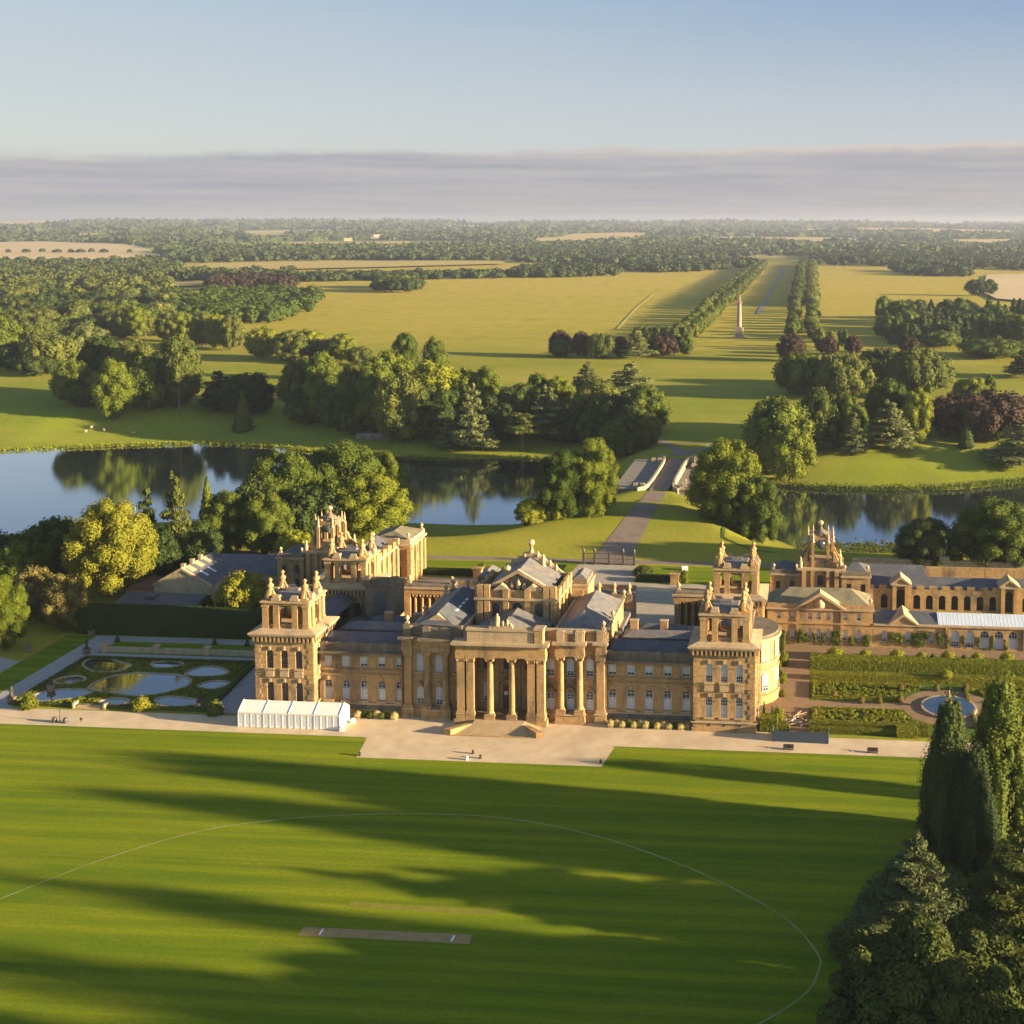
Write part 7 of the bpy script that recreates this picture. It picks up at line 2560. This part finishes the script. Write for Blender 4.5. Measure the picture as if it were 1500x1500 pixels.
for i, (px, py) in enumerate(((43, 1037), (207, 1040), (315, 1046))):
    p = at(px, py)
    topiary(DOME, p[0], p[1], 0.8, 3.4, 2.3, ('round golden topiary dome at the left end of the gravel edge', 'round golden topiary dome in the middle of the parterre front', 'round dark topiary dome nearest the marquee')[i], ('gold', 'gold', 'olive')[i])
p = at(133, 1037)
t = empty('parterre_steps', (p[0], p[1], 0), 0, 'white stone steps and balustrade between two topiary domes at the parterre front', 'steps')
MB().box(-3.4, 3.4, -0.8, 0.8, 0, 0.35, 0).box(-3.0, 3.0, -0.4, 0.8, 0.35, 0.7, 0).box(-3.8, -3.4, -0.9, 0.9, 0, 1.3, 0).box(3.4, 3.8, -0.9, 0.9, 0, 1.3, 0).box(3.8, 6.4, 0.3, 0.8, 0, 0.8, 0).build('step_block', MT['pale'], t)
for i, (px, py, h, lb) in enumerate(((127, 958, 2.6, 'dark statue on a plinth at the upper corner of the parterre'), (17, 1030, 2.6, 'dark statue on a plinth at the lower left corner of the parterre'), (291, 1038, 2.4, 'dark statue on a plinth at the lower right corner of the parterre'),
                                     (75, 1012, 1.4, 'small dark figure on the kerb of the left pool'), (134, 931, 1.9, 'dark urn figure at the head of the diagonal path'), (42, 955, 1.6, 'grey pedestal figure among the left terrace planting'))):
    p = at(px, py)
    t = empty('garden_statue', (p[0], p[1], 0), 0, lb, 'statue')
    MB().box(-0.6, 0.6, -0.6, 0.6, 0, 1.2, 0).box(-0.75, 0.75, -0.75, 0.75, 1.2, 1.4, 0).build('plinth', MT['grime'], t)
    figure_mb(0, 0, 1.4, h).build('figure', MT['dark'] if 'dark' in lb else MT['grime'], t)
for i, (px, py) in enumerate(((172, 940), (314, 944), (362, 946))):
    p = at(px, py)
    topiary(CONE, p[0], p[1], 0, 1.5, 3.0, 'small dark clipped cone on the upper parterre walk, the %s one' % ('left', 'middle', 'right')[i], 'dark')

# ------------------------------------------------------------------ lake margins, sheep, small buildings
def reeds(name, pts, label, seed, h=1.3, dens=5.0, width=3.0, leaf='box'):
    rng = np.random.default_rng(seed)
    P = []
    for (ax, ay), (bx, by) in zip(pts, pts[1:]):
        L = math.hypot(bx - ax, by - ay)
        n = int(L * dens)
        t = rng.random(n)
        cl = 0.5 + 0.5 * np.sin(t * L * 0.7 + rng.uniform(0, 6)) * np.sin(t * L * 0.23)
        keep = rng.random(n) < 0.35 + 0.65 * cl
        off = rng.normal(size=n) * width * 0.35
        nxn, nyn = -(by - ay) / L, (bx - ax) / L
        P.append(np.stack([ax + (bx - ax) * t + nxn * off, ay + (by - ay) * t + nyn * off], -1)[keep])
    P = np.concatenate(P)
    z = np.maximum(hmap(P[:, 0], P[:, 1]), LAKE_Z)
    k = 4
    P = np.repeat(np.column_stack([P, z]), k, 0) + rng.normal(size=(len(P) * k, 3)) * np.array([0.5, 0.5, 0.0])
    P[:, 2] += rng.uniform(0.1, h, len(P))
    N = norm(rng.normal(size=P.shape) + np.array([0.4, -0.6, 0.3]))
    v, f = leaf_quads(P, N, 0.42, rng)
    return tag(link(name, np_mesh(name, v, f, LF[leaf])), label, 'reeds', kind='stuff')


reeds('reeds', [(-450, 331), (-358, 340), (-313, 358), (-265, 372), (-227, 367), (-187, 352), (-157, 348), (-109, 345), (-74, 348)], 'dark fringe of reeds along the far left shore of the lake', 1)
reeds('reeds', [(45, 298), (69, 292), (100, 292), (132, 297), (165, 314), (200, 323)], 'bushy fringe of reeds along the far right shore of the lake', 2, 2.2, 9.0, 4.0, 'green')
reeds('lake_weed', [(62, 193), (74, 190), (88, 189), (100, 196)], 'olive mat of water weed along the near right shore of the lake', 3, 0.15, 40.0, 14.0, 'olive')
for i, (px, py) in enumerate(((125, 634), (134, 628), (152, 632), (196, 636))):
    x, y, z = ground(px, py)
    t = empty('sheep', (x, y, z), i * 1.3, ('pale sheep lowest of a group of three on the far bank', 'pale sheep uppermost of a group of three on the far bank', 'pale sheep at the right of a group of three on the far bank', 'pale sheep alone to the right of the other three on the far bank')[i], 'sheep')
    mb = MB()
    pr = [(0.05, 0.0)] + [(0.48 * math.sin(a), 0.75 - 0.75 * math.cos(a)) for a in np.linspace(0.25, math.pi - 0.2, 8)] + [(0.02, 1.5)]
    vs0 = MB().lathe(0, 0, pr, 10)
    mb.add([(v_[2] - 0.75, v_[1], 0.85 + v_[0]) for v_ in vs0.v], vs0.f, 0, True)
    hd = MB().lathe(0, 0, [(0.02, 0), (0.2, 0.1), (0.22, 0.3), (0.14, 0.55), (0.03, 0.62)], 8)
    mb.add([(0.6 + v_[2] * 0.8, v_[1], 1.25 + v_[0] - v_[2] * 0.25) for v_ in hd.v], hd.f, 0, True)
    for dx in (-0.5, 0.45):
        for dy in (-0.22, 0.22): mb.tube([(dx, dy, 0.6), (dx, dy, 0.3), (dx, dy, 0)], 0.1, 5, 0, 0.06)
    ob = mb.build('body', MT['wool'], t)
    ob.scale = (1.25, 1.25, 1.25)
x, y, z = ground(547, 642)
t = empty('stone_hut', (x, y, z), R(8), 'low pale stone hut with a rounded roof under the trees on the far shore', 'hut')
mb = MB()
L_ = 8.6
pts = [(-3, 0), (3, 0), (3, 1.6), (2.2, 2.6), (0.8, 3.1), (-0.8, 3.1), (-2.2, 2.6), (-3, 1.6)]
f_ = Fr(0, 0, EAST)
mb.fprism(pts, -L_, L_, f_, 0)
mb.box(-7.5, 7.5, -3.3, -3.0, 0, 0.9, 0)
mb.build('vault', MT['bridge'], t)
for x_ in (-5, 0, 5): MB().box(x_ - 0.8, x_ + 0.8, -3.08, -2.98, 0.2, 1.6, 0).build('doorway', MT['dark'], t)
p = at(1003, 835)
t = empty('white_crate', (p[0], p[1], 0), 0.3, 'small white lidded crate alone on the shaded courtyard lawn', 'crate')
MB().box(-0.9, 0.9, -0.6, 0.6, 0, 1.0, 0).box(-1.0, 1.0, -0.7, 0.7, 1.0, 1.15, 0).build('crate_body', MT['white'], t)

# grassy mound edge right of the drive
ribbon('ditch_edge', [ground(1063, 758)[:2], ground(1059, 787)[:2], ground(1080, 797)[:2], ground(1105, 806)[:2], ground(1135, 810)[:2]], 1.2, 0.08, MT['bedgreen'])

# ------------------------------------------------------------------ far fields and woods
FG = mat('ripe_wheat', (0.42, 0.30, 0.12), (0.50, 0.36, 0.15), 0.004, 0.95, 0.05, sx=0.3)
FP = mat('pale_stubble', (0.46, 0.35, 0.19), (0.52, 0.40, 0.23), 0.004, 0.95, 0.05, sx=0.3)
FM = mat('hay_meadow', (0.36, 0.28, 0.09), (0.40, 0.31, 0.11), 0.004, 0.95, 0.05, sx=0.3)
FIELDS = [
    ([(-60, 357), (60, 355), (180, 358), (225, 366), (246, 376), (200, 382), (120, 384), (-60, 385)], FP),
    ([(258, 399), (300, 388), (500, 384), (735, 383), (742, 388), (560, 393), (430, 396), (420, 402), (258, 404)], FM),
    ([(772, 352), (840, 344), (950, 341), (952, 350), (870, 358), (780, 357)], FG),
    ([(860, 366), (980, 364), (985, 369), (870, 371)], FG),
    ([(1445, 404), (1560, 402), (1560, 446), (1462, 441), (1440, 430)], FP),
    ([(-60, 325.5), (60, 324.5), (140, 325.5), (170, 328), (60, 331), (-60, 333)], FP),
    ([(1165, 338), (1260, 335), (1380, 336), (1490, 339), (1480, 344), (1330, 343), (1180, 341)], FG),
    ([(0, 334), (40, 333.5), (60, 335), (0, 337)], FP),
    ([(236, 416), (300, 413), (312, 419), (240, 423)], FM),
    ([(60, 420), (110, 417), (112, 425), (64, 428)], FM),
    ([(645, 341), (668, 340), (666, 343.5), (648, 344)], FG),
    ([(1150, 356), (1215, 353), (1220, 357), (1150, 359)], FG),
    ([(535, 348), (562, 346), (562, 352), (540, 352)], FP),
    ([(300, 344), (420, 341), (436, 346), (380, 350), (305, 350)], FM),
    ([(90, 345), (200, 342), (215, 347), (110, 350)], FG),
    ([(900, 335), (1010, 333.5), (1020, 338), (910, 340)], FP),
    ([(1240, 362), (1330, 360), (1340, 366), (1250, 368)], FM),
    ([(560, 333), (760, 331.5), (750, 336), (570, 337.5)], FP),
    ([(-40, 345), (60, 343), (66, 348), (-40, 351)], FM),
    ([(1380, 352), (1540, 352), (1540, 358), (1390, 358)], FG),
    ([(480, 357), (600, 355), (604, 360), (490, 362)], FG),
]
FW_ = []
for i, (pl, m_) in enumerate(FIELDS):
    wpoly = [ground(x, y)[:2] for x, y in pl]
    FW_.append(np.array(wpoly))
    drape('field', wpoly, 0.6 + 0.0012 * np.hypot(*(np.mean(wpoly, 0) - CAM[:2])) * 0.8, m_, step=40 if np.hypot(*np.mean(wpoly, 0)) < 6000 else 120)


def in_any(x, y, polys):
    r = np.zeros(len(x), bool)
    for Q in polys:
        c = np.zeros(len(x), bool)
        j = len(Q) - 1
        for i in range(len(Q)):
            with np.errstate(divide='ignore', invalid='ignore'):
                xi = (Q[j][0] - Q[i][0]) * (y - Q[i][1]) / (Q[j][1] - Q[i][1]) + Q[i][0]
            c ^= ((Q[i][1] > y) != (Q[j][1] > y)) & (x < xi)
            j = i
        r |= c
    return r


def woods(name, x, y, w, h, nleaf, seed, label, leaf='far', core=0.86):
    """a wood too far off to count: crowns as small clusters of leaf-masses, one object"""
    rng = np.random.default_rng(seed)
    n = len(x)
    z = hmap(x, y)
    d = norm(rng.normal(size=(n, nleaf, 3)))
    d[:, :, 2] = np.abs(d[:, :, 2]) * 1.1 - 0.25
    d = norm(d)
    r = np.stack([w * 0.5, w * 0.5, h * 0.55], -1)[:, None, :]
    c = np.stack([x, y, z + h * 0.45], -1)[:, None, :]
    P = (c + d * r * rng.uniform(0.8, 1.15, (n, nleaf, 1))).reshape(-1, 3)
    N = norm(d.reshape(-1, 3) + rng.normal(size=(n * nleaf, 3)) * 0.35)
    sz = np.repeat(w * 0.5 * math.sqrt(5.0 / nleaf), nleaf)
    parts = [leaf_quads(P, N, sz, rng, 0.75)]
    # cores
    cp, cf = lump_core(np.zeros(3), 1.0, 6, 4)
    V = (c + cp[None] * r * core).reshape(-1, 3)
    F = (cf[None] + (np.arange(n) * len(cp))[:, None, None]).reshape(-1, 4)
    parts.append((V, F))
    v, f = merge(parts)
    return tag(link(name, np_mesh(name, v, f, LF[leaf])), label, 'woodland', kind='stuff')


def px_region(polys, n, seed):
    """world points whose bases fall inside photo polygons"""
    rng = np.random.default_rng(seed)
    X, Y = [], []
    for pl, cnt in zip(polys, n):
        Q = np.array([ground(a, b)[:2] for a, b in pl])
        lo, hi = Q.min(0), Q.max(0)
        k_ = 0
        while k_ < cnt:
            xs, ys = rng.uniform(lo[0], hi[0], 400), rng.uniform(lo[1], hi[1], 400)
            m = in_any(xs, ys, [Q])
            X.append(xs[m][:cnt - k_]); Y.append(ys[m][:cnt - k_])
            k_ += m.sum()
    return np.concatenate(X), np.concatenate(Y)


rng = np.random.default_rng(77)
x, y = px_region([[(304, 423), (318, 412), (420, 413), (433, 420), (428, 426), (312, 427)]], [70], 21)
woods('wood', x, y, rng.uniform(17, 24, len(x)), rng.uniform(16, 20, len(x)), 100, 22, 'long purplish brown wood left of the oval clump in the golden field', 'copper')
x, y = px_region([[(240, 440), (330, 430), (460, 434), (472, 444), (455, 462), (400, 474), (330, 476), (250, 470)]], [230], 23)
woods('wood', x, y, rng.uniform(15, 21, len(x)), rng.uniform(13, 18, len(x)), 140, 24, 'tongue of dark wood reaching into the golden field at the left', 'green')
x, y = px_region([[(-60, 404), (120, 402), (240, 404), (250, 436), (200, 446), (-60, 446)]], [170], 25)
woods('wood', x, y, rng.uniform(18, 28, len(x)), rng.uniform(14, 20, len(x)), 120, 26, 'broken parkland wood at the left below the pale fields', 'olive')
x, y = px_region([[(436, 407), (600, 405), (755, 403), (757, 407), (600, 411), (440, 413)]], [150], 1)
woods('treeline', x, y, rng.uniform(15, 24, len(x)), rng.uniform(11, 16, len(x)), 90, 2, 'long thin belt of dark trees across the back of the golden field')
x, y = px_region([[(756, 398), (830, 394), (905, 396), (906, 404), (830, 407), (758, 407)], [(906, 392), (1010, 388), (1100, 384), (1112, 390), (1000, 400), (910, 398)]], [130, 220], 3)
woods('wood', x, y, rng.uniform(17, 27, len(x)), rng.uniform(13, 19, len(x)), 90, 4, 'wood closing the golden field left of the avenue end')
x, y = px_region([[(1192, 388), (1350, 392), (1500, 396), (1560, 398), (1560, 374), (1350, 372), (1190, 376)], [(1300, 396), (1420, 398), (1425, 406), (1340, 404)]], [750, 60], 5)
woods('wood', x, y, rng.uniform(18, 30, len(x)), rng.uniform(13, 19, len(x)), 70, 6, 'dark wood along the horizon side of the meadow right of the avenue')
x, y = px_region([[(-60, 388), (120, 386), (250, 384), (265, 396), (240, 410), (-60, 414)], [(255, 404), (430, 404), (430, 412), (310, 414), (250, 412)]], [330, 60], 7)
woods('wood', x, y, rng.uniform(20, 32, len(x)), rng.uniform(14, 20, len(x)), 80, 8, 'broken woods below the pale fields at the left')
x, y = px_region([[(240, 382), (260, 372), (420, 366), (640, 366), (800, 362), (960, 362), (1060, 366), (1100, 376), (900, 388), (745, 384), (500, 381), (300, 386)]], [1500], 9)
woods('wood', x, y, rng.uniform(24, 36, len(x)), rng.uniform(14, 20, len(x)), 50, 10, 'great belt of woodland behind the narrow hay field')
# the rest, out to the horizon
n = 15000
r = 3900 * np.exp(rng.random(n) * math.log(17500 / 3900))
th = rng.uniform(-0.66, 0.30, n)          # angle from north, west negative
x, y = CAM[0] + r * np.sin(th), CAM[1] + r * np.cos(th)
m = ~in_any(x, y, FW_)
# leave clearings
clear = np.sin(x / 620 + 1.7) * np.sin(y / 900 + x / 2100) > 0.52
m &= ~clear
x, y, r = x[m], y[m], r[m]
woods('far_woods', x, y, r * rng.uniform(0.005, 0.015, len(r)) * (0.7 + 0.6 * (np.sin(x / 330) * np.sin(y / 480) > 0)), rng.uniform(9, 15, len(r)), 20, 12, 'hazy woodland stretching to the horizon')
# hedgerow dots in the pale field
pts = [(12, 372), (38, 372), (62, 371), (84, 372), (104, 372), (118, 372), (134, 371), (152, 372), (190, 372)]
q = np.array([ground(a, b)[:2] for a, b in pts])
for i, (a, b) in enumerate(q):
    plant('small', 'dark', a, b, float(hmap(a, b)), 22 + 10 * (i % 2), 17, 'dark hedgerow tree dotted across the pale field at the left', 'hedgerow trees in the pale field')
# a few pale roofs far off
for i, (px, py) in enumerate(((288, 372), (510, 353), (553, 349), (706, 325))):
    a, b, c = ground(px, py)
    t = empty('farm_building', (a, b, c), 0.4 * i, ('pale farm building beside the pale field at the left', 'pale farm building lone in the far woods left of centre', 'pale barn in the far woods by a small clearing', 'pale building on the horizon near the middle')[i], 'building')
    mb = MB()
    s_ = 1 + i * 0.5
    mb.box(-14 * s_, 14 * s_, -6 * s_, 6 * s_, 0, 7 * s_, 0)
    mb.gable(-14.5 * s_, 14.5 * s_, -6.5 * s_, 6.5 * s_, 7 * s_, 11 * s_, 'x', 0, 0, 0)
    mb.build('barn_body', MT['pale'], t)

# ------------------------------------------------------------------ haze
hm = bpy.data.materials.new('haze_air')
hm.use_nodes = True
k = NT(hm.node_tree)
out = k.n('ShaderNodeOutputMaterial')
pv_ = k.n('ShaderNodeVolumePrincipled')
pv_.inputs['Color'].default_value = (0.42, 0.47, 0.60, 1)
pv_.inputs['Density'].default_value = 0.00006
pv_.inputs['Anisotropy'].default_value = 0.2
k.l(pv_, 0, out, 'Volume')
mb = MB().box(-24500, 16500, -1200, 24500, -30, 190, 0)
hz = mb.build('haze', hm)
hz['kind'] = 'stuff'
hz['label'] = 'thin summer haze over the park and woods'
